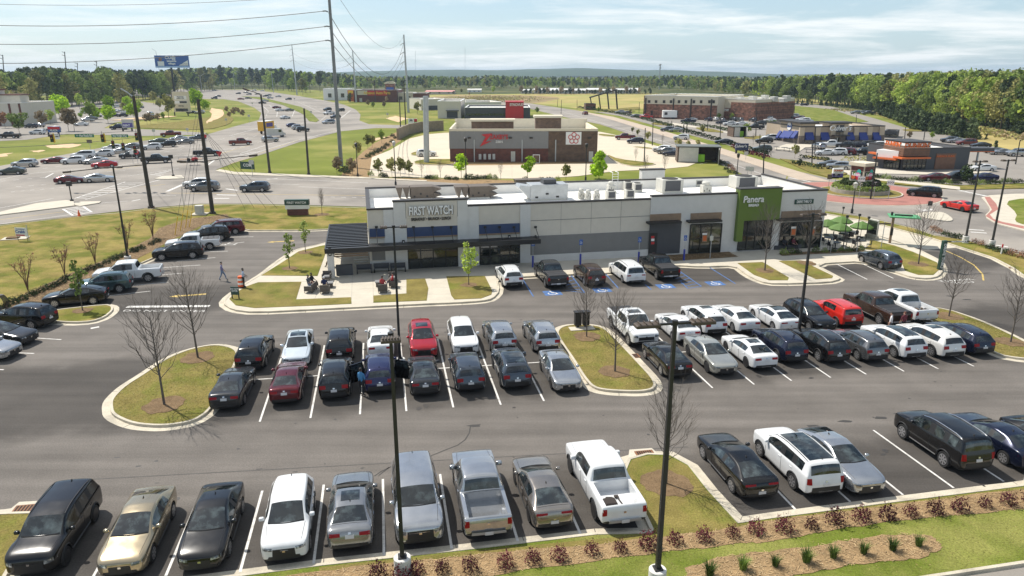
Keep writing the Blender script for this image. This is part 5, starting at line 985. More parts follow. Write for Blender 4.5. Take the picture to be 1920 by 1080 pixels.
# right hand restaurant
for k,(x0,x1,wt,wb,gb)in enumerate(((1219,1277,401,416,476),(1295,1353,399,413.5,473),(1465,1540,395,410,465.5))):
 b=MB().m(M_WOOD);F1.rect(b,x0,wt,x1,wb,-.17,-.121);F1.part('wood_band',b)
 if k==0:
  b=MB().m(M_CHAR);F1.rect(b,x0-2,wb+3,x1-1,gb,-.16,-.122);F1.part('service_panel',b)
  b=MB().m(M_FRAME);F1.rect(b,1216.5,437,1232,475,-.19,-.162);d=F1.part('door',b)
  for i,(yy,mm)in enumerate(((445,M_SIGNR),(450,M_SIGNW),(456,M_SIGNR))):
   b=MB().m(mm);F1.rect(b,1221,yy-2.5,1227,yy+2,-.2,-.191);b.build('notice',d)
 else:
  a,bb,z0,z1=window(F1,x0-3 if k==1 else 1461,wb+6,x1-3,gb,3,1,-.14)
  for px_ in((1321.5,)if k==1 else(1488,1524)):
   b=MB().m(M_WOOD);F1.rect(b,px_-5,436 if k==1 else 424,px_+5,454 if k==1 else 442,-.27,-.24);b.m(M_SIGNW);F1.rect(b,px_-4.4,(436 if k==1 else 424)+1,px_+4.4,(436 if k==1 else 424)+4.5,-.276,-.27);b.m(M_SIGNO);F1.rect(b,px_-3.4,(436 if k==1 else 424)+6,px_+3.4,(436 if k==1 else 424)+16,-.276,-.27);F1.part('window_poster',b)
 b=MB().m(M_FRAME);F1.rect(b,x0-2,wb+.3,x1+1.5,wb+4,-1.0,-.171);F1.part('awning',b)
g=MB().m(M_GREENW).box(x_g0,x_g1,-.62,.3,F1.at(1412,411)[1],HG);g.box(x_g0,x_g0+.75,-.62,-.125,F1.at(1372,451)[1],F1.at(1412,411)[1]);g.m(M_COPE).box(x_g0-.04,x_g1+.04,-.66,.34,HG,HG+.1);F1.part('green_panel',g)
window(F1,1384,413,1444,467,4,1,-.14,'entrance_door')
M1=lambda px_,py_,d=-.3:(lambda q:WALL(q[0],d,q[1]))(F1.at(px_,py_,d))
o=text('FIRST WATCH',1.15,M_SIGNW,.05,F1.root,M1(808,395.5,-.40),'sign_letters',.83,.030,fit=4.2);
text('FIRST WATCH',1.15,M_CHAR,.03,F1.root,M1(808.4,396,-.31),'letter_backs',.83,.048,fit=4.28)
text('BREAKFAST \u2022 BRUNCH \u2022 LUNCH',.40,M_COPE,.03,F1.root,M1(808.5,410.5,-.27),'sign_letters',1.0,.008,fit=3.8)
text('Panera',.98,M_SIGNW,.05,F1.root,M1(1413,374,-.70),'sign_letters',.86,.012,shear=.12,fit=2.35)
text('BREAD',.36,M_SIGNW,.05,F1.root,M1(1413,385,-.70),'sign_letters',1.35,.01,fit=1.15)
b=MB().m(M_SIGNG);F1.rect(b,1491,374,1525.5,382.5,-.24,-.121);sgn=F1.part('drive_sign',b)
text('DRIVE THRU \u25cb',.40,M_SIGNW,.012,sgn,M1(1508,378.2,-.26),'sign_letters',.86,.008,fit=1.75)
M_UNITD=mat('unit_dark',(.03,.028,.026),.8)  # near-black, for small front plates and fan guards
def rtu(name,label,px_,py_,w_,d_,h_,m,kind,ang=0):
 x,y=F1.roofpt(px_,py_,RZ);p=F1.o+F1.u*x+F1.n*y
 t=thing(name,label,'rooftop unit',(p.x,p.y,RZ),F1.ang+ang,'machines on the white roof')
 b=MB().m(M_UNIT).box(-w_/2+.05,w_/2-.05,0,d_,.0,.18);b.m(m).bbox(-w_/2,w_/2,0,d_,.18,h_,.03);b.m(M_UNITD)
 for i in range(3):b.box(-w_/2+w_*(.12+i*.28),-w_/2+w_*(.20+i*.28),-.012,-.002,.3+.2*(i%2)*h_,.5+.2*(i%2)*h_)
 b.build('housing',t)
 if kind=='vee':
  for sgx in(1,-1):
   e_=MB().m(m);x0=sgx*w_/2
   if sgx*(1 if ang==0 else-1)>0:
    for z0 in(.18,h_/2+.1):e_.rings([[(x0,0,z0),(x0+sgx*.9,0,z0+h_*.22),(x0,0,z0+h_*.42)],[(x0,d_,z0),(x0+sgx*.9,d_,z0+h_*.22),(x0,d_,z0+h_*.42)]],True,True,True)
   else:
    for q in(0,1):e_.rings([[(x0+sgx*(.1+q*.75),yy,h_),(x0+sgx*(.35+q*.75),yy,.25),(x0+sgx*(.5+q*.75),yy,.25),(x0+sgx*(.85+q*.75),yy,h_)]for yy in(0,d_)],True,True,True)
   e_.build('hood',t)
 if kind=='fan':
  f=MB().m(M_UNIT).lathe([(.10,h_),(w_*.42,h_),(w_*.46,h_+.3),(w_*.3,h_+.42),(.08,h_+.42)],14,0,d_/2);f.build('fan_cowl',t)
 if kind=='cond':
  f=MB().m(M_CHAR).box(-w_*.36,w_*.36,-.03,-.003,.3,h_-.12);f.build('coil_grille',t);f=MB().m(M_UNITD).cyl(0,d_/2,h_,h_+.06,w_*.36,n=14);f.build('fan_guard',t)
 if kind=='big':
  f=MB().m(M_STEEL).rings([[(-w_/2,yy,.2),(-w_/2-1.3,yy,h_*.85),(-w_/2-1.15,yy,h_),(-w_/2,yy,h_*.9)]for yy in(.1,d_-.1)],True,True,True);f.build('intake_hood',t)
  f=MB().m(M_CHAR).box(-.6,w_*.2,.3,d_*.8,h_,h_+.5);f.build('fan_box',t)
 return t
rtu('rooftop_air_unit','brown rooftop air unit with V shaped hoods above the white shop sign',792,375,2.5,1.8,1.45,M_UNITB,'vee')
rtu('rooftop_air_unit','brown rooftop air unit with hoods, right of the first brown one',900,373,2.3,1.8,1.4,M_UNITB,'vee',0)
rtu('rooftop_air_unit','large silver rooftop air handler with slanted intake hood',1030,376,4.2,2.2,1.75,M_STEEL,'big')
rtu('rooftop_air_unit','small brown rooftop unit behind the silver air handler',1005,357,1.8,1.4,1.3,M_UNITB,'vee')
for x,y,q in((1091,374,'left'),(1104,376,'middle'),(1120,376,'right')):rtu('exhaust_fan',f'pale mushroom exhaust fan on the white roof, {q} one of three',x,y,.62,.62,.75,M_UNIT,'fan')
rtu('exhaust_fan','pale exhaust fan standing behind the front condenser',1147,362,.8,.8,.9,M_UNIT,'fan')
for x,y,q in((1147,376,'small condenser with black grille at the roof front edge'),(1182,374,'small condenser next to the step in the parapet'),(1179,358,'small condenser with louvres near rear parapet, left'),(1197,361,'small condenser with louvres near rear parapet, right')):rtu('condenser',q,x,y,1.0,.9,1.05,M_UNIT,'cond')
rtu('rooftop_air_unit','big pale rooftop unit left of the white parapet tower',1261,363,2.6,2.0,1.6,M_UNIT,'cond')
rtu('rooftop_air_unit','big pale rooftop unit behind the green panel',1400,355,2.8,2.0,1.5,M_UNIT,'cond')
rtu('exhaust_fan','cluster of pale exhaust fan and duct before the parapet tower',1326,364,1.1,.9,1.0,M_UNIT,'fan')
rtu('condenser','dark little condenser beside the parapet tower',1311,350,.9,.8,.8,M_UNIT,'cond')
x,y=F1.roofpt(1158,341,6.2);p=F1.o+F1.u*x+F1.n*BD
t=MB().m(M_SIGNW)
for sx_ in(-.35,.35):t.tube([(sx_,-.5,5.2),(sx_,-.5,7.2),(sx_,.5,7.2)],.05,6)
for i in range(6):t.tube([(-.35,-.5,5.5+i*.3),(.35,-.5,5.5+i*.3)],.03,5)
o=t.build('roof_ladder');o.location=(p.x,p.y,0);o.rotation_euler.z=F1.ang;tag(o,'white roof hatch ladder on the rear parapet','ladder')
# --- generic helpers for smaller buildings
def capbox(mb,x0,x1,y0,y1,z0,z1,m,cap,t=.25,e=.25):
 mb.m(m).box(x0,x1,y0,y1,z0,z1);mb.m(cap).box(x0-e,x1+e,y0-e,y1+e,z1,z1+t)
# chicken restaurant
F2=Facade((844,304),(1119,303.5),'chicken_restaurant','grey and brown brick fast food restaurant in the concrete lot behind','building')
W2=F2.w;h2=F2.at(930,246)[1];D2=21;xb=F2.at(1028,280)[0]
shell(F2,0,W2,0,D2,h2,(M_BRICKR,M_CREAM,M_CREAM,M_CREAM),h2-1.0,M_CREAM,.35,(h2,h2,h2+.9,h2),.5)
b=MB().m(M_RIB);zz=F2.at(930,278.5)[1];b.box(.0,xb,-.08,-.002,zz,h2-.02);b.box(-.08,-.002,-.08,D2,zz,h2-.02);F2.part('ribbed_cladding',b)
b=MB().m(M_BRICKB).box(xb+.003,W2,-.1,-.002,0,h2-.02);F2.part('brick_panel',b)
b=MB().m(M_SIGNW);F2.rect(b,1061,247.5,1090,271,-.2,-.101);s_=F2.part('logo_panel',b)
zx,zz_=F2.at(1076,259);q=MB().m(M_SIGNR)
for a in range(5):
 cx,cz=zx+.75*cos(a*2*pi/5+pi/2),zz_+.75*sin(a*2*pi/5+pi/2);c=[(cos(2*pi*i/14),sin(2*pi*i/14))for i in range(14)]
 q.rings([[(cx+.55*u,-.24,cz+.55*v)for u,v in c],[(cx+.38*u,-.24,cz+.38*v)for u,v in c],[(cx+.38*u,-.205,cz+.38*v)for u,v in c]])
q.build('logo',s_)
sz=F2.at(922,261);q=MB().m(M_SIGNR).raw([(sz[0]+x,y,sz[1]+z)for y in(-.25,-.1)for x,z in((-2.2,1.0),(.1,1.25),(-1.35,-.55),(.0,-.35),(-2.6,-1.55),(-1.3,.45))],[(0,1,5),(5,1,2),(2,3,4),(0,5,5+6,6),(5,2,4),(6,7,1,0),(4,3,9,10)]);F2.part('sign_emblem',q)
text('ZAXBY\u2019S',1.35,M_SIGNR,.06,F2.root,WALL(sz[0]+1.55,-.2,sz[1]+.45),'sign_letters',.75,.03);text('ZIBIN',.7,M_SIGNW,.05,F2.root,WALL(sz[0]+1.6,-.2,sz[1]-.55),'sign_letters',.9,.01)
for x0,y0,x1,y1,d0,hh,m in((884,222,963,241,4,3.0,M_BRICKB),(1004,217,1052,240,7,3.6,M_BRICKB)):
 a=F2.at(x0,240,d0)[0];bb=F2.at(x1,240,d0)[0];q=MB();capbox(q,a,bb,d0,d0+3.5,h2-1.3,h2+hh-1.2,m,M_CREAM,.45,.35);F2.part('roof_tower',q)
for x in(962,1108):
 b=MB().m(M_UNIT);F2.rect(b,x-4,284,x+4,303,-.14,-.101 if x>1028 else-.002);F2.part('door',b)
b=MB().m(M_SIGNW);F2.rect(b,999,290,1012,307,-2.6,-2.4);b.m(M_BRICKB);F2.rect(b,1000,291,1011,305,-2.62,-2.6);F2.part('menu_board',b)
for x,y in((889,262),(979,262),(1042,262)):b=MB().m(M_STEEL).tube([(F2.at(x,y)[0],-.14,.1),(F2.at(x,y)[0],-.14,F2.at(x,y)[1])],.14,6);F2.part('downspout',b)
for x in(900,909,918,926):b=MB().m(M_STEEL);F2.rect(b,x-2.5,289,x+2.5,299,-.6,-.1);F2.part('meter_box',b)
for x in(880,957,996,1106):b=MB().m(M_COPE);F2.rect(b,x-3,257,x+3,260,-.3,-.101);F2.part('wall_lamp',b)
# bank with red block
F3=Facade((872,222),(994,222),'bank_building','dark grey bank building with a tall red sign block','building');W3=F3.w
h3=F3.at(930,202)[1];shell(F3,0,W3,0,26,h3,M_CHAR,h3-.6,M_SIGNW,.4)
b=MB().m(M_STORE);F3.rect(b,874,213,946,216.5,-.12,-.002);F3.part('window',b)
b=MB();a,bb=F3.at(948,205)[0],F3.at(981.5,205)[0];b.m(M_SIGNR).box(a,bb,-1.2,9,0,F3.at(965,191.5)[1]);b.m(M_SIGNR).box(a-.2,bb+.2,-1.4,9.2,F3.at(965,191.5)[1],F3.at(965,191.5)[1]+.3);F3.part('red_block',b)
text('SYNOVUS',1.55,M_SIGNW,.06,F3.root,WALL(F3.at(968,197,-1.3)[0],-1.5,F3.at(967,196.5,-1.3)[1]),'sign_letters',.95,.05,fit=5.6)
F4=Facade((821,222),(864,222),'retail_building','beige flat roofed shop left of the dark bank','building');h4=F4.at(845,190)[1]
shell(F4,0,F4.w,0,30,h4,M_STUCCO,h4-.8,M_SIGNW,.4);b=MB().m(M_CHAR);F4.rect(b,838,209,858,221,-.1,-.002);F4.part('shopfront',b);b=MB().m(M_CHAR);F4.rect(b,836,207,860,208.5,-1.2,-.002);F4.part('canopy',b)
F4b=Facade((866,207),(940,206),'retail_building','low pale shop wing behind the dark bank','building');h4=F4b.at(900,192)[1];shell(F4b,0,F4b.w,0,25,h4,M_STUCCO,h4-.8,M_SIGNW,.4);b=MB().m(M_UNIT).bbox(3,9,4,9,h4-.8,h4+1.2,.1);F4b.part('roof_unit',b)
F5=Facade((790,207),(838,206),'retail_building','small pale shop with dark shopfront and grey roof behind street trees','building');h5=F5.at(812,186)[1]
shell(F5,0,F5.w,0,22,h5,M_STUCCO,h5-.4,M_UNIT,.4);b=MB().m(M_CHAR);F5.rect(b,793,198,826,206,-.1,-.002);F5.part('shopfront',b);text('FIVE',1.3,M_PURPLE,.05,F5.root,WALL(F5.at(829,189)[0],-.15,F5.at(829,189)[1]),'sign_letters')
# auto parts shop
F6=Facade((664,191.5),(745,191.5),'auto_parts_shop','brown and red auto parts shop beyond the highway','building');h6=F6.at(700,169)[1]
shell(F6,0,F6.w,0,30,h6,M_BRICKR,h6-.8,M_SIGNW,.5);b=MB().m(M_SIGNR);F6.rect(b,689,170,726,179,-.2,-.002);sg=F6.part('sign_band',b)
text('Advance Auto Parts',2.6,M_SIGNY,.06,F6.root,WALL(F6.at(707,174.3)[0],-.35,F6.at(707,174.3)[1]),'sign_letters',.85,.05)
b=MB().m(M_CREAM);F6.rect(b,670,170,688.5,178,-.2,-.002);F6.part('panel',b);b=MB().m(M_UNIT);F6.rect(b,674,184,679,191,-.15,-.002);F6.part('door',b);b=MB().m(M_SIGNO);F6.rect(b,652,169,663,190,-.2,3);F6.part('orange_pier',b);b=MB().m(M_SIGNY);F6.rect(b,653,170,662,175,-.3,-.21);F6.part('yellow_sign',b)
def simple(pl,pr,top,depth,m,name,label,roof=None,cope=M_SIGNW):
 F=Facade(pl,pr,name,label,'building');h=F.at((pl[0]+pr[0])/2,top)[1];shell(F,0,F.w,0,depth,h,m,h-.5,cope,.4)
 n=max(2,int(F.w/7));b=MB().m(M_STORE)
 for i in range(n):x=F.w*(i+.5)/n;b=MB().m(M_STORE).box(x-1.2,x+1.2,-.08,-.002,h*.25,h*.6);F.part('window',b)
 return F,h
simple((607,188),(655,188),166.5,20,M_SIGNW,'white_shop','white low shop left of the auto parts shop')
simple((744,191),(775,191),174,18,M_CREAM,'cream_shop','cream low shop right of the tall tenant sign')
simple((775,192),(800,192),175,18,M_BRICKR,'brown_shop','dark brown low shop below the second steel pole')
M_PINK=mat('pink_metal_roof',(.58,.27,.24),.6,var=.1,scale=.2)
def gable(pl,pr,eave,ridge,depth,wall_,roof_,name,label):
 F=Facade(pl,pr,name,label,'building');xm=(pl[0]+pr[0])/2;h=max(F.at(xm,eave)[1],2.2);rz=max(F.at(xm,ridge,depth/2)[1],h+1)
 w=MB().m(wall_).box(0,F.w,0,depth,0,h);F.part('wall',w)
 r=MB().m(roof_).rings([[(x,-.5,h),(x,depth/2,rz),(x,depth+.5,h),(x,depth/2,h+.05)]for x in(-.6,F.w+.6)],True,True,True);F.part('roof',r)
 for i in range(3):x=F.w*(i+.5)/3;b=MB().m(M_STORE).box(x-.8,x+.8,-.06,-.002,h*.3,h*.7);F.part('window',b)
gable((798,176.5),(850,176.5),174,169.5,25,M_CREAM,M_PINK,'long_house','long low building with pink metal roof before the far wood')
gable((877,173),(902,173),170,166,14,M_SIGNW,M_UNIT,'white_house','small white house with grey roof before the far wood')
M_SHED=mat('shed_roof',(.60,.60,.58),.6,var=.12,scale=.3)
for i in range(9):
 x0=977+i*25;yb=175.6-.25*i*0
 gable((x0,yb),(x0+21+(i%3),yb),169.5-(i%2)*1.2,167-(i%3)*1.0,18,M_UNIT,M_SHED,'storage_shed',f'white storage shed beyond the dry field, number {["one", "two", "three", "four", "five", "six", "seven", "eight", "nine"][i]} from the left')
# brick hotel like block
F7=Facade((1207,221),(1343,226),'brick_building','two storey brick and cream building with a row of small square windows','building');h7=F7.at(1270,180)[1];zb7=F7.at(1270,196)[1];W7=F7.w
shell(F7,0,W7,0,34,h7,M_CREAM,h7-.8,M_SIGNW,.4);b=MB().m(M_BRICKM).box(-.15,W7,-.25,-.002,0,zb7);b.box(-.25,-.002,-.25,34,0,h7-.1);F7.part('brick_base',b);b=MB().m(M_CREAM).box(-.2,W7,-.35,-.251,zb7,zb7+.4);F7.part('ledge',b)
for x in(1217,1230,1245,1258,1273,1286,1301,1314.5,1330,1338):b=MB().m(M_COPE);F7.rect(b,x-2.3,188,x+2.3,193.5,-.12,-.002);F7.part('window',b)
for x in(1222,1250,1270):b=MB().m(M_COPE);F7.rect(b,x-2,207.5,x+2,216,-.3,-.251);F7.part('arched_door',b)
for x in(1211,1263,1296,1334):xx=F7.at(x,200)[0];b=MB().m(M_COPE).box(xx-.25,xx+.25,-.5,-.26,0,h7-1);F7.part('downspout',b)
F8=Facade((1341,223),(1413,227),'brick_building','brick corner block with cream upper wall at right end of the long brick building','building');h8=F8.at(1380,186)[1];W8=F8.w;xs8=F8.at(1371,200)[0]
shell(F8,0,W8,0,30,h8,M_CREAM,h8-.9,M_SIGNW,.4);b=MB().m(M_BRICKM).box(xs8,W8,-.3,-.002,0,F8.at(1390,192)[1]);b.box(0,xs8-.003,-.2,-.002,0,F8.at(1355,202)[1]);b.box(W8+.002,W8+.25,-.3,30,0,F8.at(1390,192)[1]);F8.part('brick_base',b)
text('Lakeview',2.2,M_SIGNW,.05,F8.root,WALL(F8.at(1352,205)[0],-.4,F8.at(1352,205)[1]),'sign_letters',1,.04)
for i in range(7):b=MB().m(M_UNIT).bbox(4+i*3.3,6.2+i*3.3,8+i%3*4,11+i%3*4,h8-.9,h8+.6+.4*(i%3),.1);F8.part('roof_unit',b)
simple((1288,223),(1324,224),209.5,7,M_BRICKM,'pump_house','small brick pump house in front of long brick building')
t=thing('box_trailer','white box trailer parked along the brick building','trailer',G(1266,223),radians(-3));b=MB().m(M_SIGNW).bbox(-5.5,5.5,-1.3,1.3,.7,3.6,.15);b.build('body',t)
b=MB().m(M_COPE).box(-4.8,-3.6,-1.33,-1.302,1.7,2.8);b.build('window',t);b=MB().m(M_TYRE)
for x in(-.8,.6):b=MB().m(M_TYRE).at(T(x,-1.0,.45,0,pi/2));b.cyl(0,0,-.2,.2,.45,n=12);b.build('wheel',t)
# steel frame sculpture and hut
t=thing('steel_frame_shelter','black steel slanted frame standing next to small brick hut','shelter',G(1133,204.5),radians(-5));k=MB().m(M_FRAME)
for i in range(4):
 x=-6.5+i*4.5;hh=6+i*1.3;k=MB().m(M_FRAME);k.tube([(x,-3,0),(x-1.2,-3,hh)],.3,6);k.tube([(x,3,0),(x-1.2,3,hh)],.3,6);k.tube([(x-1.2,-3,hh),(x-1.2,3,hh)],.25,6);k.build('frame',t)
k=MB().m(M_FRAME)
for y in(-3,3):k.tube([(-8.2,y,6),(6.6,y,10.2)],.3,6)
k.build('top_beam',t)
simple((1098,206),(1117,206),195,9,M_BRICKR,'brick_hut','small brown brick hut left of black steel frame',cope=M_COPE)
# custard restaurant with blue awnings
F9=Facade((1499,270),(1655,268),'custard_restaurant','tan restaurant with blue awnings and stone pillars','building');h9=F9.at(1580,238)[1];W9=F9.w
M_TAN=mat('tan_wall',(.36,.29,.215),.85,var=.06);M_TAND=mat('tan_pier',(.46,.38,.28),.85,var=.08);M_AWN=mat('blue_awning',(.018,.038,.20),.6,var=.1,scale=2)
M_STONE=mat('stone_base',(.16,.13,.11),.9,var=.4,scale=2.5)
shell(F9,0,W9,0,20,h9,M_TAN,h9-.7,M_COPE,.4,ch=.3);b=MB()
for x in(1502,1532,1559,1579,1604,1629,1652):xx=F9.at(x,250)[0];b=MB().m(M_TAND).box(xx-.7,xx+.7,-.5,-.002,2.2,h9-.05);b.m(M_STONE).box(xx-.8,xx+.8,-.6,-.002,0,2.2);F9.part('pillar',b)
xa,xe=F9.at(1559,250)[0],F9.at(1582,250)[0];zt=F9.at(1570,231.5)[1];b=MB().m(M_TAN).box(xa-.6,xe+.6,-.8,4,h9,zt);b.m(M_TAND).box(xa-.6,xa+.6,-.9,-.802,F9.at(1570,252)[1],zt);b.box(xe-.6,xe+.6,-.9,-.802,F9.at(1570,252)[1],zt);b.m(M_COPE).box(xa-1.2,xe+1.2,-1.5,4.5,zt,zt+.4);F9.part('entrance_tower',b)
b=MB().m(M_CHAR).box(xa+.7,xe-.7,-.85,-.805,F9.at(1570,247)[1],zt-.4);s_=F9.part('sign_panel',b);text('Culver\u2019s',2.0,M_SIGNW,.05,s_,WALL((xa+xe)/2,-.95,F9.at(1570,240)[1]),'sign_letters',.95,.03,shear=.25)
b=MB().m(M_COPE).box(xa-.3,xe+.3,-2.6,-.9,F9.at(1570,252)[1]-.3,F9.at(1570,252)[1]);F9.part('door_canopy',b);b=MB().m(M_STORE);F9.rect(b,1562.5,258,1576,268,-.15,-.003);b.m(M_SIGNW)
for q in range(3):xx=F9.at(1563+q*6,262)[0];b.box(xx-.12,xx+.12,-.2,-.152,.1,F9.at(1570,258)[1])
F9.part('entrance_door',b)
def awning(F,x0,x1,y0,y1,side=False):
 a,b_=F.at(x0,250)[0],F.at(x1,250)[0];xm=(x0+x1)/2;z1,z0=F.at(xm,y0)[1],F.at(xm,y1)[1]
 q=MB().m(M_AWN).rings([[(x,-.02,z1),(x,-1.2,z0),(x,-1.2,z0-.3),(x,-.02,z0-.3)]for x in(a,b_)],True,True,True);F.part('awning',q)
 q=MB().m(M_STORE).box(a+.1,b_-.1,-.1,-.01,max(z0-2.0,.5),z0-.32);F.part('window',q)
for x0,x1 in((1509,1524),(1538,1553),(1585,1600),(1610,1625),(1635.5,1649.5)):awning(F9,x0,x1,248,260)
F10=Facade((1461,263),(1499,270),'custard_restaurant_wing','taller tan end wing of the restaurant with slanted blue awnings and round logo','building');h10=F10.at(1480,229)[1];W10=F10.w
b=MB().m(M_TAND).box(0,W10,0,4,0,h10);b.m(M_COPE).box(-.8,W10+.8,-.9,4.6,h10,h10+.45);b.m(M_STONE).box(-.1,W10+.1,-.12,-.002,0,1.2);F10.part('wall',b)
lx,lz=F10.at(1481,236.5);b=MB().m(M_BLUE).at(T(lx,-.06,lz,0,pi/2));b.cyl(0,0,-.02,.1,1.25,n=20);b.m(M_SIGNW).cyl(0,0,.1,.14,1.1,n=20);lo=F10.part('round_logo',b);text('Culver\u2019s',.8,M_BLUE,.03,lo,WALL(lx,-.25,lz),'sign_letters',.8,.02)
for x0,x1 in((1461,1466),(1469,1478.5),(1479,1488),(1490,1497)):awning(F10,x0,x1,245,257)
b=MB().m(M_CHAR);b=simple((1656,258),(1680,259),246.5,8,M_CHAR,'bin_enclosure','dark enclosure behind the tan restaurant',cope=M_COPE)
# coffee shop
F11=Facade((1690,319),(1813,317),'coffee_shop','dark grey coffee shop with orange canopy and wood slat tower','building');W11=F11.w;h11=F11.at(1760,278)[1];ht=F11.at(1710,266.5)[1]
shell(F11,0,W11,0,12,h11,M_CHAR,h11-.6,M_COPE,.35)
xt=F11.at(1739,290)[0];M_SLAT=mat('wood_slats',(.17,.085,.05),.6,var=.25,scale=1.5)
b=MB().m(M_CHAR).box(-.4,xt,-.5,6,F11.at(1715,292)[1],ht);b.m(M_SIGNW).box(-.45,xt-.02,-.56,-.502,F11.at(1715,277)[1],ht-.15);b.box(-.46,-.402,-.5,6,F11.at(1715,277)[1],ht-.15);b.m(M_COPE).box(-.55,xt+.1,-.65,6.1,ht,ht+.15);F11.part('sign_tower',b)
for i in range(5):
 z=F11.at(1715,293)[1]+.1+i*.42;b=MB().m(M_SLAT).box(-.5,xt-.02,-.58,-.503,z,z+.34);b.box(-.52,-.45,-.5,6,z,z+.34);F11.part('slat',b)
text('DUNKIN\u2019',1.25,M_SIGNO,.06,F11.root,WALL(F11.at(1717,272.3)[0],-.6,F11.at(1717,272.3)[1]),'sign_letters',1.05,.035);text('DUNKIN\u2019',1.2,M_SIGNO,.06,F11.root,Matrix.Translation((-.5,3,F11.at(1717,272.3)[1]))@Matrix.Rotation(-pi/2,4,'Z')@Matrix.Rotation(pi/2,4,'X'),'sign_letters',1,.035)
b=MB().m(M_SIGNO).box(-1.1,xt,-1.2,-.05,F11.at(1715,296)[1]-.1,F11.at(1715,296)[1]+.22);b.box(-1.1,-.05,-.05,10,F11.at(1715,296)[1]-.1,F11.at(1715,296)[1]+.22);F11.part('orange_canopy',b)
window(F11,1692,298,1735,318.5,6,1,-.03);
b=MB().m(M_SLAT);F11.rect(b,1754,288,1791,317,-.12,-.002);F11.part('wood_panel',b);text('AMERICA RUNS',.5,M_SIGNO,.03,F11.root,WALL(F11.at(1772,293)[0],-.16,F11.at(1772,293)[1]),'sign_letters',1.1,.01)
b=MB().m(M_STORE).box(-.06,-.002,.8,3.0,.3,2.6);b.m(M_SIGNW).box(-.1,-.062,1.8,1.95,.3,2.6);F11.part('side_window',b);b=MB().m(M_STORE).box(-.06,-.002,4,9,.3,2.6);F11.part('side_window',b)
F12=Facade((1641,314),(1690,319),'coffee_shop_wing','low white topped wing at the left end of the dark coffee shop','building');h12=F12.at(1665,282)[1];b=MB().m(M_CHAR).box(0,F12.w-1,0,4,0,h12-1.4);b.m(M_SIGNW).box(-.15,F12.w-1,-.1,4,h12-1.4,h12);F12.part('wall',b);b=MB().m(M_SIGNO).box(-.4,F12.w-1,-.9,-.11,h12-1.75,h12-1.45);F12.part('orange_canopy',b)
q=window(F12,1657,297,1686,317,5,1,-.03)
t=thing('order_canopy','dark drive through order canopy with orange beam behind white sedan','canopy',G(1829,314),0);b=MB().m(M_STEEL).cyl(0,0,0,3.4,.2,n=8);b.build('post',t);b=MB().m(M_CHAR).bbox(-3.2,2.2,-1.6,1.6,3.4,4.1,.06);b.m(M_SIGNO).box(-3.2,2.2,-1.64,-1.602,3.3,3.45);b.build('roof',t)
# waste enclosures
def bins(px_,py_,ang,label,w_=7,h_=2.6,m=M_CHAR):
 t=thing('bin_enclosure',label,'bin enclosure',G(px_,py_),radians(ang));b=MB().m(M_BRICKB);b.box(-w_/2,-w_/2+.25,0,5,0,h_);b.box(w_/2-.25,w_/2,0,5,0,h_);b.box(-w_/2+.25,w_/2-.25,4.75,5,0,h_);b.build('wall',t)
 b=MB().m(M_UNIT).box(-w_/2+.3,-.1,-.1,0,.15,h_-.1);b.build('gate',t)
 b=MB().m(M_UNIT).at(T(w_/2-.3,-.05,0,radians(262)));b.box(0,w_/2-.4,-.05,.05,.15,h_-.1);b.build('gate',t)
 b=MB().m(mat('lime_bin',(.26,.55,.03),.5)).bbox(-.3,1.4,.6,2.2,.1,1.7,.08);b.build('bin',t);b=MB().m(mat('dark_corrugated',(.12,.13,.12),.6)).box(-w_/2-.2,w_/2+.2,-.2,5.2,h_+.002,h_+.16);b.build('roof',t)
bins(1309,305,-8,'brown roofed bin enclosure with a lime green bin beside the side road',9,3.3);bins(1387,257,4,'small grey bin enclosure on a planted strip in the right lot',4.2,3.0)
# thrift store plaza at the left edge
F13=Facade((-14,236),(64,218),'plaza_store','beige store block with white lettering at the left edge of plaza','building',ang=radians(3));W13=24;h13=F13.at(45,193.5)[1]
shell(F13,-9,11.2,0,22,h13,M_STUCCO,h13-.6,M_SIGNW,.4);b=MB().m(M_BRICKR)
for x in(2.6,7.0,10.6):b=MB().m(M_BRICKR).box(x,x+.7,-.2,-.002,0,h13-.1);F13.part('pier',b)
b=MB().m(M_STUCCO).box(-9,1.2,2.5,9,h13,h13+4.4);b.m(M_BRICKR).box(-9.3,1.6,2.2,9.3,h13+4.4,h13+4.9);F13.part('sign_tower',b);b=MB().m(M_STUCCO).box(2.2,9.6,3.5,9,h13,h13+2.7);b.m(M_BRICKR).box(1.8,10,3.2,9.3,h13+2.7,h13+3.1);F13.part('sign_tower',b)
b=MB().m(M_COPE).box(-6.2,.9,2.4,2.49,h13+.6,h13+3.8);sg=F13.part('sign_panel',b);text('TRACTOR\nSUPPLY CO',1.15,M_SIGNW,.04,sg,WALL(-2.3,2.35,h13+2.2),'sign_letters',.85,.03)
text('Goodwill',2.1,M_SIGNW,.06,F13.root,WALL(-1.6,-.2,h13-2.0),'sign_letters',1,.04);b=MB().m(M_BLUE).box(-5,2.2,-.15,-.01,h13-4.4,h13-3.2);F13.part('awning',b)
# retaining wall behind the chicken restaurant lot
rw=MB().m(mat('stone_retaining_wall',(.25,.20,.14),.9,var=.3,scale=1.4));P=[G(x,y)for x,y in((748,262),(768,252),(790,247),(832,244))]
for a,b_ in zip(P,P[1:]):
 d=(b_-a).normalized();n=Vector((-d.y,d.x,0));rw.raw([tuple(q+Vector((0,0,z)))for q in(a,b_,b_+n*.6,a+n*.6)for z in(0,3.2)],[(0,2,3,1),(2,4,5,3),(4,6,7,5),(6,0,1,7),(1,3,5,7)])
tag(rw.build('retaining_wall'),'curved brown stone retaining wall behind the concrete lot','retaining wall')
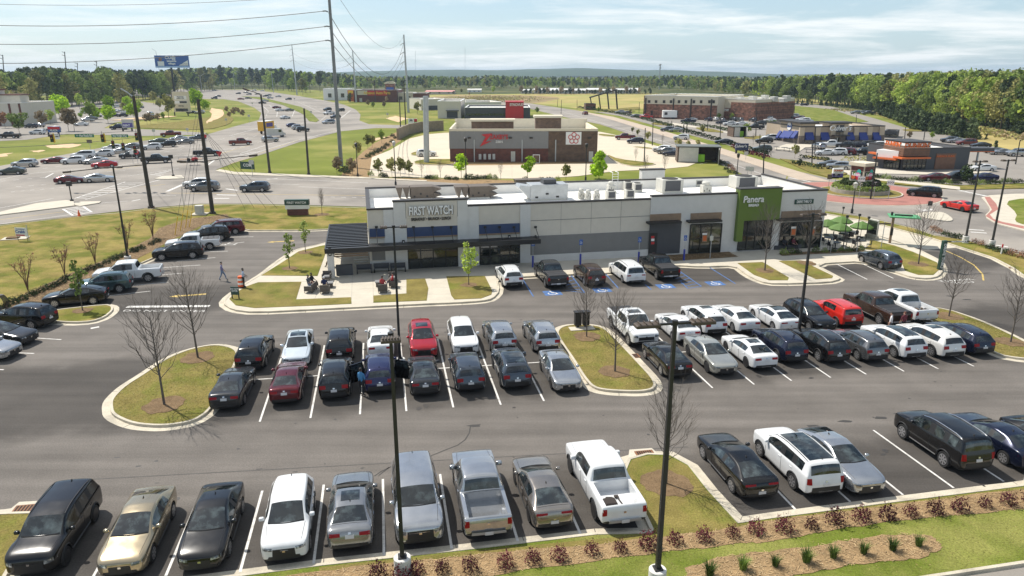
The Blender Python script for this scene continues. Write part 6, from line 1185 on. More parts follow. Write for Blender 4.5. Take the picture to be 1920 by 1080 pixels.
# ---------------------------------------------------------------- vegetation
random.seed(41)
import numpy as np
M_BARK=mat('bark',(.06,.047,.036),.9,var=.25,scale=3);M_BARKG=mat('grey_bark',(.125,.105,.088),.9,var=.25,scale=3);M_BARKR=mat('brown_twigs',(.15,.085,.055),.9,var=.25,scale=3)
LEAF=dict(pine=leafmat('pine_needles',(0.045,0.072,0.030),(0.095,0.125,0.050),.15),spring=leafmat('spring_leaves',(0.26,0.37,0.055),(0.40,0.48,0.10),.35),mid=leafmat('green_leaves',(0.14,0.21,0.05),(0.24,0.30,0.08),.3),olive=leafmat('olive_leaves',(0.216,0.230,0.068),(0.351,0.324,0.121),.25),bright=leafmat('bright_leaves',(0.240,0.400,0.015),(0.360,0.520,0.030),.4),tan=leafmat('tan_buds',(0.240,0.190,0.110),(0.330,0.250,0.150),.2),dark=leafmat('dark_leaves',(0.028,0.048,0.018),(0.050,0.075,0.025),.15),purple=leafmat('purple_leaves',(0.065,0.012,0.020),(0.115,0.024,0.032),.15),tuft=leafmat('tuft_blades',(0.085,0.14,0.030),(0.15,0.22,0.045),.2),pinkish=leafmat('reddish_buds',(0.250,0.120,0.080),(0.300,0.170,0.090),.2))
def quads(pts,nrm,size,rng,jit=.5):
 """leaf clumps: one bent quad per point, turned loosely along its outward direction"""
 n=len(pts);d=nrm+rng.normal(0,jit,(n,3));d/=np.linalg.norm(d,axis=1)[:,None]+1e-9
 a=np.cross(d,rng.normal(0,1,(n,3)));a/=np.linalg.norm(a,axis=1)[:,None]+1e-9;b=np.cross(d,a)
 s=(size*rng.uniform(.55,1.35,n))[:,None];e=rng.uniform(.5,1.0,(n,1))
 v=np.stack([pts-a*s*.5-b*s*.5*e,pts+a*s*.5-b*s*.35*e,pts+a*s*.35+b*s*.5*e+d*s*.2,pts-a*s*.45+b*s*.4*e-d*s*.1],1).reshape(-1,3)
 f=np.arange(n*4).reshape(n,4);return v,f
def np_mesh(name,v,f,m):
 me=bpy.data.meshes.new(name);me.vertices.add(len(v));me.vertices.foreach_set('co',v.astype('f').ravel());k=f.shape[1]
 me.loops.add(len(f)*k);me.loops.foreach_set('vertex_index',f.astype('i').ravel());me.polygons.add(len(f));me.polygons.foreach_set('loop_start',np.arange(0,len(f)*k,k,dtype='i'));me.polygons.foreach_set('loop_total',np.full(len(f),k,'i'))
 me.materials.append(m);me.update(calc_edges=True);return me
def crown_pts(rng,n,h,base,rad,shape,lobes=14):
 """points and outward directions of a lobed crown of total height h, starting at base"""
 c=[];L=h-base
 for i in range(lobes):
  t=(i+.5)/lobes
  if shape=='cone':r=rad*(1-t)*1.0
  elif shape=='pine':r=rad*(.55+.6*sin(pi*min(1,t*1.05)))*(1 if t<.8 else .7)
  elif shape=='vase':r=rad*(.35+.75*t)
  else:r=rad*sqrt(max(.05,1-(2*t-1.0)**2))
  a=rng.uniform(0,2*pi);k=r*rng.uniform(.25,.75);c.append((k*cos(a),k*sin(a),base+L*(.08+.80*t),max(.35*rad,r*.55)*rng.uniform(.75,1.2)))
 c=np.array(c);w=c[:,3]**2;idx=rng.choice(len(c),n,p=w/w.sum());u=rng.normal(0,1,(n,3));u/=np.linalg.norm(u,axis=1)[:,None]
 rr=c[idx,3][:,None]*rng.uniform(.55,1.02,(n,1))**.6;p=c[idx,:3]+u*rr*np.array([1,1,.78]);return p,u,c
def tree_mesh(kind,shape,h,base,rad,n,size,seed,bark=None,lobes=14,jit=.5):
 rng=np.random.default_rng(seed);p,u,c=crown_pts(rng,n,h,base,rad,shape,lobes);v,f=quads(p,u,size,rng,jit);crown=np_mesh('crown',v,f,LEAF[kind])
 t=MB().m(bark or M_BARK);r0=h*.0105;lean=rng.normal(0,.015*h,2)
 t.tube([(lean[0]*k*k,lean[1]*k*k,h*.88*k)for k in(0,.2,.4,.6,.8,1)],r0,6,r0*.25)
 for q in c[::2]:t.tube([(0,0,max(base*.8,q[2]-rad*.7)),(q[0]*.5,q[1]*.5,q[2]-rad*.25),(q[0],q[1],q[2])],r0*.4,4,r0*.12)
 return t.mesh('trunk'),crown
def bare_mesh(h,seed,spread=.36,bark=None,nb=34,tr=None):
 """upright bare street tree: ascending limbs that fork into fine twigs"""
 r=random.Random(seed);t=MB().m(bark or M_BARKG);b=MB().m(bark or M_BARKG);r0=tr or h*.0115
 top=Vector((r.uniform(-.03,.03)*h,r.uniform(-.03,.03)*h,h*.82));t.tube([(0,0,0),(top.x*.2,top.y*.2,h*.28),(top.x*.6,top.y*.6,h*.55),tuple(top)],r0,7,r0*.22)
 for i in range(nb):
  k=.26+.62*(i/nb);a=i*2.4+r.uniform(-.4,.4);L=h*(.46-.22*(k-.26)/.62)*r.uniform(.75,1.1);o=Vector((top.x*k,top.y*k,h*k*.92))
  d=Vector((cos(a),sin(a),0));pts=[o]
  for s in range(1,6):
   f=s/5;pts.append(o+d*(spread*1.9*L*(f**.8))*(1-.25*f)+Vector((0,0,L*f*.92))+Vector((r.uniform(-.055,.055),r.uniform(-.055,.055),r.uniform(-.03,.03)))*L)
  rr=r0*.30*(1.15-k*.5);b.tube([tuple(q)for q in pts],rr,4,rr*.28)
  for w in range(8):
   s=r.randint(1,4);q=pts[s].lerp(pts[s+1]if s<5 else pts[s],r.random());e=(d+Vector((r.uniform(-1,1),r.uniform(-1,1),r.uniform(.7,2.0)))).normalized();l=L*r.uniform(.18,.42)
   b.tube([tuple(q),tuple(q+e*l*.5+Vector((0,0,l*.06))),tuple(q+e*l+Vector((0,0,l*.2)))],rr*.40,3,rr*.18)
 return t.mesh('trunk',60),b.mesh('crown')
def plant(name,label,cat,p,meshes,h=1.0,rz=None,group=None,parts=('trunk','crown'),z=0.0):
 o=thing(name,label,cat,(p.x,p.y,z),random.uniform(0,6.28)if rz is None else rz,group);o.scale=(h,)*3
 for n,m in zip(parts,meshes):link(n,m,o)
 return o
def ring(p,r,z,m=M_MULCHD):
 return struct(MB().m(m).prism([(p.x+r*random.uniform(.85,1.12)*cos(2*pi*i/22),p.y+r*random.uniform(.85,1.12)*sin(2*pi*i/22))for i in range(22)],z,z).build('mulch_ring'))
BARE=[bare_mesh(1,s*7+1)for s in range(4)]
for k,(x,y,ty,z,rad,lb)in enumerate(((308,758,556,.14,1.15,'bare tree at the near end of the left planted island'),(371,670,497,.14,1.1,'bare tree at the far end of the left planted island'),(1153,696,540,.14,1.0,'bare tree in middle of the island beside white pickup'),(1100,631,518,.14,1.0,'bare tree behind two dark bins on the middle island'),(1249,906,722,.14,1.15,'bare tree on the island behind the near right light pole'),(1434,507,378,.16,.9,'bare tree in front of the green wall panel'),(1512,493,380,.16,.9,'bare tree in front of right shop window with two posters'),(1722,495,378,.16,1.0,'bare tree on terrace lawn left of the vertical green sign'),(1779,593,470,.14,1.0,'bare tree on the right island behind the white loaded pickup'),(1895,641,500,.14,1.0,'bare tree on the right island near the right edge'))):
 p=G(x,y,z);h=HT(p,ty)-z;plant('bare_tree',lb,'tree',p,BARE[k%4],h,k*1.3,'bare street trees around the lots',z=z);ring(p,rad,z+.006)
p=G(604,402,.14);plant('bare_tree','small bare conical tree right of the monument sign','tree',p,bare_mesh(1,77,.13,None,34),HT(p,352)-.1,0,z=.13);ring(p,1.0,.145)
def sapling(k,n,seed,rad=.16,base=.22,size=.05,shape='round'):return tree_mesh(k,shape,1,base,rad,n,size,seed,M_BARKG,12,.9)
for x,y,ty,z,k,n,rad,lb in((543,503,431,.16,'mid',260,.15,'thin leafing young tree on the lawn panel, nearer of two'),(573,473,408,.16,'mid',260,.15,'thin leafing young tree on the lawn panel, farther of two'),(879,534,446,.16,'spring',330,.18,'young bright green tree in front of the shop entrance windows'),(155,582,480,.14,'mid',240,.15,'thin young tree with leafy skirt on the small left island')):
 p=G(x,y,z);h=HT(p,ty)-z;plant('young_tree',lb,'tree',p,sapling(k,n,int(x),rad),h,1.0,'leafing young trees',z=z);ring(p,.75,z+.008)
def multistem(seed,leaf='pinkish',n=150):
 r=random.Random(seed);t=MB().m(M_BARKR);rng=np.random.default_rng(seed);pts=[]
 for i in range(9):
  a=i*2.4;d=Vector((cos(a),sin(a),0));e=d*r.uniform(.12,.30)+Vector((0,0,r.uniform(.75,.95)));t.tube([(0,0,0),tuple(d*.05+Vector((0,0,.35))),tuple(e*.8),tuple(e)],.0085,4,.003)
  for w in range(7):q=e*r.uniform(.5,1);f=q+Vector((r.uniform(-.12,.12),r.uniform(-.12,.12),r.uniform(.02,.16)));t.tube([tuple(q),tuple(f)],.006,3,.002);pts+=[f,q.lerp(f,.5)]
 pts=np.array([tuple(q)for q in pts]);pts=pts[rng.integers(0,len(pts),n)]+rng.normal(0,.025,(n,3));v,f=quads(pts,rng.normal(0,1,(n,3)),.032,rng,1);return t.mesh('trunk'),np_mesh('crown',v,f,LEAF[leaf])
MS=[multistem(s)for s in(3,4,5)]
for k,(x,y,ty)in enumerate(((53,547,480),(122,517,458),(179,494,440),(240,467,416),(287,446,392))):
 p=G(x,y,.14);plant('crape_myrtle',f'multi stem shrub tree with reddish buds on the left mulch strip, {["nearest", "second", "middle", "fourth", "farthest"][k]} of five','tree',p,MS[k%3],HT(p,ty),None,'crape myrtles on the left mulch strip',z=.13)
# planted trees around the lots behind
ST={}
def street(kind,n=420):
 if kind not in ST:
  ST[kind]=tree_mesh(kind if kind!='bareish' else 'tan',{'cypress':'cone','pine':'cone'}.get(kind,'round'),1,.28 if kind not in('pine','dark')else .05,.30,n if kind!='bareish' else 60,.085 if kind!='bareish' else .05,len(ST)+60,M_BARKG,14,.7)
 return ST[kind]
ST['cypress']=tree_mesh('dark','cone',1,.02,.10,300,.06,99);ST['bareish']=bare_mesh(1,55,.2,None,24);ST['dense']=tree_mesh('bright','cone',1,.18,.42,900,.085,97,M_BARKG,18)
ST['brightb']=tree_mesh('bright','round',1,.22,.40,900,.085,96,M_BARKG,18);ST['umbrella']=tree_mesh('mid','vase',1,.3,.42,700,.09,95,M_BARKG,14)
GS='small trees planted around the lots behind'
for k,x,y,ty,lb in(('olive',710,331,297,'pale leafing tree first in row at left of concrete lot'),('olive',735,331,295,'pale leafing tree second in row at left of concrete lot'),('olive',751,331,294,'pale leafing tree third in row at left of concrete lot'),('olive',767,332,300,'short pale tree fourth in row at left of concrete lot'),('bareish',791,334,297,'nearly bare tree just left of tall bare steel post'),('bareish',826,334,297,'nearly bare tree before left corner of brown restaurant'),('bright',865,334,286,'bright green tree before the ribbed steel wall'),('bareish',939,337,300,'nearly bare tree before the centre of the brown restaurant'),('bright',989,336,290,'bright green tree before the menu board'),('olive',1061,339,307,'flat olive tree before the logo panel'),('dense',1123,336,281,'dense bright green tree at right corner of brown restaurant'),('olive',671,296,264,'yellow green tree beside the black lamp post left of concrete lot'),('olive',690,279,251,'yellow green tree on bank above concrete lot, lower of three'),('olive',698,277,252,'yellow green tree on bank above concrete lot, middle of three'),('spring',716,269,241,'yellow green tree on bank above concrete lot, upper of three'),('tan',632,327,291,'brownish shrub tree left of the foot of the steel pole'),('tan',661,327,294,'brownish shrub tree right of the foot of the steel pole'),('bareish',1192,304,276,'bare little tree on right island of concrete lot'),('bareish',1246,327,282,'bare little tree on the lawn by the bin enclosure'),('bareish',1210,334,290,'bare slim tree near the black lantern post'),('olive',1186,250,238,'olive tree first in row along the side road'),('olive',1196,256,242,'olive tree second in row along the side road'),('olive',1215,266,246,'olive tree third in row along the side road'),('bareish',1242,273,251,'bare little tree along the side road'),('olive',1271,283,258,'dense olive tree above the bin enclosure, left'),('olive',1290,278,263,'dense olive tree above the bin enclosure, middle'),('olive',1308,279,261,'dense olive tree above the bin enclosure, right'),('olive',1316,253,234,'pale tree on the island before long brick building'),('cypress',1281,251,231,'narrow dark cypress right of blue grey suv, left of pair'),('cypress',1287,251,231,'narrow dark cypress right of blue grey suv, right of pair'),('cypress',1252,237,225,'narrow dark cypress before white trailer, left of pair'),('cypress',1259,237,225,'narrow dark cypress before white trailer, right of pair'),('spring',1347,226,211,'slim green tree before the brick building sign'),('spring',1371,226,211,'slim green tree before the brick corner block'),('spring',1399,256,230,'slim green tree left of small grey bin enclosure'),('olive',1490,297,270,'bushy olive tree before the blue awning wing'),('bareish',1412,272,250,'thin bare tree beside black suv and terrace'),('dark',1812,342,304,'dark upright conifer before the drive lane of coffee shop'),('pine',1865,285,262,'lone small pine above the back lot at right'),('pine',1849,262,250,'lone small pine below the dark pines at right'),('tan',1704,262,245,'rusty little tree behind coffee shop roof'),('spring',1747,262,246,'slim pale tree behind the coffee shop roof'),('dark',1498,312,296,'dark shrub tree on the lawn by the street lamp'),('brightb',112,222,176,'large bright lime tree in the plaza'),('spring',170,229,187,'pale green round tree in the plaza'),('brightb',203,231,196,'bright lime tree leaning right at the plaza road'),('umbrella',37,252,214,'dark green umbrella shaped tree at the left edge'),('pinkish',10,240,208,'reddish brown tree at the left edge of plaza'),('tan',82,241,205,'brown twiggy tree before the beige store'),('tan',129,246,200,'brown twiggy tree right of red and blue sign, left'),('tan',140,246,202,'brown twiggy tree right of red and blue sign, right'),('brightb',152,222,211,'bright lime bush between plaza trees'),('brightb',66,215,199,'bright lime bush at corner of beige store'),('brightb',252,224,190,'bright lime tree behind the leaning road pole'),('brightb',272,186,156,'bright young tree beside far plaza road'),('olive',317,223,176,'yellow green round tree left of tall tenant sign'),('brightb',367,204,165,'bright lime tree right of tall tenant sign'),('spring',307,227,209,'small yellow green tree below the tall tenant sign'),('tan',276,233,212,'thin young plaza tree, left of three'),('tan',283,233,210,'thin young plaza tree, middle of three'),('tan',296,229,211,'thin young plaza tree, right of three'),('olive',568,178,146,'big round olive shrub beside the far steel pole'),('dark',657,192,172,'dark shrub before the orange pier'),('olive',798,170.5,155,'round pale tree alone before the far wood'),('olive',783,214,190,'pale tree before small pale shop'),('olive',835,214,197,'pale tree before beige flat roofed shop'),('mid',1007,214,200,'small tree at right side of bank'),('spring',1122,212,200,'small bright tree before the brick hut'),('olive',1182,214,204,'round pale bush left of the brick building'),('pinkish',700,190,180,'reddish shrub before the auto parts shop'),('tan',725,193,180,'brown shrub before the tall sign tower'),('tan',690,200,186,'brown scrub on bank below auto parts shop'),('tan',720,204,188,'brown scrub on bank below the sign tower'),('mid',700,204,190,'green scrub on bank between brown scrub'),('dark',305,190,172,'dark bush left of the billboard post'),('tan',850,178,170,'tan shrub at edge of the brush field'),('tan',880,180,172,'tan shrub in the middle of the brush field'),('olive',865,176,166,'pale shrub left of small white house'),('spring',925,176,160,'bright green tree right of small white house'),('tan',1010,178,170,'tan shrub at right end of brush field')):
 p=G(x,y);plant('street_tree',lb,'tree',p,street(k),HT(p,ty),None,GS)
rr_=random.Random(8)
for x,y,h in((95,233,6),(183,224,6),(233,215,7),(262,209,7),(300,207,7),(345,209,6),(205,208,8),(120,214,7),(240,203,8),(150,205,8),(335,196,8),(385,208,6),(75,226,6),(288,196,9)):
 plant('street_tree','fresh green tree among the parked cars of the plaza lot','tree',G(x,y),street(rr_.choice(['spring','brightb','olive'])),h*rr_.uniform(.8,1.2),None,'green trees among the plaza cars')
for i,(x,y,s)in enumerate(((425,213,2.2),(438,219,2.6),(448,215,2.0),(455,221,2.2),(430,222,1.8),(442,211,1.7))):
 p=G(x,y);plant('brush_clump','dark brown brush clump in the hollow of the green slope','shrub',p,street('tan')[1:],s*1.7,None,'brush clumps in the hollow',('crown',))
for i in range(30):
 p=G(978+i*8.2+random.uniform(-3,3),176.4+random.uniform(-.4,.5));kd='dark' if i%3 else 'tan';plant('street_tree',f'{"dark evergreen" if i % 3 else "tan leafless tree"} in the thin row before the white storage sheds','tree',p,street(kd),random.uniform(4,8.5),None,f'{kd} trees before the storage sheds')
# ---- shrubs
def shrub_mesh(kind,n,seed,size=.06,spread=.55,h=1.0,twig=True):
 rng=np.random.default_rng(seed);u=rng.normal(0,1,(n,3));u[:,2]=np.abs(u[:,2])*.9+.12;u/=np.linalg.norm(u,axis=1)[:,None];r=rng.uniform(.35,1.0,(n,1))**.5
 p=u*r*np.array([spread,spread,h*.9]);p*=1+.25*np.sin(u[:,:1]*7+seed)*np.cos(u[:,1:2]*6);v,f=quads(p,u,size,rng,.8);cr=np_mesh('foliage',v,f,LEAF[kind]);t=MB().m(M_BARKR);r_=random.Random(seed)
 for i in range(9):a=i*2.4;t.tube([(0,0,0),(.3*spread*cos(a),.3*spread*sin(a),.4*h),(.8*spread*cos(a+.2),.8*spread*sin(a+.2),h*r_.uniform(.7,1.05))],.014,4,.005)
 return cr,t.mesh('stems')
PURP=[shrub_mesh('purple',300,s,.078,.50,.90)for s in(1,2,3,4)]
PB=[(710,1076),(752,1083),(781,1070),(829,1066),(881,1063),(948,1057),(1000,1049),(1049,1043),(1109,1032),(1163,1028),(1216,1020),(1265,1013),(1320,1008),(1373,1000),(1416,994),(1470,990),(1521,985),(1566,976),(1616,972),(1663,967),(1707,962),(1753,957),(1799,952),(1847,945),(1890,941),(1930,936)]
for k,(x,y)in enumerate(PB):
 p=G(x,y+4,.15);s=random.Random(k+5).uniform(.58,.92)
 near=['light pole with white base','light pole with white base','light pole with white base','silver big suv','silver pickup','silver pickup','bronze sedan','bronze sedan','gap left of white pickup','white pickup with tools','near right light pole','near right light pole','planted island','planted island','corner of the kerb','black sedan','large white suv','large white suv','silver sedan','silver sedan','empty stall','empty stall','large black suv','large black suv','right edge','right edge'][k]
 plant('purple_shrub',f'dark purple shrub in the mulch strip, {["first", "second", "third", "fourth", "fifth", "sixth", "seventh", "eighth", "ninth", "tenth", "eleventh", "twelfth", "thirteenth", "fourteenth", "fifteenth", "sixteenth", "seventeenth", "eighteenth", "nineteenth", "twentieth", "twenty first", "twenty second", "twenty third", "twenty fourth", "twenty fifth", "last"][k]} from left, near {near}','shrub',p,PURP[k%4],s,None,'purple shrubs in the mulch strip',('foliage','stems'),z=.14)
def tuft_mesh(seed):
 r=random.Random(seed);m=MB().m(LEAF['tuft'])
 for i in range(190):
  a=r.uniform(0,6.28);q=r.uniform(0,.16);x,y=q*cos(a),q*sin(a);l=r.uniform(.3,.72);d=r.uniform(.15,.75);b=a+r.uniform(-.6,.6);w=.011
  e=Vector((x+d*cos(b)*l,y+d*sin(b)*l,l));mdl=Vector((x+d*.3*cos(b)*l,y+d*.3*sin(b)*l,l*.6));n=Vector((-sin(b),cos(b),0))*w
  m.raw([(x-n.x,y-n.y,0),(x+n.x,y+n.y,0),tuple(mdl+n),tuple(mdl-n),tuple(e)],[(0,1,2,3),(3,2,4)])
 return m.mesh('grass_tuft')
TF=[tuft_mesh(s)for s in(1,2,3)]
for k,(x,y)in enumerate(((1330,1075),(1393,1063),(1453,1057),(1512,1049),(1562,1041),(1619,1033),(1673,1027),(1722,1019))):
 p=G(x,y+4,.15);o=link('grass_tuft',TF[k%3]);o.location=(p.x,p.y,.145);o.rotation_euler.z=k;o.scale=(random.uniform(.7,.95),)*3;tag(o,f'green ornamental grass tuft on the lower mulch bed, {["first", "second", "third", "fourth", "fifth", "sixth", "seventh", "last"][k]} from left','grass tuft','ornamental grass tufts')
DK=[shrub_mesh('dark',260,s,.11,.62,.72)for s in(11,12,13)];RD=[shrub_mesh('pinkish',200,s,.10,.55,.8)for s in(14,15)];GN=[shrub_mesh('mid',220,s,.12,.6,.9)for s in(16,17)]
def shrub_row(pts,meshes,size,label,group,z=.14,name='shrub'):
 for k,(x,y)in enumerate(pts):
  p=G(x,y,z);plant(name,label,'shrub',p,meshes[k%len(meshes)],size*random.uniform(.85,1.15),None,group,('foliage','stems'),z=z)
shrub_row([(10,578),(25,569),(44,562),(60,554),(75,548),(90,542),(104,537),(114,532),(127,524),(157,512),(170,506),(186,501),(200,494),(212,488),(221,484),(232,481),(252,472),(265,467),(284,459),(294,454)],DK,.80,'low dark round shrub in the mulch strip along the left row of cars','low shrubs of the left mulch strip')
shrub_row([(1469,477),(1484,475),(1496,475),(1529,473),(1546,473),(1561,472),(1577,471),(1590,471),(1603,470),(1615,469)],GN+DK[:1],.75,'low green shrub in the bed below the terrace window','shrubs of the terrace bed',.16)
shrub_row([(1300,471),(1312,470.5),(1340,470),(1356,469)],DK,.5,'tiny dark shrub under the left shop window with poster','shrubs under the shop window',.16)
shrub_row([(1750,433),(1761,436),(1773,441),(1786,445),(1797,447),(1828,456),(1840,460),(1856,466),(1871,471),(1885,475),(1898,479),(1916,483)],RD+DK,.9,'dark reddish shrub on the verge strip between drive lane and road','reddish shrubs on the verge')
shrub_row([(695,329),(716,331),(722,331),(800,335),(806,335),(812,336),(818,336),(838,336),(845,336.5),(855,337),(875,334.5),(884,335),(893,335),(903,335),(911,335),(918,335),(928,336),(985,338),(1015,339),(1030,339),(1045,339)],GN+DK,1.1,'small green shrub in the mulch strip before the concrete lot','shrubs before the concrete lot',0)
shrub_row([(640,322),(646,318),(650,325),(655,321),(690,295),(697,291),(705,287),(712,284),(719,279),(726,274),(735,267),(742,260),(748,254),(755,249),(760,246),(736,256),(752,247)],DK,1.3,'dark shrub on the mulch bank left of the concrete lot','shrubs of the mulch bank',0)
shrub_row([(1634,331),(1641,333),(1650,334),(1658,335),(1667,336),(1676,337),(1686,338),(1697,339),(1707,340),(1716,340),(1724,341),(1753,343),(1762,344),(1771,344),(1780,345),(1789,345),(1797,345),(1822,345),(1832,345),(1843,345),(1852,345),(1861,344),(1871,344),(1880,343),(1890,343),(1900,343),(1911,342)],DK+GN,1.05,'small round shrub in the row along the coffee shop drive lane','shrubs along the coffee shop',.12)
shrub_row([(1361,318),(1364,312),(1368,324),(1370,315),(1374,320),(1379,326),(1355,308),(1350,304),(1344,301),(1338,299)],DK+RD,1.1,'dark shrub on the lawn corner right of the bin enclosure','shrubs by the bin enclosure',0)
def hedge(pts,w,h,kind,label,z=0.0,n_per=26,size=.3):
 P=[G(x,y,z)for x,y in pts];rng=np.random.default_rng(len(pts)*7+int(pts[0][0]));A=[]
 for a,b in zip(P,P[1:]):
  n=int((b-a).length*n_per);t=rng.uniform(0,1,(n,1));base=np.array(a)*(1-t)+np.array(b)*t;d=(b-a).normalized();nn=np.array((-d.y,d.x,0));th=rng.uniform(0,pi,(n,1));k=1+.2*np.sin(t*40)
  A.append(base+nn*np.cos(th)*w/2*k+np.array((0,0,1))*np.sin(th)*h*k)
 A=np.concatenate(A);v,f=quads(A,rng.normal(0,1,A.shape)+np.array((0,0,.8)),size,rng,.8);o=link('hedge',np_mesh('hedge',v,f,LEAF[kind]));return tag(o,label,'hedge')
hedge([(1085,202),(1150,212),(1200,222),(1260,238)],1.4,.9,'dark','dark low hedge along the upper part of the side road');hedge([(1268,241),(1310,254),(1370,271),(1405,283),(1440,294)],1.3,.9,'dark','dark low hedge along the lower part of the side road');hedge([(1373,276),(1405,288),(1440,297.5)],.8,.7,'purple','reddish hedge before the blue hoarding sign');hedge([(1280,232),(1340,240),(1386,250)],1.2,.8,'dark','dark hedge along the pale walk in the right lot');hedge([(1582,304),(1610,302),(1634,305)],2.0,1.0,'olive','brownish ornamental grass hedge left of the coffee shop');hedge([(1500,296),(1545,300),(1555,304)],1.2,.7,'dark','dark low hedge by the street lamp before the tan restaurant');hedge([(1436,233),(1455,231)],1.2,1.0,'mid','green hedge below the pink canopy');hedge([(1480,306),(1510,311),(1540,318)],1.0,.7,'dark','dark low hedge on the lawn by the roundabout')
# roundabout planting
t=thing('round_planter','round planter with clipped hedge in the middle of the roundabout','planter',(RC.x,RC.y,.2));b=MB().m(mat('planter_stone',(.34,.31,.26),.9,var=.2,scale=2)).lathe([(4.4,0),(4.4,.6),(4.15,.6),(4.15,.4)],40);b.build('wall',t)
for r0,h0,h1,rr in((3.7,.55,1.25,.5),(2.5,.8,1.9,.5)):
 rng=np.random.default_rng(int(r0*10));n=1500;a=rng.uniform(0,2*pi,n);th=rng.uniform(0,pi,n);q=np.stack([(r0+rr*np.cos(th))*np.cos(a),(r0+rr*np.cos(th))*np.sin(a),h0+(h1-h0)*np.sin(th)],1);v,f=quads(q,rng.normal(0,1,(n,3)),.26,rng,.8);link('hedge',np_mesh('hedge',v,f,LEAF['mid' if r0>3 else 'dark']),t)
# ---- turf blades and straw litter on the ground near the camera
def inside(P,q):
 x,y=q[:,0],q[:,1];c=np.zeros(len(q),bool);n=len(P)
 for i in range(n):
  (x0,y0),(x1,y1)=P[i],P[i-1];k=(y0>y)!=(y1>y);c^=k&(x<(x1-x0)*(y-y0)/((y1-y0)if abs(y1-y0)>1e-9 else 1e-9)+x0)
 return c
def blades():
 rng=np.random.default_rng(12);A=[];mi=[]
 for P,z,m in GRASSP:
  if m not in(M_GRASS,M_GRASSD,M_GRASSG):continue
  P=np.array(P);lo,hi=P.min(0),P.max(0);lo=np.maximum(lo,(-62,18));hi=np.minimum(hi,(75,110))
  if(hi<=lo).any():continue
  d=np.linalg.norm((lo+hi)/2);den=90 if d<62 else 0;n=int(min((hi-lo).prod()*den,110000));q=rng.uniform(lo,hi,(n,2));q=q[inside(P,q)]
  B=[np.array(b[0])for b in BEDP if b[2]in(M_MULCH,M_MULCHD)and b[1]>.1]
  for b in B:q=q[~inside(b,q)]
  k=len(q);a=rng.uniform(0,6.28,k);s=.024*(d/30)**.7;w=s*rng.uniform(.6,1.6,k);h=s*rng.uniform(.2,.8,k);t=np.stack([np.cos(a)*w,np.sin(a)*w],1);ln=rng.normal(0,1.2,(k,2))*s
  A.append(np.stack([np.c_[q-t,np.full(k,z)],np.c_[q+t,np.full(k,z)],np.c_[q+ln,z+h]],1).reshape(-1,3));mi.append(rng.random(k)<(.62 if m is M_GRASSD else .33))
 A=np.concatenate(A);o=np_mesh('turf_blades',A,np.arange(len(A)).reshape(-1,3),leafmat('turf_green',(.14,.155,.028),(.19,.19,.045),.3));o.materials.append(leafmat('turf_straw',(.24,.19,.065),(.32,.26,.10),.3));o.polygons.foreach_set('material_index',np.concatenate(mi).astype('i'));tag(link('turf_blades',o),'short grass blades and straw over the lawns','grass',kind='stuff')
 A=[]
 for P,z,m in BEDP:
  if m not in(M_MULCH,M_MULCHD)or z<.1:continue
  P=np.array(P);lo,hi=P.min(0),P.max(0);lo=np.maximum(lo,(-60,18));n=int(min((hi-lo).prod()*70,60000));q=rng.uniform(lo,hi,(n,2));q=q[inside(P,q)];k=len(q);a=rng.uniform(0,6.28,k);l=rng.uniform(.03,.11,k);t=np.stack([np.cos(a)*l,np.sin(a)*l],1);nn=np.stack([-np.sin(a),np.cos(a)],1)*.012
  zz=z+rng.uniform(.004,.035,(k,2));A.append(np.stack([np.c_[q-t-nn,zz[:,0]],np.c_[q-t+nn,zz[:,0]],np.c_[q+t+nn,zz[:,1]],np.c_[q+t-nn,zz[:,1]]],1).reshape(-1,3))
 A=np.concatenate(A);o=np_mesh('straw_litter',A,np.arange(len(A)).reshape(-1,4),leafmat('straw',(.20,.125,.06),(.40,.29,.16),.1));tag(link('straw_litter',o),'loose pine straw over the mulch beds','straw',kind='stuff')
blades()
# ---- woods
FT={}
for nm,(k,sh,base,rad,n,size,lobes)in dict(pine=('pine','pine',.30,.15,620,.050,13),pine2=('pine','pine',.5,.13,520,.05,10),spring=('spring','round',.05,.27,1000,.044,18),spring2=('mid','round',.04,.25,1000,.044,16),mid=('mid','round',.05,.28,900,.046,18),olive=('olive','round',.06,.25,800,.044,16),tall=('spring','round',.09,.19,800,.042,16),tan=('tan','vase',.2,.22,420,.035,14)).items():
 FT[nm]=tree_mesh(k,sh,1,base,rad,n,size,sum(map(ord,nm)),M_BARK,lobes,.7)
LBL=dict(pine='dark pine with bare lower trunk',pine2='dark slim pine',spring='fresh yellow green broadleaf tree',spring2='mid green broadleaf tree',mid='dull green broadleaf tree',olive='pale olive broadleaf tree',tall='tall fresh green broadleaf tree',tan='tan leafless tree')
def lerp_line(line,x):
 if x<=line[0][0]:return line[0][1]
 for(a,b),(c,d)in zip(line,line[1:]):
  if x<=c:return b+(d-b)*(x-a)/(c-a)
 return line[-1][1]
def PX(p):
 d=Vector((p[0],p[1],-CAM_H));zc=d.y*CP-d.z*SP;return 960+FPX*d.x/zc
TOPL=[(-200,118),(0,122),(30,131),(60,121),(110,121),(130,124),(180,130),(205,120),(225,128),(300,128),(360,126),(420,121),(470,126),(540,124),(560,132),(600,130),(640,134),(680,140),(740,140),(800,138),(860,141),(920,138),(1000,141),(1080,142),(1180,140),(1260,138),(1330,140),(1420,141),(1480,138),(1560,134),(1620,133),(1700,130),(1760,127),(1820,124),(1860,127),(1900,120),(1960,122),(2300,118)]
r=random.Random(5)
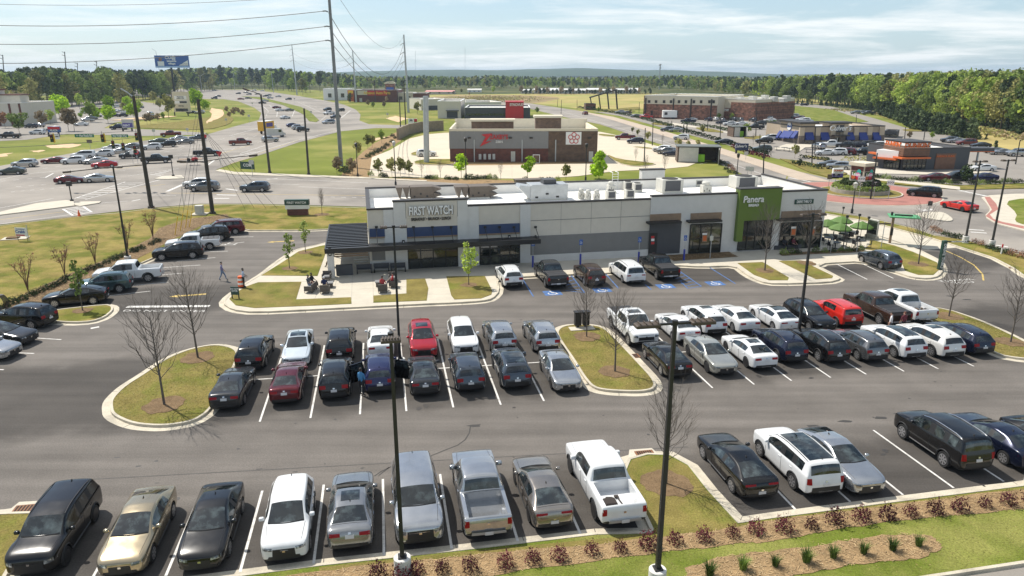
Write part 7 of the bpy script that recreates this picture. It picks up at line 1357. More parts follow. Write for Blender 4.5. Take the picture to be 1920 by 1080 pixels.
def wood(name_side,line,step,rows,gap,mix,group,drop=0,topl=TOPL,var=6):
 k=0
 for row in range(rows):
  for i in range(len(line)-1):
   a,b=G(*line[i]),G(*line[i+1]);n=max(1,int((b-a).length/step))
   for j in range(n):
    q=a.lerp(b,(j+r.uniform(.1,.9))/n);q=q+q.xy.normalized().to_3d()*(row*gap+r.uniform(-.3,.3)*gap);x=PX(q);ty=lerp_line(topl,x)+r.uniform(-2.5,var)+drop*(rows-1-row);h=min(max(HT(q,ty),7),34)
    kd=r.choice(mix(x,row));plant('woodland_tree',LBL[kd]+' '+name_side,'tree',q,FT[kd],h,None,group)
right_mix=lambda x,row:(['spring','tall','spring2','tall','spring','olive','mid','pine']if x>1600 else['pine','pine','pine2','spring2','mid'])if row<2 else['spring','tall','spring','olive','spring2','pine']
wood('in the wood on the right slope',[(1440,187),(1520,193),(1600,201),(1650,208),(1720,216),(1790,228),(1860,240),(1940,254),(2020,268)],4.6,2,9,right_mix,'trees of the wood on the right slope',7,var=15)
left_mix=lambda x,row:['pine','pine','pine2','mid','spring2','pine','olive']if x<400 else['pine','pine2','pine','spring2','spring','mid']
wood('in the wood behind the plaza',[(-120,212),(0,207),(60,203),(130,199),(200,193),(270,187),(330,181)],6.5,2,14,left_mix,'trees of the wood behind the plaza',5)
wood('in the wood beyond the highway',[(330,176),(400,169),(470,167.5),(540,170),(575,174),(640,172)],13,1,20,left_mix,'trees of the wood beyond the highway',0)
for k,(kd,x,y,ty,lb)in enumerate((('olive',230,199,131,'big pale green broadleaf tree standing before the dark plaza wood'),('olive',62,208,140,'yellow topped broadleaf tree before the dark plaza wood'),('olive',6,212,132,'yellow green broadleaf tree at left edge before the dark wood'),('mid',176,199,146,'green broadleaf tree midway before the dark plaza wood'),('tan',147,199,168,'leafless grey tree before the dark plaza wood'),('tan',33,210,166,'leafless grey tree behind the beige store'))):
 p=G(x,y);plant('woodland_tree',lb,'tree',p,FT[kd],HT(p,ty),None,'trees standing before the plaza wood')
# young pines along the right lots
YP=[tree_mesh('pine','cone',1,.03,.36,380,.10,s,None,14,.8)for s in(201,202,203)]
for line,step,hh,lb,off in(([(1466,195),(1540,197.5),(1600,203),(1650,212),(1672,219)],3.6,3.6,'small young pine in the row behind the far drive',0),([(1655,216),(1690,228),(1720,243),(1760,250),(1800,258)],3.0,6.2,'bushy young pine on the bank behind the coffee shop',0),([(1690,222),(1730,235),(1790,246),(1830,262)],3.4,5.5,'bushy young pine on the upper bank behind the coffee shop',0),([(1600,203),(1680,212),(1760,222),(1830,233),(1930,254)],4.6,5.0,'young pine at the foot of the right wood',0)):
 for a,b in zip(line,line[1:]):
  p0,p1=G(*a),G(*b);n=max(1,int((p1-p0).length/step))
  for j in range(n):
   q=p0.lerp(p1,(j+r.random())/n)+Vector((r.uniform(-1,1),r.uniform(-1,1),0));plant('young_pine',lb,'tree',q,YP[r.randrange(3)],hh*r.uniform(.7,1.25),None,lb.replace('small young pine','young pines').replace('bushy young pine','young pines').replace('young pine at','young pines at'))
# far woods that read as one mass
def far_woods():
 rng=np.random.default_rng(9);Vs={k:[]for k in('pine','mid','spring','olive')}
 bands=[([(640,171),(760,169),(850,168),(960,167),(1060,168),(1180,168),(1300,172),(1380,180),(1445,186)],210,900,0),([(1430,182),(1520,187),(1600,194),(1720,208),(1850,226),(1960,244),(2060,262)],160,380,22),([(-260,208),(0,203),(130,194),(280,183),(340,178)],180,460,30),([(340,171),(470,165),(560,168),(660,170)],260,380,24)]
 for line,depth,n,start in bands:
  for i in range(n):
   x=rng.uniform(line[0][0],line[-1][0]);y=lerp_line(line,x);q=G(x,y);dv=q.xy.normalized();f=start+depth*rng.uniform(0,1)**1.5;q=q+Vector((dv.x,dv.y,0))*f
   ty=lerp_line(TOPL,x)+rng.uniform(0,3)+(8-8*min(1,f/90));h=min(max(HT(q,ty),6),32);mixk=('pine','pine','pine','mid','spring','olive','pine','mid')if x<1440 and x>340 else('spring','spring','mid','olive','pine')if x>=1440 else('pine','pine','pine','mid')
   kd=mixk[rng.integers(0,len(mixk))];m=120;rad=h*(.15 if kd=='pine' else .25);p,u,c=crown_pts(rng,m,h,h*(.35 if kd=='pine' else .12),rad,'pine' if kd=='pine' else 'round',9)
   v,_=quads(p+np.array([q.x,q.y,0]),u,h*.085,rng,.7);Vs[kd].append(v)
 me=bpy.data.meshes.new('far_woods');allv=[];mi=[]
 for k,key in enumerate(Vs):
  a=np.concatenate(Vs[key]);allv.append(a);mi+=[k]*(len(a)//4);me.materials.append(LEAF[key])
 A=np.concatenate(allv);f=np.arange(len(A)).reshape(-1,4);m2=np_mesh('far_woods',A,f,LEAF['pine'])
 for key in('mid','spring','olive'):m2.materials.append(LEAF[key])
 m2.polygons.foreach_set('material_index',mi);tag(link('far_woods',m2),'mixed woods receding behind the front rows of trees','woods',kind='stuff')
far_woods()
def scrub():
 rng=np.random.default_rng(4);P=[]
 for line,n,s in(([(800,198),(1000,196),(1060,186),(1000,178.6),(860,178.4),(800,184)],2600,1.0),([(990,176.8),(1200,176.4),(1300,177)],500,1.6),([(1560,205),(1700,219),(1800,236),(1930,262)],1500,.7)):
  pts=[G(*q)for q in line]
  for i in range(n):
   if len(line)==6:w=rng.dirichlet(np.ones(6));q=sum((np.array(p)*k for p,k in zip(pts,w)),np.zeros(3))
   else:j=rng.integers(0,len(pts)-1);t=rng.random();q=np.array(pts[j])*(1-t)+np.array(pts[j+1])*t+rng.normal(0,3,3)
   q[2]=0;P.append(q+np.array([0,0,s*.35*rng.random()]))
 P=np.array(P);v,f=quads(P,rng.normal(0,1,P.shape)+np.array([0,0,1]),.9,rng,.8);m=np_mesh('scrub',v,f,LEAF['tan']);m.materials.append(LEAF['olive']);m.polygons.foreach_set('material_index',rng.integers(0,2,len(f)));tag(link('scrub',m),'low tan scrub over the far fields and banks','scrub',kind='stuff')
scrub()
def hills():
 m=MB().m(mat('hill_woods',(.045,.07,.03),.95,var=.3,scale=.006,spec=.05));nx,ny=160,14;prof=[(-400,141),(0,141),(560,141),(640,136),(700,134.5),(780,133),(860,132.5),(940,132.5),(1000,131.5),(1060,130.5),(1090,129.5),(1130,131),(1200,133),(1260,132.5),(1330,135),(1440,139),(1600,141),(2400,142)]
 rows=[]
 for j in range(ny+1):
  t=j/ny;yy=3600+1800*t;row=[]
  for i in range(nx+1):
   x=-4200+8400*i/nx;px_=960+FPX*x*(4900/yy)/(4900*CP+CAM_H*SP);h=CAM_H+(138-lerp_line(prof,px_))/FPX*4900*1.02;row.append((x,yy,max(-2,h*(sin(pi*min(1,t*.72+.02))**.8)+mnoise.noise(Vector((x*.004,yy*.004,0)))*5)))
  rows.append(row)
 m.rings(rows,False);o=struct(m.build('hills',None,80))
hills()
# ---------------------------------------------------------------- street furniture, poles, signs
random.seed(51)
M_POLE=mat('black_pole',(.018,.017,.017),.5,var=.12,scale=3);M_LED=mat('lamp_lens',(.45,.44,.40),.4,var=.1);M_HEADB=mat('bronze_lamp_head',(.07,.052,.038),.6,var=.15,scale=6)
M_BASEW=mat('white_concrete_base',(.62,.60,.56),.85,var=.12,scale=3);M_WOODP=mat('weathered_pole',(.055,.048,.042),.85,var=.25,scale=2);M_ORANGE=mat('safety_orange',(.80,.13,.02),.55,var=.05);M_WIRE=mat('wire',(.03,.03,.032),.6,var=0)
M_GREENS=mat('street_sign_green',(.01,.16,.08),.5,var=.03);M_LIME=mat('lime_canvas',(.085,.165,.03),.75,var=.08,scale=2);M_WICK=mat('grey_wicker',(.10,.088,.076),.8,var=.15,scale=8);M_CUSH=mat('cushion_grey',(.20,.20,.20),.85,var=.1)
M_STEELD=mat('weathered_steel',(.20,.21,.215),.55,metal=.3,var=.15,scale=1)
def lamp_pole(bx,by,ty,label,heads='U',base=.85,hw=.55,arm=.75):
 p=G(bx,by);h=HT(p,ty);t=thing('lot_light_pole',label,'light pole',p,LOT_A+(pi/2 if heads=='V' else 0))
 MB().m(M_BASEW).lathe([(.33,0),(.33,base-.03),(.30,base)],20).build('concrete_base',t,40)
 b=MB().m(M_POLE).rings([[(s*a,s*c,z)for a,c in((-1,-1),(1,-1),(1,1),(-1,1))]for z,s in((base,.085),(h-.12,.06))],True,True,True);b.box(-.16,.16,-.16,.16,base,base+.06);b.cyl(0,0,h-.12,h+.05,.10);b.build('pole',t)
 if heads=='F':
  q=MB().m(M_POLE).box(-.06,.06,-.45,-.05,h-.1,h-.03);q.m(M_HEADB).bbox(-.34,.34,-.62,-.28,h-.12,h,.03)
  for i in range(6):q.box(-.29+i*.1,-.24+i*.1,-.58,-.32,h,h+.05)
  q.m(M_LED).box(-.3,.3,-.58,-.32,h-.128,h-.121);q.build('lamp_head',t)
 for sg in(1,-1)if heads!='F' else():
  q=MB().m(M_POLE).box(min(sg*.08,sg*arm),max(sg*.08,sg*arm),-.035,.035,h-.1,h-.03);q.m(M_HEADB).bbox(min(sg*arm,sg*(arm+hw)),max(sg*arm,sg*(arm+hw)),-.19,.19,h-.12,h+.0,.03)
  for i in range(4):a=sg*(arm+.08+i*hw*.24);q.box(min(a,a+sg*.03),max(a,a+sg*.03),-.15,.15,h,h+.05)
  q.m(M_LED).box(min(sg*(arm+.05),sg*(arm+hw-.05)),max(sg*(arm+.05),sg*(arm+hw-.05)),-.15,.15,h-.128,h-.121);q.build('lamp_head',t)
 return t
lamp_pole(756,1079,626,'near lot light pole on round white base in the mulch strip','F',.85,.5,.35)
lamp_pole(751,692,424,'lot light pole standing in the middle double row of cars','U',.75,.45,.38)
lamp_pole(1231,1100,603,'near right lot light pole with two wide bronze heads','U',.8,.85,.55)
lamp_pole(1496,636,401,'lot light pole between black suv and white cars in right rows','U',.55,.5,.42)
lamp_pole(1809,457,302,'tall light pole on verge beside the drive thru clearance bar','U',.9,.5,.35);lamp_pole(1858,467,300,'tall light pole on white base nearest the right edge of verge','U',1.0,.5,.35)
lamp_pole(240,487,313,'light pole behind the white pickup in the left row','U',.4,.5,.35)
p=G(1935,905);t=thing('lot_light_pole','white round lamp base at the right edge of the mulch strip','light pole',p);MB().m(M_BASEW).lathe([(.33,0),(.33,.82),(.30,.85)],20).build('concrete_base',t,40);MB().m(M_POLE).box(-.085,.085,-.085,.085,.85,9.5).build('pole',t)
def pole(bx,by,tx,ty,r0,r1,name,label,m=M_POLE,arms=(),foot=True,cat='pole',z0=0.0):
 """leaning poles keep the lean of the photo: top is given as a pixel at the depth of the foot"""
 p=G(bx,by);n=Vector((0,-1,0));q=onplane(tx,ty,p,n);t=thing(name,label,cat,p);b=MB().m(m).tube([(0,0,z0),tuple((q-p)*.5),tuple(q-p)],r0,10,r1)
 if foot:b.cyl(0,0,0,.35,r0*1.5)
 b.build('shaft',t,40)
 for ax,ay,sx_,sy_,rr,lamp in arms:
  a,e=onplane(ax,ay,p,n)-p,onplane(sx_,sy_,p,n)-p;c=MB().m(m if lamp!='s' else M_STEEL).tube([tuple(a),tuple(a.lerp(e,.5)+Vector((0,0,.1))),tuple(e)],rr,6);c.build('arm',t)
  if lamp=='l':d=(e-a).normalized();l=MB().m(M_HEADB).tube([tuple(e-d*.2),tuple(e+d*.5),tuple(e+d*.9)],.16,8);l.build('lamp_head',t)
 return t
pole(284,391,250,180,.30,.20,'signal_pole','thick dark leaning pole with angled lamp arm at the junction',M_WOODP,((251,183,226,166,.09,'s'),(275,309,130,322,.07,'l')))
pole(399,402,371,186,.28,.20,'utility_pole','thick dark wooden pole left of the yellow guy guards',M_WOODP,((387,305,345,303,.06,'l'),(388,302,470,292,.06,'l')))
pole(506,325,489,177,.24,.16,'lamp_pole','dark pole with lamp arm in front of the yellow box truck',M_WOODP,((489,178,464,169,.07,'l'),));pole(579,328,570,203,.22,.15,'utility_pole','dark plain pole on the green bank near the black boxy suv',M_WOODP)
t=pole(640,311,613,-60,.42,.25,'transmission_pole','tall galvanised steel pole leaving the top of the photo',M_STEELD,((615,22,605,21,.14,''),(618,50,608,50,.14,''),(620,77,610,76,.14,'')),False)
pole(766,211,757,65,.62,.34,'transmission_pole','tall steel pole in front of the cream shop, with three line arms',M_STEEL,((758,80,750,85,.16,''),(758,97,750,103,.16,''),(759,115,750,121,.16,'')),False);pole(668,192,661,94,.6,.3,'transmission_pole','steel pole at the left end of the auto parts shop',M_STEEL,((661,104,653,110,.14,''),(662,117,650,123,.14,'')),False);pole(557,178,547,83,.6,.3,'transmission_pole','steel pole beside the big round olive shrub',M_STEEL,((548,92,542,95,.14,''),(549,103,542,106,.14,''),(549,113,543,116,.14,'')),False)
pole(800,305,798,180,.62,.58,'steel_post','thick bare grey steel post in the concrete lot',M_STEEL,(),False)
pole(751,238,749,184,.22,.16,'utility_pole','short dark pole, left one of a close pair beyond the grass',M_WOODP,(),False);pole(761,238,757,151,.24,.16,'utility_pole','taller dark pole with crossarms, right one of a close pair',M_WOODP,((752,153,762,151,.1,''),(752,160,763,159,.1,''),(753,167,763,166,.1,'')),False);pole(704,192,702,150,.3,.2,'utility_pole','utility pole with crossarm before the red sign band',M_WOODP,((697,153,708,151,.12,''),),False)
for x,by,tx,ty,a,lb in((379,172,375,143,1,'gull wing road lamp right of the billboard'),(440,169,438,138,1,'gull wing road lamp above the far bend'),(513,174,509,136,0,'road lamp left of the far steel pole'),(318,176,317,139,0,'road lamp just left of the billboard post'),(305,167,292,96,0,'grey pole with small arms behind the billboard')):
 pole(x,by,tx,ty,.32,.2,'road_lamp',lb,M_STEEL,((tx,ty,tx-8,ty-5,.16,''),)+(((tx,ty,tx+8,ty-5,.16,''),)if a else()),False,'road lamp')
for k,(x,tx,ty,lb)in enumerate(((10,5,103,'far transmission pole at the left edge above the trees'),(128,121,97,'far transmission pole with arms above the plaza wood'),(147,145,118,'tiny transmission pole above the plaza wood, left of pair'),(183,181,115,'tiny transmission pole above the plaza wood, right of pair'))):pole(x,180,tx,ty,.5 if k<2 else .35,.35 if k<2 else .25,'transmission_pole',lb,M_WOODP,((tx+1,ty+2,tx-5,ty,.2,''),(tx+1,ty+8,tx-5,ty+6,.2,'')),False)
pole(1236,168,1238,120,.8,.6,'mast','phone mast rising above the far wood',M_STEEL,((1236,122,1240,121,.9,''),(1236.5,128,1239.5,127,.8,'')),False,'mast')
for x,ty,lb in((779,95,'left'),(872,88,'right')):pole(x,142.5,x,ty,1.0,.8,'mast',f'very faint thin far mast, {lb} one of two',M_STEEL,(),False,'mast')
def wire(a,b,sag,label,r=.035,n=14):
 pts=[tuple(a.lerp(b,i/n)-Vector((0,0,sag*4*(i/n)*(1-i/n))))for i in range(n+1)];o=MB().m(M_WIRE).tube(pts,r,4).build('power_line');return tag(o,label,'power line')
S1,S2=G(640,311),G(766,211);N0=Vector((0,-1,0))
for k,(y1,y2,yl,sg)in enumerate(((21,80,45,9),(50,97,81,9),(76,115,118,9))):
 a=onplane(606+k*2,y1,S1,N0);w_=('top','middle','lowest')[k];wire(onplane(-60,yl+1,S1,N0),a,1.2,f'{w_} of three conductors running from steel pole to left edge',.06);wire(onplane(616+k*2,y1+3,S1,N0),onplane(757,y2,S2,N0),sg*(1.45-.2*k),f'{w_} of three sagging conductors between two tall steel poles',.07)
wire(onplane(614,-40,S1,N0),onplane(757,67,S2,N0),9,'thin sagging ground wire between the two tall steel poles',.04);wire(onplane(-60,6,S1,N0),onplane(614,-10,S1,N0),1,'thin wire across the top left of the sky',.035)
A,B_=G(668,192),G(557,178)
for k,y in enumerate((104,117)):wire(onplane(653,y+6,A,N0),onplane(543,y-9,B_,N0),6,f'faint wire between far steel poles, {("upper", "lower")[k]}',.05)
for k,(x0,y0,x1,y1)in enumerate(((560,140,702,151),(560,144,702,154),(702,151,755,158),(704,154,752,165),(764,152,720,168),(565,137,640,152))):q=G(704,192);wire(onplane(x0,y0,q,N0),onplane(x1,y1,q,N0),2.5,f'distribution wire before the auto parts shop, {("first", "second", "third", "fourth", "fifth", "sixth")[k]} from left',.05)
# signals and street name signs on a span wire
SPY=Vector((0,118,0));sp=lambda x,y:onplane(x,y,SPY,N0)
P1T=onplane(262,250,G(284,391),N0)
wire(sp(-60,278),sp(245,259),.3,'dark span wire above the junction queue',.035);wire(sp(-60,248),sp(250,245),.5,'upper span wire carrying the signal heads',.03);wire(sp(245,259),P1T,.1,'short span wire ending at the leaning road pole',.03)
def signal(x,y,label,back=True):
 q=sp(x,y);t=thing('traffic_signal',label,'traffic signal',q,radians(20));b=MB().m(M_POLE).bbox(-.22,.22,-.18,.18,-.62,.62,.04);b.tube([(0,0,.6),(0,0,1.15)],.03,5);b.build('housing',t)
 if back:MB().m(M_SIGNY).box(.15,.42,.05,.09,-.75,.75).build('backplate',t)
 for i,mm in enumerate((M_SIGNR,M_SIGNY,M_GREENS)):c=MB().m(M_POLE).at(T(0,-.18,.4-i*.4,0,pi/2));c.lathe([(.17,0),(.17,.2),(.14,.2),(.14,.02)],10);c.build('visor',t);c=MB().m(mm).at(T(0,-.19,.4-i*.4,0,pi/2));c.cyl(0,0,0,.02,.13,n=10);c.build('lens',t)
for x,y,lb in((97,259,'signal head with yellow backplate, leftmost on the span wire'),(192,259,'signal head beside the right green street name sign'),(256,256,'signal head touching the leaning road pole'),(212,271,'dark signal head hanging low before cream suv'),(231,275,'dark signal head hanging low before silver sedan'),(253,280,'dark signal head hanging low at the leaning road pole')):signal(x,y,lb,y<265)
def hang_sign(x0,x1,y0,y1,s,size,m,label,tm=M_SIGNW):
 a,b=sp(x0,(y0+y1)/2),sp(x1,(y0+y1)/2);t=thing('street_name_sign',label,'sign',(a+b)/2,0);h=(sp(x0,y0)-sp(x0,y1)).length;w=(b-a).length;MB().m(m).box(-w/2,w/2,0,.05,-h/2,h/2).build('panel',t);text(s,size,tm,.01,t,WALL(0,-.015,0),'sign_letters',.78,.01)
hang_sign(140,176,251.5,257.5,'\u2190 Flat Rock Rd',.52,M_GREENS,'green street name sign hanging left of the middle signal');hang_sign(209,240,252,257.5,'Roy Wright Way',.42,M_GREENS,'green street name sign hanging right of the middle signal');hang_sign(103,111,251,261,'ONLY',.3,M_SIGNW,'white lane use sign beside the leftmost signal',M_POLE)
def post_sign(bx,by,ty,w,h,m,label,s=None,size=.3,tm=M_SIGNW,rz=0,name='road_sign',z=0,shape='rect',pr=.04,face=None,lines=None,pm=None):
 p=G(bx,by,z);H=HT(p,ty);t=thing(name,label,'sign',p,rz);MB().m(pm or M_STEEL).tube([(0,0,0),(0,0,H-.02 if h<.9 else H-z-.1)],pr,6).build('post',t);H=H-z;b=MB().m(m)
 if shape=='rect':b.bbox(-w/2,w/2,-.07,-.04,H-h,H,.01)
 elif shape=='tri':b.raw([(x,y,z_)for y in(-.07,-.04)for x,z_ in((-w/2,H),(w/2,H),(0,H-h))],[(0,1,2),(5,4,3),(0,3,4,1),(1,4,5,2),(2,5,3,0)])
 elif shape=='oct':b.at(T(0,-.07,H-h/2,0,-pi/2));b.cyl(0,0,0,.03,w/2,n=8)
 o=b.build('panel',t)
 if s:text(s,size,tm,.006,o,WALL(0,-.08,H-h/2),'sign_letters',1,.005)
 return t
post_sign(414,311,284,1.3,1.1,M_SIGNR,'red and white yield sign at the turning lane',shape='tri');post_sign(259,308,280,1.1,1.1,M_SIGNR,'red do not enter sign in the middle of the queue','DO NOT\nENTER',.22,shape='oct');post_sign(250,308,282,.8,.8,M_SIGNW,'small white sign beside the red do not enter sign');post_sign(387,276,252,.9,.9,M_SIGNR,'red sign behind the wooden pole at plaza exit',shape='oct');post_sign(171,285,262,1.3,.8,M_UNITB,'brown road sign on the grass behind the queue')
post_sign(55,453,421,.01,.01,M_STEEL,'thin bare metal sign post left of the yard sign');post_sign(345,388,350,.01,.01,M_STEEL,'thin bare metal post on the near road verge')
for x,by,ty,lb in((474,332,300,'thin sign post at the edge of green bank'),(352,250,240,'small sign post by the plaza exit, left'),(290,260,242,'small sign post by the plaza exit, right'),(425,236,222,'small road sign on the green slope, left'),(468,231,215,'small road sign on the green slope, right'),(474,203,192,'diamond sign on the inside of the bend'),(553,196,184,'twin post sign on the far verge'),(584,219,208,'round sign on the grass median'),(727,225,212,'white marker on the green bank below auto parts shop'),(1401,327,312,'grey sign on the side road, left of the pair'),(1408,330,313,'round sign on the side road, right of the pair'),(1398,300,284,'grey sign post on the verge of the side road')):
 post_sign(x,by,ty,.9,.8,M_UNIT,lb)
for x,by,ty,lb in((999,501,451,'blue accessible parking sign on blue bollard beside the canopy end'),(1088,497,449,'blue accessible parking sign on blue bollard in middle of grey wall'),(1197,493,444,'blue accessible parking sign on blue bollard before the black pickup'),(1282,488,441,'blue accessible parking sign on blue bollard left of poster window')):
 p=G(x,by,.14);H=HT(p,ty)-.14;t=thing('accessible_sign',lb,'sign',p,F1.ang);MB().m(mat('bollard_blue',(.02,.035,.30),.5,var=.05)).cyl(0,0,0,1.15,.10,n=12).build('bollard',t);MB().m(M_STEEL).cyl(0,0,1.15,H-.1,.03,n=6).build('post',t);b=MB().m(M_BLUE).box(-.17,.17,-.06,-.035,H-.55,H);o=b.build('panel',t);b=MB().m(M_SIGNW)
 for i in range(10):a0,a1=radians(140+i*24),radians(164+i*24);b.tube([(.09*cos(a0)-.01,-.065,H-.34+.09*sin(a0)),(.09*cos(a1)-.01,-.065,H-.34+.09*sin(a1))],.014,4)
 b.tube([(-.03,-.065,H-.13),(-.01,-.065,H-.27),(.06,-.065,H-.27),(.1,-.065,H-.38)],.016,4);b.build('wheelchair_mark',o)
post_sign(1331,484,442,.35,.5,M_UNIT,'grey sign on post before the poster window',z=.15);post_sign(1606,472,442,.38,.55,M_POLE,'small black P sign on grey post by terrace tables','P',.3,z=.15);post_sign(1557,474,450,.3,.4,M_UNIT,'grey short sign post in the terrace shrub bed',z=.15)
p=G(442,560,.15);t=thing('small_board_sign','small black board sign with two legs on the patio lawn corner','sign',p,radians(-6));b=MB().m(M_SIGNG).box(-.36,.36,-.03,.03,.35,1.05);o=b.build('panel',t);text('DO NOT\nENTER',.18,M_SIGNW,.006,o,WALL(0,-.04,.78),'sign_letters',1,.004)
for s in(-.3,.3):MB().m(M_POLE).box(s-.04,s+.04,-.03,.03,0,.35).build('leg',t)
# monument and yard signs
p=G(559,403,.13);HH=HT(p,374)-.13;t=thing('monument_sign','dark green monument sign on brick base on the rear lawn','sign',p,radians(4));MB().m(M_BRICKR).box(-1.35,1.35,-.3,.3,0,.85).build('base',t);MB().m(M_SIGNW).box(-1.55,1.55,-.34,.34,.86,1.4).build('white_band',t);b=MB().m(M_SIGNG).box(-1.6,1.6,-.38,.38,1.41,HH);o=b.build('panel',t);text('FIRST WATCH',.42,M_SIGNW,.01,o,WALL(0,-.4,HH-.38),'sign_letters',.95,.008);text('Panera',.40,M_SIGNW,.01,o,WALL(-.45,-.4,HH-.95),'sign_letters',1,.004,shear=.15);MB().m(M_SIGNW).box(.75,1.3,-.40,-.381,HH-1.1,HH-.75).build('small_panel',o)
p=G(43,452,.14);t=thing('yard_sign','white yard sign with blue and red lettering on the left lawn','sign',p,radians(-8));b=MB().m(M_SIGNW).box(-.75,.75,-.02,.02,.55,1.55);o=b.build('panel',t);text('Commissioner',.2,M_BLUE,.006,o,WALL(0,-.03,1.4),'sign_letters',.9);text('Crabb',.48,M_BLUE,.006,o,WALL(-.1,-.03,1.08),'sign_letters',1,.012);MB().m(M_SIGNR).box(-.7,.4,-.026,-.021,.62,.76).build('red_band',o)
for s in(-.6,.6):MB().m(M_POLE).cyl(s,.03,0,1.6,.025,n=6).build('stake',t)
p=G(29,447,.145);o=MB().m(M_CONC).box(-1.3,1.3,-.8,.8,0,.06);o.m(M_MULCHD).box(-.8,.4,-.5,.4,.06,.2);o=o.build('drain_slab');o.location=p;o.rotation_euler.z=.3;tag(o,'concrete drain slab with dark cover beside the yard sign','drain slab')
p=G(465,322);t=thing('banner_sign','dark green banner sign on the bank by the near road','sign',p,radians(-15));b=MB().m(M_SIGNG).box(-1.5,1.5,-.02,.02,.5,1.95);o=b.build('panel',t);text('COM',.8,M_SIGNW,.006,o,WALL(0,-.04,1.25),'sign_letters',1,.012)
for s in(-1.55,1.55):MB().m(M_POLE).cyl(s,0,0,2.1,.04,n=6).build('post',t)
# plaza signs
def panel_sign(bx,by,x0,y0,x1,y1,m,name,label,posts=(),depth=.6,rz=0):
 p=G(bx,by);a=onplane(x0,(y0+y1)/2,p,N0)-p;b_=onplane(x1,(y0+y1)/2,p,N0)-p;zt,zb=HT(p,y0),HT(p,y1);t=thing(name,label,'sign',p,0);MB().m(m).box(a.x,b_.x,-depth/2,depth/2,max(zb,.0),zt).build('panel',t)
 for x in posts:q=onplane(x,by,p,N0)-p;MB().m(M_POLE).box(q.x-.2,q.x+.2,-.2,.2,0,max(zb,.1)).build('post',t)
 return t,a.x,b_.x,zb,zt
t,a,b_,zb,zt=panel_sign(328,187,291,104,354,127,M_BLUE,'billboard','large blue billboard on a single dark post above the trees',(),1.2);w_=b_-a;h_=zt-zb
MB().m(M_POLE).cyl(0,.9,0,zb+.5,.7,n=14).build('post',t)
MB().m(M_SIGNW).raw([(a+w_*x,y,zb+h_*z)for y in(-.66,-.601)for x,z in((.70,.18),(.985,.62),(.985,.18))],[(0,2,1),(3,4,5),(0,1,4,3),(1,2,5,4),(2,0,3,5)]).build('white_wedge',t);MB().m(mat('pale_blue',(.35,.5,.75),.5)).box(a+.02,b_-.02,-.66,-.601,zb+.05,zb+h_*.13).build('lower_band',t)
q=MB().m(M_SIGNW).bbox(a+w_*.08,a+w_*.27,-.68,-.61,zb+h_*.15,zb+h_*.52,.05);q.m(mat('printed_skin',(.25,.13,.09),.6)).at(T(a+w_*.17,-.64,zb+h_*.68,0,pi/2));q.cyl(0,0,-.02,.05,h_*.15,n=12);q.build('portrait_print',t)
text('CU@',h_*.36,M_SIGNW,.02,t,WALL(a+w_*.47,-.68,zt-h_*.18),'sign_letters',1.05,.08);text('lakeside\nvillage',h_*.21,M_SIGNW,.02,t,WALL(a+w_*.50,-.68,zb+h_*.44),'sign_letters',1.2,.06);text('APARTMENTS',h_*.10,M_COPE,.02,t,WALL(a+w_*.88,-.72,zb+h_*.30),'sign_letters',1)
t,a,b_,zb,zt=panel_sign(341,217,325,172,355,210,M_CREAM,'tenant_sign','tall beige tenant sign with white panels in the plaza',(328,353),1.0);h_=zt-zb;w_=b_-a
for f0,f1,mm,s in((.62,.80,M_SIGNW,'TRACTOR\nSUPPLY CO'),(.42,.56,M_SIGNW,''),(.24,.36,M_CREAM,'RETAIL'),(.04,.18,M_STORE,'')):
 q=MB().m(mm).box(a+w_*.12,b_-w_*.12,-.56,-.501,zb+h_*f0,zb+h_*f1).build('tenant_panel',t)
 if s:text(s,h_*.075 if '\n' in s else h_*.09,M_COPE,.02,q,WALL((a+b_)/2,-.6,zb+h_*(f0+f1)/2),'sign_letters',1,.02)
q=MB().m(M_COPE).box(a+w_*.42,b_-w_*.13,-.6,-.562,zb+h_*.44,zb+h_*.54).build('dark_panel',t)
t,a,b_,zb,zt=panel_sign(732,191,723,157,741,190,M_BRICKM,'tenant_sign','brown tenant sign tower with arched top beyond the highway',(),2.0);w_=b_-a;h_=zt-zb
for f0,f1,mm in((.62,.80,M_BLUE),(.52,.66,M_SIGNO),(.28,.42,M_SIGNW)):MB().m(mm).box(a+w_*.12,b_-w_*.12,-1.1-.05*(mm is M_SIGNO),-1.01,zb+h_*f0,zb+h_*f1).build('tenant_panel',t)
MB().m(M_CREAM).rings([[(a+w_*.5+cos(i*pi/8)*w_*.6,y,zt+sin(i*pi/8)*1.6)for i in range(9)]for y in(-1.2,1.2)],True,True,True).build('arched_top',t)
t,a,b_,zb,zt=panel_sign(240,246,229,223.5,250,240,M_UNIT,'rental_sign','purple and white sign above the navy pickup',(231,248),.5);MB().m(M_PURPLE).box(a+.2,b_-.2,-.3,-.251,zb+.3,zt-1.2).build('purple_panel',t);text('RENT',.9,M_SIGNW,.01,t,WALL((a+b_)/2-.3,-.32,(zb+zt)/2-.6),'sign_letters',1,.03)
t,a,b_,zb,zt=panel_sign(101,256,90,237,113,248,M_BLUE,'plaza_sign','red and blue sign on posts before the brown twiggy trees',(92,111),.4);MB().m(M_SIGNR).box(a+.02,b_-.02,-.24,-.201,(zb+zt)/2,zt-.1).build('red_band',t);text('PLAZA',.75,M_SIGNW,.01,t,WALL((a+b_)/2,-.26,zb+.55),'sign_letters',1,.02)
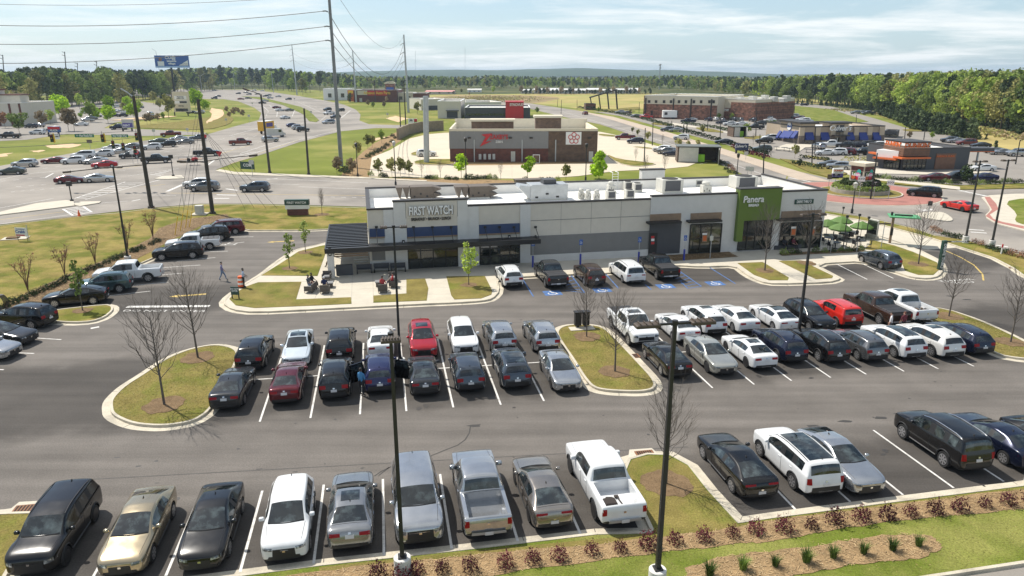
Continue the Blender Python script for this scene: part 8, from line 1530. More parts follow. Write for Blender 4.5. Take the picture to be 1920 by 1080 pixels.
t,a,b_,zb,zt=panel_sign(775,240,765.5,222.5,782.5,234,M_SIGNW,'shop_sign','white red and green sign on the bank at the side lane',(774,),.4);MB().m(M_SIGNR).box(b_-1.1,b_-.05,-.24,-.201,(zb+zt)/2,zt-.08).build('red_panel',t);MB().m(mat('leaf_green_sign',(.05,.35,.08),.5)).box(b_-1.1,b_-.05,-.24,-.201,zb+.6,(zb+zt)/2-.01).build('green_panel',t);text('Jiffy',.85,M_COPE,.01,t,WALL((a+b_)/2-.55,-.22,(zb+zt)/2+.5),'sign_letters',.9,.03)
t,a,b_,zb,zt=panel_sign(1391,288,1379,269,1403,282,mat('navy_hoarding',(.03,.04,.10),.5,var=.1),'hoarding_sign','dark blue hoarding sign behind the reddish hedge',(1380,1402),.4);text('Culver\u2019s',.9,M_SIGNW,.01,t,WALL((a+b_)/2-.4,-.22,(zb+zt)/2+.2),'sign_letters',1,.02,shear=.2)
t,a,b_,zb,zt=panel_sign(1571,332,1561.5,315.5,1581,325,M_SIGNW,'coffee_sign','white coffee shop sign with orange lettering by the roundabout',(),.5);text('DUNKIN\u2019',.42,M_SIGNO,.01,t,WALL((a+b_)/2,-.28,zt-.4),'sign_letters',1,.02);text('DRIVE THRU',.2,M_COPE,.01,t,WALL((a+b_)/2,-.28,zb+.25),'sign_letters',1);MB().m(M_PURPLE).box(a,b_,-.25,.25,.0,zb-.004).build('base',t)
# tower sign on the roundabout
p=Vector((RC.x,RC.y,.22));zt=HT(p,304)-.22;t=thing('roundabout_sign','pale sign tower with colourful panels on the roundabout','sign',p,radians(28));MB().m(M_CREAM).box(-1.25,1.25,-1.25,1.25,0,zt-.5).build('tower',t);MB().m(M_CREAM).box(-1.5,1.5,-1.5,1.5,zt-.5,zt).build('cap',t)
for rz_ in(0,pi/2,-pi/2):
 q=MB().m(M_COPE).at(Matrix.Rotation(rz_,4,'Z'));q.box(-1.0,1.0,-1.32,-1.251,2.0,zt-1.4);q.m(M_BRICKR).box(-1.1,1.1,-1.30,-1.251,zt-1.3,zt-.6)
 for i,(mm,zz,xx)in enumerate(((M_LIME,2.9,-.4),(M_SIGNR,2.35,.3),(mat('teal_print',(.03,.4,.35),.5),3.3,.4),(M_SIGNO,2.4,-.5),(mat('pink_print',(.7,.1,.3),.5),2.8,.3))):q.m(mm).at(Matrix.Rotation(rz_,4,'Z')@T(xx,-1.33,zz,0,pi/2));q.cyl(0,0,-.01,.02+.004*i,.38,n=9)
 o=q.build('poster_panel',t);text('Lakes',.7,M_SIGNW,.01,o,Matrix.Rotation(rz_,4,'Z')@WALL(0,-1.36,zt-1.85),'sign_letters',1,.02)
for x,by,ty,lb in((1610,372,331,'white chevron sign on the near side of the roundabout planter'),(1665,374,338,'white chevron sign right of the roundabout planter')):post_sign(x,by,ty,1.1,.75,M_SIGNW,lb,'>>>',.6,M_POLE,z=.2)
for x,by,ty,lb in((1564,357,326,'black finger sign post at the left of the roundabout'),(1637,374,340,'black finger sign post right of the sign tower')):
 t=post_sign(x,by,ty,1.2,.3,M_POLE,lb,'EXIT',.2);MB().m(M_POLE).box(-.7,.5,-.07,-.04,HT(G(x,by),ty)-.75,HT(G(x,by),ty)-.45).build('finger',t)
post_sign(1739,410,377,.6,.6,M_POLE,'black backed sign on the small concrete median',z=.12);post_sign(1553,352,327,.8,.8,M_UNITB,'brown backed sign left of the roundabout')
def lantern(bx,by,ty,label,m=M_POLE,top=M_POLE):
 p=G(bx,by);h=HT(p,ty);t=thing('lantern_post',label,'lamp post',p);b=MB().m(m).lathe([(.18,0),(.18,.5),(.09,.7),(.07,h-.9)],10);b.build('post',t,40);b=MB().m(top).lathe([(.08,h-.9),(.22,h-.8),(.30,h-.25),(.32,h-.2),(.05,h)],10);b.build('lantern',t,40)
for a in((1381,331,287,'black lantern post on the lawn beside the side road'),(1204,336,323,'black lantern post behind the roof ladder'),(671,331,267,'black lantern post left of the concrete lot'),(1597,400,341,'black lantern post with bright top before the roundabout',M_POLE,M_LED),(742,347,264,'tall dark post with white top behind the white building',M_POLE,M_LED),(874,335,257,'thin dark post before the ribbed steel wall'),(1098,338,268,'dark post before the logo panel')):lantern(*a)
for a in((1431,331,268,1433,'tall thin dark pole by the side road verge'),(1522,312,268,1524,'tall dark street lamp by the tan restaurant lot'),(1528,291,238,1529,'tall dark pole before the second blue awning'),(1632,374,287,1645,'tall dark leaning lamp post behind the roundabout'),(1350,262,220,1352,'thin dark lot pole behind navy sedan'),(1223,273,217,1225,'tall thin dark pole on the left side of the side road'),(1208,303,240,1210,'dark lot lamp on the right of concrete lot'),(1417,256,206,1419,'thin dark pole beside small bin enclosure'),(1424,285,252,1425,'dark lantern pole by dark green suv'),(1605,231,215,1606,'dark lot pole on the edge of the far green lawn'),(1696,262,238,1698,'dark lot pole behind the coffee shop, left'),(1732,262,241,1735,'dark lot pole behind the coffee shop, right'),(1836,256,238,1839,'utility pole with arm on the dry slope'),(1904,308,262,1913,'dark lot pole at the right edge'),(1045,200,186,1046,'thin lot pole by the side road, first'),(1052,214,187,1053,'thin lot pole by the side road, second'),(1082,205,187,1082,'thin lot pole by the side road, third'),(1198,212,191,1199,'thin lot pole left of the brick building'),(1245,222,202,1246,'thin lot pole before the brick building'),(1326,245,220,1328,'thin lot pole in the right lot'),(1450,213,188,1450,'thin pole on the far green lawn, left'),(1489,216,199,1490,'thin pole on the far green lawn, right')):
 pole(a[0],a[1],a[3],a[2],.13,.09,'thin_pole',a[4],M_POLE,(),False)
for x,by,ty,lb in((135,378,340,'black pedestrian signal post on the left concrete island'),(325,331,290,'black pedestrian signal post on the small concrete island')):
 p=G(x,by);h=HT(p,ty);t=thing('pedestrian_signal',lb,'pedestrian signal',p);MB().m(M_POLE).cyl(0,0,0,h-.3,.08).build('post',t);MB().m(M_POLE).bbox(-.35,.35,-.25,.25,h-.7,h,.05).build('signal_box',t);MB().m(M_POLE).cyl(0,0,0,.35,.25).build('foot',t)
# small yard things
p=G(149,407,.0);t=thing('traffic_cone','orange traffic cone at the end of the small crosswalk','traffic cone',p);MB().m(M_ORANGE).lathe([(.22,.04),(.05,.95),(.03,.97)],14).build('cone',t,40);MB().m(M_ORANGE).box(-.3,.3,-.3,.3,0,.04).build('foot',t)
p=G(375,402,.14);t=thing('utility_cabinet','pale grey utility cabinet on concrete pad by the wooden pole','utility cabinet',p,.1);MB().m(M_UNIT).bbox(-.5,.5,-.4,.4,.12,1.25,.03).build('body',t);MB().m(M_CONC).box(-1.0,1.0,-.8,.8,0,.12).build('pad',t)
for k,(x,y,tx,ty)in enumerate(((328,441,333,406),(338,433,343,400),(348,427,352,394),(355,426,360,397))):p=G(x,y,.14);q=onplane(tx,ty,p,N0);o=MB().m(M_SIGNY).tube([(0,0,0),tuple(q-p)],.05,6).build('guy_guard');o.location=p;tag(o,f'yellow guy wire guard rising from dark mulch, {["first", "second", "third", "last"][k]} from left','guy guard','yellow guy guards');wire(q,onplane(371+k,195+k*25,G(399,402),N0),0,f'guy wire from wooden pole to yellow guard, {["first", "second", "third", "last"][k]} from left',.02,3)
for k,(x,y)in enumerate(((460,393),(478,392),(500,392),(521,392))):wire(G(x,y),onplane(385+k,250,G(399,402),N0),0,f'thin guy wire anchored on the rear lawn, {["first", "second", "third", "last"][k]} from left',.02,3)
for k,(x,y)in enumerate(((1083,613),(1098,612))):
 p=G(x,y,.14);t=thing('waste_bin',f'black upright waste bin on the middle island, {("left", "right")[k]} of the pair','waste bin',p,LOT_A);MB().m(M_POLE).bbox(-.24,.24,-.22,.22,.15,1.15,.02).build('body',t);MB().m(M_POLE).box(-.08,.08,-.08,.08,0,.15).build('leg',t);MB().m(M_POLE).box(-.29,.29,-.27,.27,1.15,1.24).build('top',t)
p=G(1091,616,.13);o=MB().m(M_CONC).box(-.95,.95,-.4,.4,0,.03).build('bin_pad');o.location=p+Vector((0,0,.01));o.rotation_euler.z=LOT_A;tag(o,'white concrete pad under the two waste bins','pad')
p=G(1877,476,.14);t=thing('hydrant_marker','white marker post with red top on the verge','marker post',p);MB().m(M_SIGNW).cyl(0,0,0,.7,.07).build('post',t);MB().m(M_SIGNR).cyl(0,0,.7,1.05,.075).build('cap',t)
p=G(0,589,.14);o=MB().m(M_POLE)
for i in range(5):o.tube([(.45*cos(a/8*pi)+.02*i,.1*i,.75+.62*sin(a/8*pi))for a in range(17)],.035,5)
o=o.build('hose_coil');o.location=p+Vector((-.1,.2,.1));tag(o,'black cable coil standing on the mulch at the left edge','cable coil')
# drive thru gear
p=G(1762,505,.15);HH=HT(p,451)-.15;t=thing('drive_through_sign','tall green vertical drive through sign with clearance bar','sign',p,radians(12));b=MB().m(M_SIGNG).bbox(-.22,.22,-.16,.16,0,HH,.02);o=b.build('panel',t);o2=text('DRIVE THRU',.44,M_SIGNW,.008,o,Matrix.Translation((0,-.175,HH*.48))@Matrix.Rotation(pi/2,4,'X')@Matrix.Rotation(-pi/2,4,'Z'),'sign_letters',1,.008)
b=MB().m(M_POLE).tube([(.2,0,HH-.12),(2.9,0,HH-.2)],.06,6);o=b.build('clearance_bar',t);text('MAX CLEARANCE',.22,M_SIGNW,.008,o,WALL(1.6,-.08,HH-.17),'sign_letters',1)
p=G(1668,455,.15);t=thing('order_point','green flat canopy on a post over the drive lane order point','canopy',p,radians(-20));MB().m(M_WOOD).box(-.12,.12,-.15,.15,0,3.0).build('post',t);MB().m(M_POLE).box(-.14,.14,-.3,-.15,.9,1.7).build('speaker',t);MB().m(mat('green_canopy_top',(.09,.32,.14),.5,var=.06)).bbox(-.5,2.6,-.9,1.3,3.0,3.12,.02).build('roof',t);MB().m(M_POLE).box(.1,1.9,.05,.2,3.12,3.26).build('beam',t);MB().m(M_POLE).cyl(-.2,0,3.12,3.5,.12).build('finial',t)
p=G(1634,446,.15);t=thing('menu_board','white and grey drive through menu board by the terrace','menu board',p,radians(-70));MB().m(M_UNIT).bbox(-.75,.75,-.1,.1,.3,2.2,.03).build('board',t);MB().m(M_CONC).box(-.8,.8,-.25,.25,0,.3).build('base',t);MB().m(M_STORE).box(-.65,.65,-.12,-.101,.5,2.05).build('screen',t)
t=post_sign(1652,464,418,1.3,.16,M_UNITB,'thin black post with brown cross board by the menu board',z=.15)
for k,(x,y,ty)in enumerate(((1580,470,408),(1604,460,405),(1623,452,410),(1580,402,391))):p=G(x,y,.15);h=HT(p,ty)-.15;t=thing('terrace_post',f'black terrace light post, {["by the chairs", "beside the P sign", "by the menu board", "at the rear lawn edge"][k]}','post',p);MB().m(M_POLE).cyl(0,0,0,h,.05).build('post',t);MB().m(M_POLE).bbox(-.12,.12,-.12,.12,h,h+.25,.02).build('lamp',t)
def umbrella(x,y,ty,label):
 p=G(x,y,.15);h=HT(p,ty)-.15;t=thing('terrace_umbrella',label,'umbrella',p,.3,'lime umbrellas on the terrace');MB().m(M_POLE).cyl(0,0,0,h,.03).build('pole',t);MB().m(M_POLE).cyl(0,0,0,.08,.3).build('base',t);b=MB().m(M_LIME)
 c=[(cos(i*pi/4),sin(i*pi/4))for i in range(8)];b.rings([[(1.28*u,1.28*v,h-.62)for u,v in c],[(.7*u,.7*v,h-.24)for u,v in c],[(.06*u,.06*v,h)for u,v in c]],True,False,True);b.rings([[(1.28*u,1.28*v,h-.78)for u,v in c],[(1.28*u,1.28*v,h-.62)for u,v in c]]);b.build('canopy',t)
UM=((1549,440,411,'lime umbrella closest to the building corner'),(1576,432,405,'lime umbrella farthest back on the terrace'),(1573,448,418,'lime umbrella nearest the middle of terrace'),(1613,445,415,'lime umbrella at the right end of terrace'))
for a in UM:umbrella(*a)
def chair_meshes():
 s=MB().m(M_POLE).bbox(-.22,.22,-.22,.22,.42,.46,.02);b=MB().m(M_POLE).box(-.21,.21,.2,.23,.46,.88);l=MB().m(M_POLE).cyl(0,0,0,.42,.018,n=5);return s.mesh('seat'),b.mesh('backrest'),l.mesh('leg')
CHM=chair_meshes();tb=MB().m(M_POLE).lathe([(.02,.70),(.55,.70),(.55,.74),(.02,.74)],18).mesh('table_top');tl=MB().m(M_POLE).lathe([(.28,0),(.28,.03),(.04,.06),(.04,.70)],10).mesh('pedestal')
for k,(x,y,nm)in enumerate(((1553,457,'under the umbrella at the building corner'),(1566,466,'closest to the shrub bed'),(1580,450,'in the middle of the terrace'),(1613,463,'under the right end umbrella'),(1592,447,'at the back of the terrace'))):
 p=G(x,y,.15);t=thing('terrace_table',f'round black terrace table {nm}','table',p);link('table_top',tb,t);link('pedestal',tl,t)
 for j in range(3 if k else 4):
  a=.5+j*2*pi/(3 if k else 4)+k;q=p+Vector((.85*cos(a),.85*sin(a),0));c=thing('terrace_chair',f'black metal terrace chair at the table {nm}','chair',q,a-pi/2,f'chairs at the table {nm}');link('seat',CHM[0],c);link('backrest',CHM[1],c)
  for u,v in((-.19,-.19),(.19,-.19),(-.19,.19),(.19,.19)):l=link('leg',CHM[2],c);l.location=(u,v,0)
# patio lounge furniture
def lounge(x,y,rz,label,w=.78):
 p=G(x,y,.14);t=thing('lounge_chair',label,'lounge chair',p,rz,'wicker lounge chairs on the patio');MB().m(M_WICK).bbox(-w/2,w/2,-.38,.38,.18,.36,.03).build('seat',t);MB().m(M_CUSH).bbox(-w/2+.06,w/2-.06,-.38,.30,.36,.46,.04).build('cushion',t);MB().m(M_WICK).rings([[(u,v,z)for u,v in((-w/2,.30),(w/2,.30),(w/2,.40),(-w/2,.40))]for z in(.36,.80)],True,True,True).build('backrest',t)
 for s in(-1,1):MB().m(M_WICK).box(min(s*w/2,s*(w/2-.07)),max(s*w/2,s*(w/2-.07)),-.36,.296,.361,.62).build('armrest',t)
 for u in(-1,1):
  for v in(-.33,.33):MB().m(M_POLE).box(u*(w/2-.06)-.02,u*(w/2-.06)+.02,v-.02,v+.02,0,.18).build('leg',t)
lounge(583,546,radians(-95),'wicker lounge chair at left of the patio, two people on it',1.3);lounge(610,549,radians(185),'wicker lounge chair with man in navy shirt and white cap');lounge(613,525,radians(5),'dark wicker lounge chair at the back of left group');lounge(718,548,radians(185),'wicker lounge chair seen from behind in the right group');lounge(738,538,radians(95),'wicker lounge chair with person in red by the light pole');lounge(737,527,radians(10),'dark lounge chair at the back of right group')
for x,y,lb in((617,538,'low grey square table in the left patio group'),(712,536,'low grey square table in the right patio group')):p=G(x,y,.14);t=thing('low_table',lb,'table',p,LOT_A);MB().m(M_CUSH).bbox(-.4,.4,-.4,.4,.4,.46,.02).build('table_top',t);MB().m(M_WICK).box(-.33,.33,-.33,.33,0,.4).build('base',t)
for k,(x0,x1,y)in enumerate(((669,698,513),(702,730,511),(733,761,510))):
 p=G((x0+x1)/2,y,.14);w_=1.35;t=thing('slat_bench',f'dark slatted bench along the facade, {["left", "middle", "right"][k]} of three','bench',p+F1.n*.2,F1.ang);MB().m(M_CHAR).box(-w_/2-.05,w_/2+.05,-.22,.22,.40,.46).build('seat',t);MB().m(M_CHAR).box(-w_/2-.05,w_/2+.05,.2,.25,.46,.82).build('backrest',t)
 for s in(-1,1):MB().m(M_POLE).box(s*w_/2-.05,s*w_/2+.05,-.22,.25,0,.40).build('leg',t)
# special vehicles
t=thing('box_truck','yellow rental box truck on the highway behind dark lamp pole','truck',G(503,250),radians(75));Y=mat('truck_yellow',(.72,.40,.03),.45,var=.05);MB().m(Y).bbox(-3.6,1.9,-1.25,1.25,.95,3.9,.06).build('cargo_box',t);q=MB().m(M_SIGNW).rings([[(x,y,z)for x,z in((1.95,.6),(4.1,.6),(4.1,1.45),(3.6,1.6),(3.05,2.5),(1.95,2.5))]for y in(-1.1,1.1)],True,True,True);q.build('cab',t);MB().m(M_GLASS).raw([(3.62,-.95,1.62),(3.62,.95,1.62),(3.10,.95,2.45),(3.10,-.95,2.45)],[(0,1,2,3)]).build('windscreen',t);MB().m(Y).box(4.1,4.2,-1.0,1.0,.5,1.2).build('front_bumper',t);q=MB().m(M_PURPLE).box(-2.5,1.0,-1.262,-1.251,2.2,3.4);q.box(-2.5,1.0,1.251,1.262,2.2,3.4);q.build('side_graphic',t);MB().m(M_SIGNW).bbox(-3.55,1.85,-1.2,1.2,3.9,3.96,.02).build('roof',t)
for x in(-2.2,3.1):
 for s in(-1,1):w=MB().m(M_TYRE).at(T(x,s*1.0,.48,0,pi/2));w.cyl(0,0,-.15,.15,.48,n=14);w.build('wheel',t)
t=thing('cargo_van','grey white cargo van just right of the yellow box truck','van',G(517,257),radians(35));q=MB().m(M_PAINT).rings([[(x,y*k,z)for x,z in((-2.9,.5),(2.8,.5),(2.8,1.2),(2.2,1.4),(1.6,2.5),(-2.9,2.6))]for y,k in((-1,.97),(-.9,1.08),(.9,1.08),(1,.97))],True,True,True);o=q.build('body',t);o.color=(.55,.56,.56,.2);MB().m(M_GLASS).raw([(2.2,-.8,1.45),(2.2,.8,1.45),(1.68,.8,2.35),(1.68,-.8,2.35)],[(0,1,2,3)]).build('windscreen',t)
for s in(-1,1):MB().m(M_GLASS).box(.7,1.6,min(s*.96,s*.985),max(s*.96,s*.985),1.5,2.2).build('side_window',t)
for x in(-1.9,1.9):
 for s in(-1,1):w=MB().m(M_TYRE).at(T(x,s*.85,.36,0,pi/2));w.cyl(0,0,-.12,.12,.36,n=14);w.build('wheel',t)
t=thing('flat_trailer','flat utility trailer with rails towed by the black pickup','trailer',G(360,303.5),radians(22));MB().m(M_WOOD).box(-2.6,2.2,-1.05,1.05,.55,.66).build('deck',t);q=MB().m(M_STEEL)
for s in(-1,1):MB().m(M_STEEL).tube([(-2.6,s*1.05,.66),(-2.6,s*1.05,1.1),(2.2,s*1.05,1.1),(2.2,s*1.05,.66)],.04,5).build('rail',t)
MB().m(M_STEEL).tube([(2.2,0,.55),(4.0,0,.5)],.06,5).build('drawbar',t)
for x in(-.6,.3):
 for s in(-1,1):w=MB().m(M_TYRE).at(T(x,s*1.18,.33,0,pi/2));w.cyl(0,0,-.1,.1,.33,n=12);w.build('wheel',t)
t=thing('lawn_machine','red ride on machine loaded on the flat trailer','lawn mower',G(361,303.5,.66)+Vector((0,0,.01)),radians(22));MB().m(M_SIGNR).rings([[(x,y,z)for x,z in((-.3,.35),(1.1,.35),(1.15,.7),(.7,.95),(-.1,.8))]for y in(-.35,.35)],True,True,True).build('hood',t);MB().m(M_POLE).bbox(-.85,-.35,-.28,.28,.45,.6,.03).build('seat',t);MB().m(M_POLE).box(-.95,-.85,-.28,.28,.6,1.05).build('backrest',t);MB().m(M_POLE).tube([(.05,0,.8),(-.2,0,1.15)],.03,5).build('steering_column',t)
for x,r_ in((-.7,.38),(.75,.28)):
 for s in(-1,1):w=MB().m(M_TYRE).at(T(x,s*.45,r_,0,pi/2));w.cyl(0,0,-.12,.12,r_,n=12);w.build('wheel',t)
t=thing('trolley_bus','dark red trolley bus parked on the far green lawn','bus',G(1433,216.5)+Vector((.5,0,.12)),radians(-100));MB().m(mat('bus_red',(.14,.02,.02),.5)).bbox(-4.2,4.2,-1.25,1.25,.6,1.9,.1).build('body',t);MB().m(M_GLASS).bbox(-4.1,4.1,-1.2,1.2,1.9,2.9,.05).build('window',t);MB().m(M_CHAR).bbox(-4.3,4.3,-1.3,1.3,2.9,3.3,.1).build('roof',t)
for x in(-2.8,2.6):
 for s in(-1,1):w=MB().m(M_TYRE).at(T(x,s*1.1,.5,0,pi/2));w.cyl(0,0,-.15,.15,.5,n=12);w.build('wheel',t)
t=thing('pop_up_canopy','bright pink pop up canopy in the right lot','canopy',G(1439,219),.3);MB().m(mat('pink_canvas',(.75,.06,.30),.7)).rings([[(2.2*u,2.2*v,2.3)for u,v in((-1,-1),(1,-1),(1,1),(-1,1))],[(.05*u,.05*v,3.5)for u,v in((-1,-1),(1,-1),(1,1),(-1,1))]],True,False,True).build('roof',t)
for u in(-2.1,2.1):
 for v in(-2.1,2.1):MB().m(M_STEEL).cyl(u,v,0,2.3,.05,n=5).build('leg',t)
for k,(x,y)in enumerate(((1456,281),(1470,282),(1480,283.5),(1490,285),(1512,285),(1524,286))):p=G(x,y,.13);t=thing('terrace_table',f'dark table on the blue awning restaurant terrace, {["first", "second", "third", "fourth", "fifth", "last"][k]} from left','table',p);link('table_top',tb,t).scale=(1.5,1.5,1);link('pedestal',tl,t)
# ---------------------------------------------------------------- people
random.seed(61)
SKIN=dict(l=mat('skin_light',(.42,.24,.17),.6,var=.04),d=mat('skin_dark',(.085,.045,.03),.6,var=.04));M_HAIR=mat('hair_dark',(.018,.013,.01),.7,var=.1);M_CAPW=mat('cap_white',(.6,.6,.6),.8)
def cloth(n,c):return mat('cloth_'+n,c,.85,var=.12,scale=6)
def person(p,z,rz,pose,label,shirt,legs,skin='l',hair=M_HAIR,sc=1.0,shoes=(.02,.02,.02),short=False):
 J={};E=[];Rr={};K={}
 def v(n,co,r):J[n]=Vector(co);Rr[n]=r
 def e(a,b,k):E.append((a,b));K[a,b]=k
 sit=pose=='sit';H0=.50 if sit else .93;bend=.0
 v('pelvis',(0,0,H0),.15);v('waist',(0,0,H0+.17),.135);v('chest',(.01-(.06 if sit else 0),0,H0+.40),.155);v('neck',(-(.06 if sit else 0),0,H0+.57),.055);v('jaw',(.03-(.06 if sit else 0),0,H0+.66),.068);v('head',(.02-(.06 if sit else 0),0,H0+.755),.098);v('nose',(.125-(.06 if sit else 0),0,H0+.715),.016)
 for a,b,k in(('pelvis','waist','legs'),('waist','chest','shirt'),('chest','neck','shirt'),('neck','jaw','skin'),('jaw','head','skin'),('jaw','nose','skin')):e(a,b,k)
 for s,q in((1,'l'),(-1,'r')):
  y=s*.10;sw=s*.28 if pose=='walk' else 0
  if sit:hip,kn,an,toe=(.04,y,H0-.02),(.46,y*1.3,H0+.0),(.50,y*1.3,.10),(.68,y*1.4,.05)
  elif pose=='walk':hip,kn,an,toe=(.02,y,H0-.06),(.16*s+.06,y,.50),(.30*s,y,.10+(.05 if s<0 else 0)),(.30*s+.17,y,.045+(.02 if s<0 else 0))
  else:hip,kn,an,toe=(0,y,H0-.06),(.02,y*1.1,.50),(0,y*1.15,.09),(.16,y*1.3,.045)
  v('hip'+q,hip,.098);v('kn'+q,kn,.062);v('an'+q,an,.042);v('toe'+q,toe,.038)
  e('pelvis','hip'+q,'legs');e('hip'+q,'kn'+q,'legs');e('kn'+q,'an'+q,'skin' if short else 'legs');e('an'+q,'toe'+q,'shoes')
  cx=J['chest'].x;sh=(cx,s*.19,H0+.49)
  if sit:el,wr=(cx+.12,s*.27,H0+.22),(cx+.36,s*.17,H0+.14)
  elif pose=='walk':el,wr=(cx-.16*s,s*.25,H0+.22),(cx-.16*s+.16,s*.25,H0+.02)
  elif pose=='carry':el,wr=(cx+.05,s*.26,H0+.22),(cx+.24,s*.22,H0+.10)
  else:el,wr=(cx+.02,s*.26,H0+.21),(cx+.10,s*.25,H0-.04)
  v('sh'+q,sh,.068);v('el'+q,el,.046);v('wr'+q,wr,.032);d=(Vector(wr)-Vector(el)).normalized();pm=Vector(wr)+d*.07;v('pa'+q,tuple(pm),.032)
  e('chest','sh'+q,'shirt');e('sh'+q,'el'+q,'shirt');e('el'+q,'wr'+q,'skin');e('wr'+q,'pa'+q,'skin')
  side=d.cross(Vector((0,0,1))).normalized()if abs(d.z)<.9 else Vector((1,0,0));nrm=d.cross(side).normalized()
  for i in range(4):
   f=pm+side*(-.03+.02*i);v(f'f{i}a{q}',tuple(f+d*.035),.010);v(f'f{i}b{q}',tuple(f+d*(.075+.008*(i in(1,2)))+nrm*.02*s),.008);e('pa'+q,f'f{i}a{q}','skin');e(f'f{i}a{q}',f'f{i}b{q}','skin')
  v('th'+q,tuple(Vector(wr)+d*.05+side*.055),.010);v('tt'+q,tuple(Vector(wr)+d*.085+side*.065),.009);e('wr'+q,'th'+q,'skin');e('th'+q,'tt'+q,'skin')
 names=list(J);me=bpy.data.meshes.new('person');me.from_pydata([tuple(J[n])for n in names],[(names.index(a),names.index(b))for a,b in E],[]);o=bpy.data.objects.new('tmp',me);COL.objects.link(o)
 sk=o.modifiers.new('s','SKIN');sk.use_smooth_shade=True;dat=me.skin_vertices[0].data
 for i,n in enumerate(names):dat[i].radius=(Rr[n],Rr[n]);dat[i].use_root=n=='pelvis'
 ss=o.modifiers.new('u','SUBSURF');ss.levels=1;m2=evaluated(o);bpy.data.objects.remove(o)
 mats_=dict(shirt=cloth(*shirt),legs=cloth(*legs),skin=SKIN[skin],shoes=cloth('shoes%02d'%int(shoes[0]*100),shoes));ks=list(mats_);m2.materials.clear()
 for k in ks:m2.materials.append(mats_[k])
 segs=[(J[a],J[b],K[a,b])for a,b in E];idx=[]
 for f in m2.polygons:
  c=f.center;best=(9,'shirt')
  for a,b,k in segs:d=b-a;t=max(0,min(1,(c-a).dot(d)/max(d.length_squared,1e-6)));D=(c-a-d*t).length;best=min(best,(D-.02*(k=='shirt'),k))
  idx.append(ks.index(best[1]))
 m2.polygons.foreach_set('material_index',idx);m2.polygons.foreach_set('use_smooth',[True]*len(m2.polygons));o=link('person',m2);o.location=(p.x,p.y,z);o.rotation_euler.z=rz;o.scale=(sc,)*3;tag(o,label,'person')
 hd=J['head'];h=MB().m(hair);n=12
 h.rings([[(hd.x-.012+.112*cos(t)*cos(2*pi*i/n),.106*cos(t)*sin(2*pi*i/n),hd.z+.015+.112*sin(t)-(.055*max(0,-cos(2*pi*i/n))if j==0 else 0))for i in range(n)]for j,t in enumerate((.12,.5,.9,1.3,1.5))],True,True,True);h.build('cap' if hair is M_CAPW else 'hair',o,60)
 f=MB().m(M_HAIR)
 for s in(-1,1):f.at(T(hd.x+.088,s*.035,hd.z-.01));f.box(-.006,.008,-.014,.014,-.007,.007)
 f.at(T(hd.x+.085,0,hd.z-.085));f.box(-.004,.008,-.024,.024,-.005,.005);f.build('face',o);return o
JEANS=('jeans',(.16,.22,.32));NAVYC=('navy',(.02,.03,.09));DARK=('dark',(.02,.02,.025));TANC=('tan',(.33,.25,.16));LILAC=('lilac',(.22,.20,.34));PALE=('pale_blue',(.42,.48,.60));REDC=('red',(.42,.05,.05));BLUEC=('blue',(.06,.22,.42));WHITEC=('white',(.62,.60,.60));GREYC=('grey',(.12,.12,.13));MAR=('maroon',(.12,.02,.03))
person(G(418,526),.01,radians(12),'walk','man in lilac shirt and pale jeans walking across the left drive lane',LILAC,JEANS)
person(G(458,539,.15),.15,radians(15),'carry','man in pale blue shirt and dark trousers beside the striped barrel',PALE,DARK,'d')
p=G(453,540,.14)+Vector((-.12,.25,0));t=thing('traffic_barrel','orange and white striped traffic barrel beside man in pale shirt','traffic barrel',(p.x,p.y,.14));b=MB()
for i in range(5):b.m(M_ORANGE if i%2==0 else M_SIGNW).cyl(0,0,.08+i*.19,.08+(i+1)*.19,.27-.012*i,.27-.012*(i+1),18)
b.build('barrel',t);MB().m(M_POLE).cyl(0,0,0,.08,.38,n=18).build('base',t)
person(G(581,541,.14)+Vector((.02,-.28,0)),.14,radians(-15),'sit','person in dark top sitting nearer on the left wicker lounge chair',GREYC,JEANS);person(G(583,541,.14)+Vector((.05,.35,0)),.14,radians(-15),'sit','person in black sitting farther on the left wicker lounge chair',DARK,DARK,'d');person(G(609,546,.14),.14,radians(95),'sit','man in navy shirt with white cap sitting with his back to us',NAVYC,TANC,'l',M_CAPW)
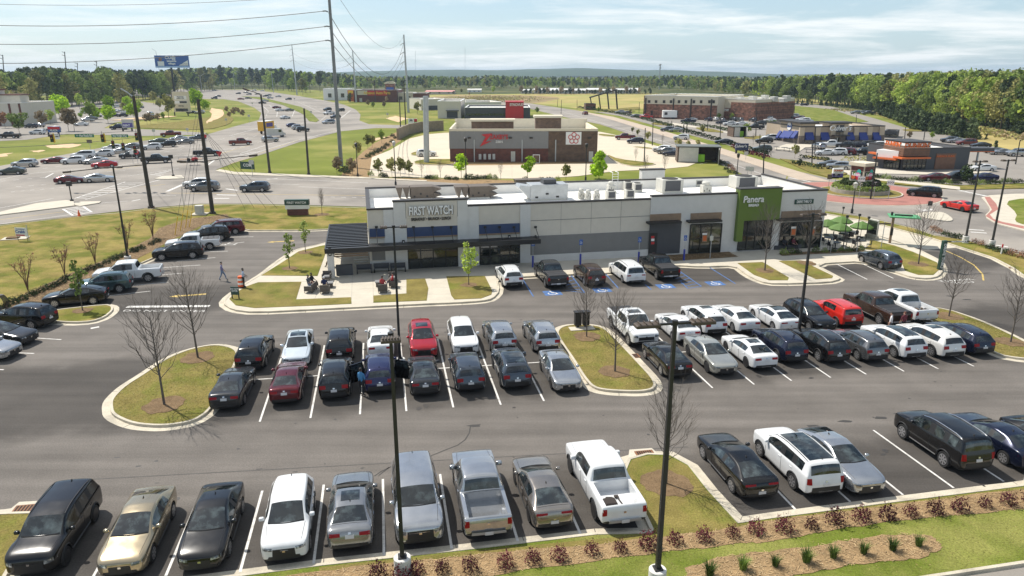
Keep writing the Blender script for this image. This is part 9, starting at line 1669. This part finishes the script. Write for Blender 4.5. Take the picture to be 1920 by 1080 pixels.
person(G(718,545,.14),.14,radians(80),'sit','dark haired person sitting with back to us in right patio group',REDC,DARK);person(G(736,538,.14),.14,radians(188),'sit','person in red top and dark trousers on lounge chair by the pole',REDC,NAVYC);person(G(622,500,.14),.14,radians(185),'sit','man in tan shorts sitting at the terrace pier',DARK,TANC,'d',short=True)
person(G(1472,468.5,.15)+F1.n*.25,.15,F1.ang-pi/2,'sit','person in black sitting left on the window ledge of right shop',DARK,DARK,'d');person(G(1489,468,.15)+F1.n*.25,.15,F1.ang-pi/2+.3,'sit','person in maroon sitting right on the window ledge of right shop',MAR,DARK,'l')
o=MB().m(M_CHAR).box(-1.6,1.6,-.2,.2,0,.42).build('ledge_seat');q=G(1480,468,.15)+F1.n*.45;o.location=(q.x,q.y,.15);o.rotation_euler.z=F1.ang;tag(o,'low dark seat under the right shop window','bench')
person(G(679,742),.01,radians(60),'stand','woman in blue top and dark trousers at the open car door',BLUEC,DARK,'d');person(G(1672,632)+Vector((0,.4,0)),.01,radians(150),'stand','man in white shirt standing behind the black brown pickup',WHITEC,GREYC,'l');person(G(1706,634)+Vector((0,1.1,0)),.01,radians(100),'stand','person with reddish hair between white suv and black pickup',MAR,DARK,'l',mat('hair_red',(.12,.04,.02),.7),.92)
person(G(1636,295),.01,radians(190),'stand','person in maroon standing right of the black off road suv',MAR,GREYC,'d')
# ---------------------------------------------------------------- haze
hz=MB().m(mat('haze_air')).box(-7000,7000,-60,7000,-1.5,58);ho=hz.build('haze');tag(ho,'thin bluish spring haze over the whole place','haze',kind='stuff')
hm=MATS['haze_air'];N=hm.node_tree.nodes;N.remove(N['Principled BSDF']);vp=N.new('ShaderNodeVolumePrincipled');vp.inputs['Color'].default_value=(.62,.78,.95,1);vp.inputs['Density'].default_value=.00012;vp.inputs['Anisotropy'].default_value=.2;hm.node_tree.links.new(vp.outputs[0],N['Material Output'].inputs['Volume'])
for n in[n for n in N if n.type not in('OUTPUT_MATERIAL','PRINCIPLED_VOLUME')]:N.remove(n)
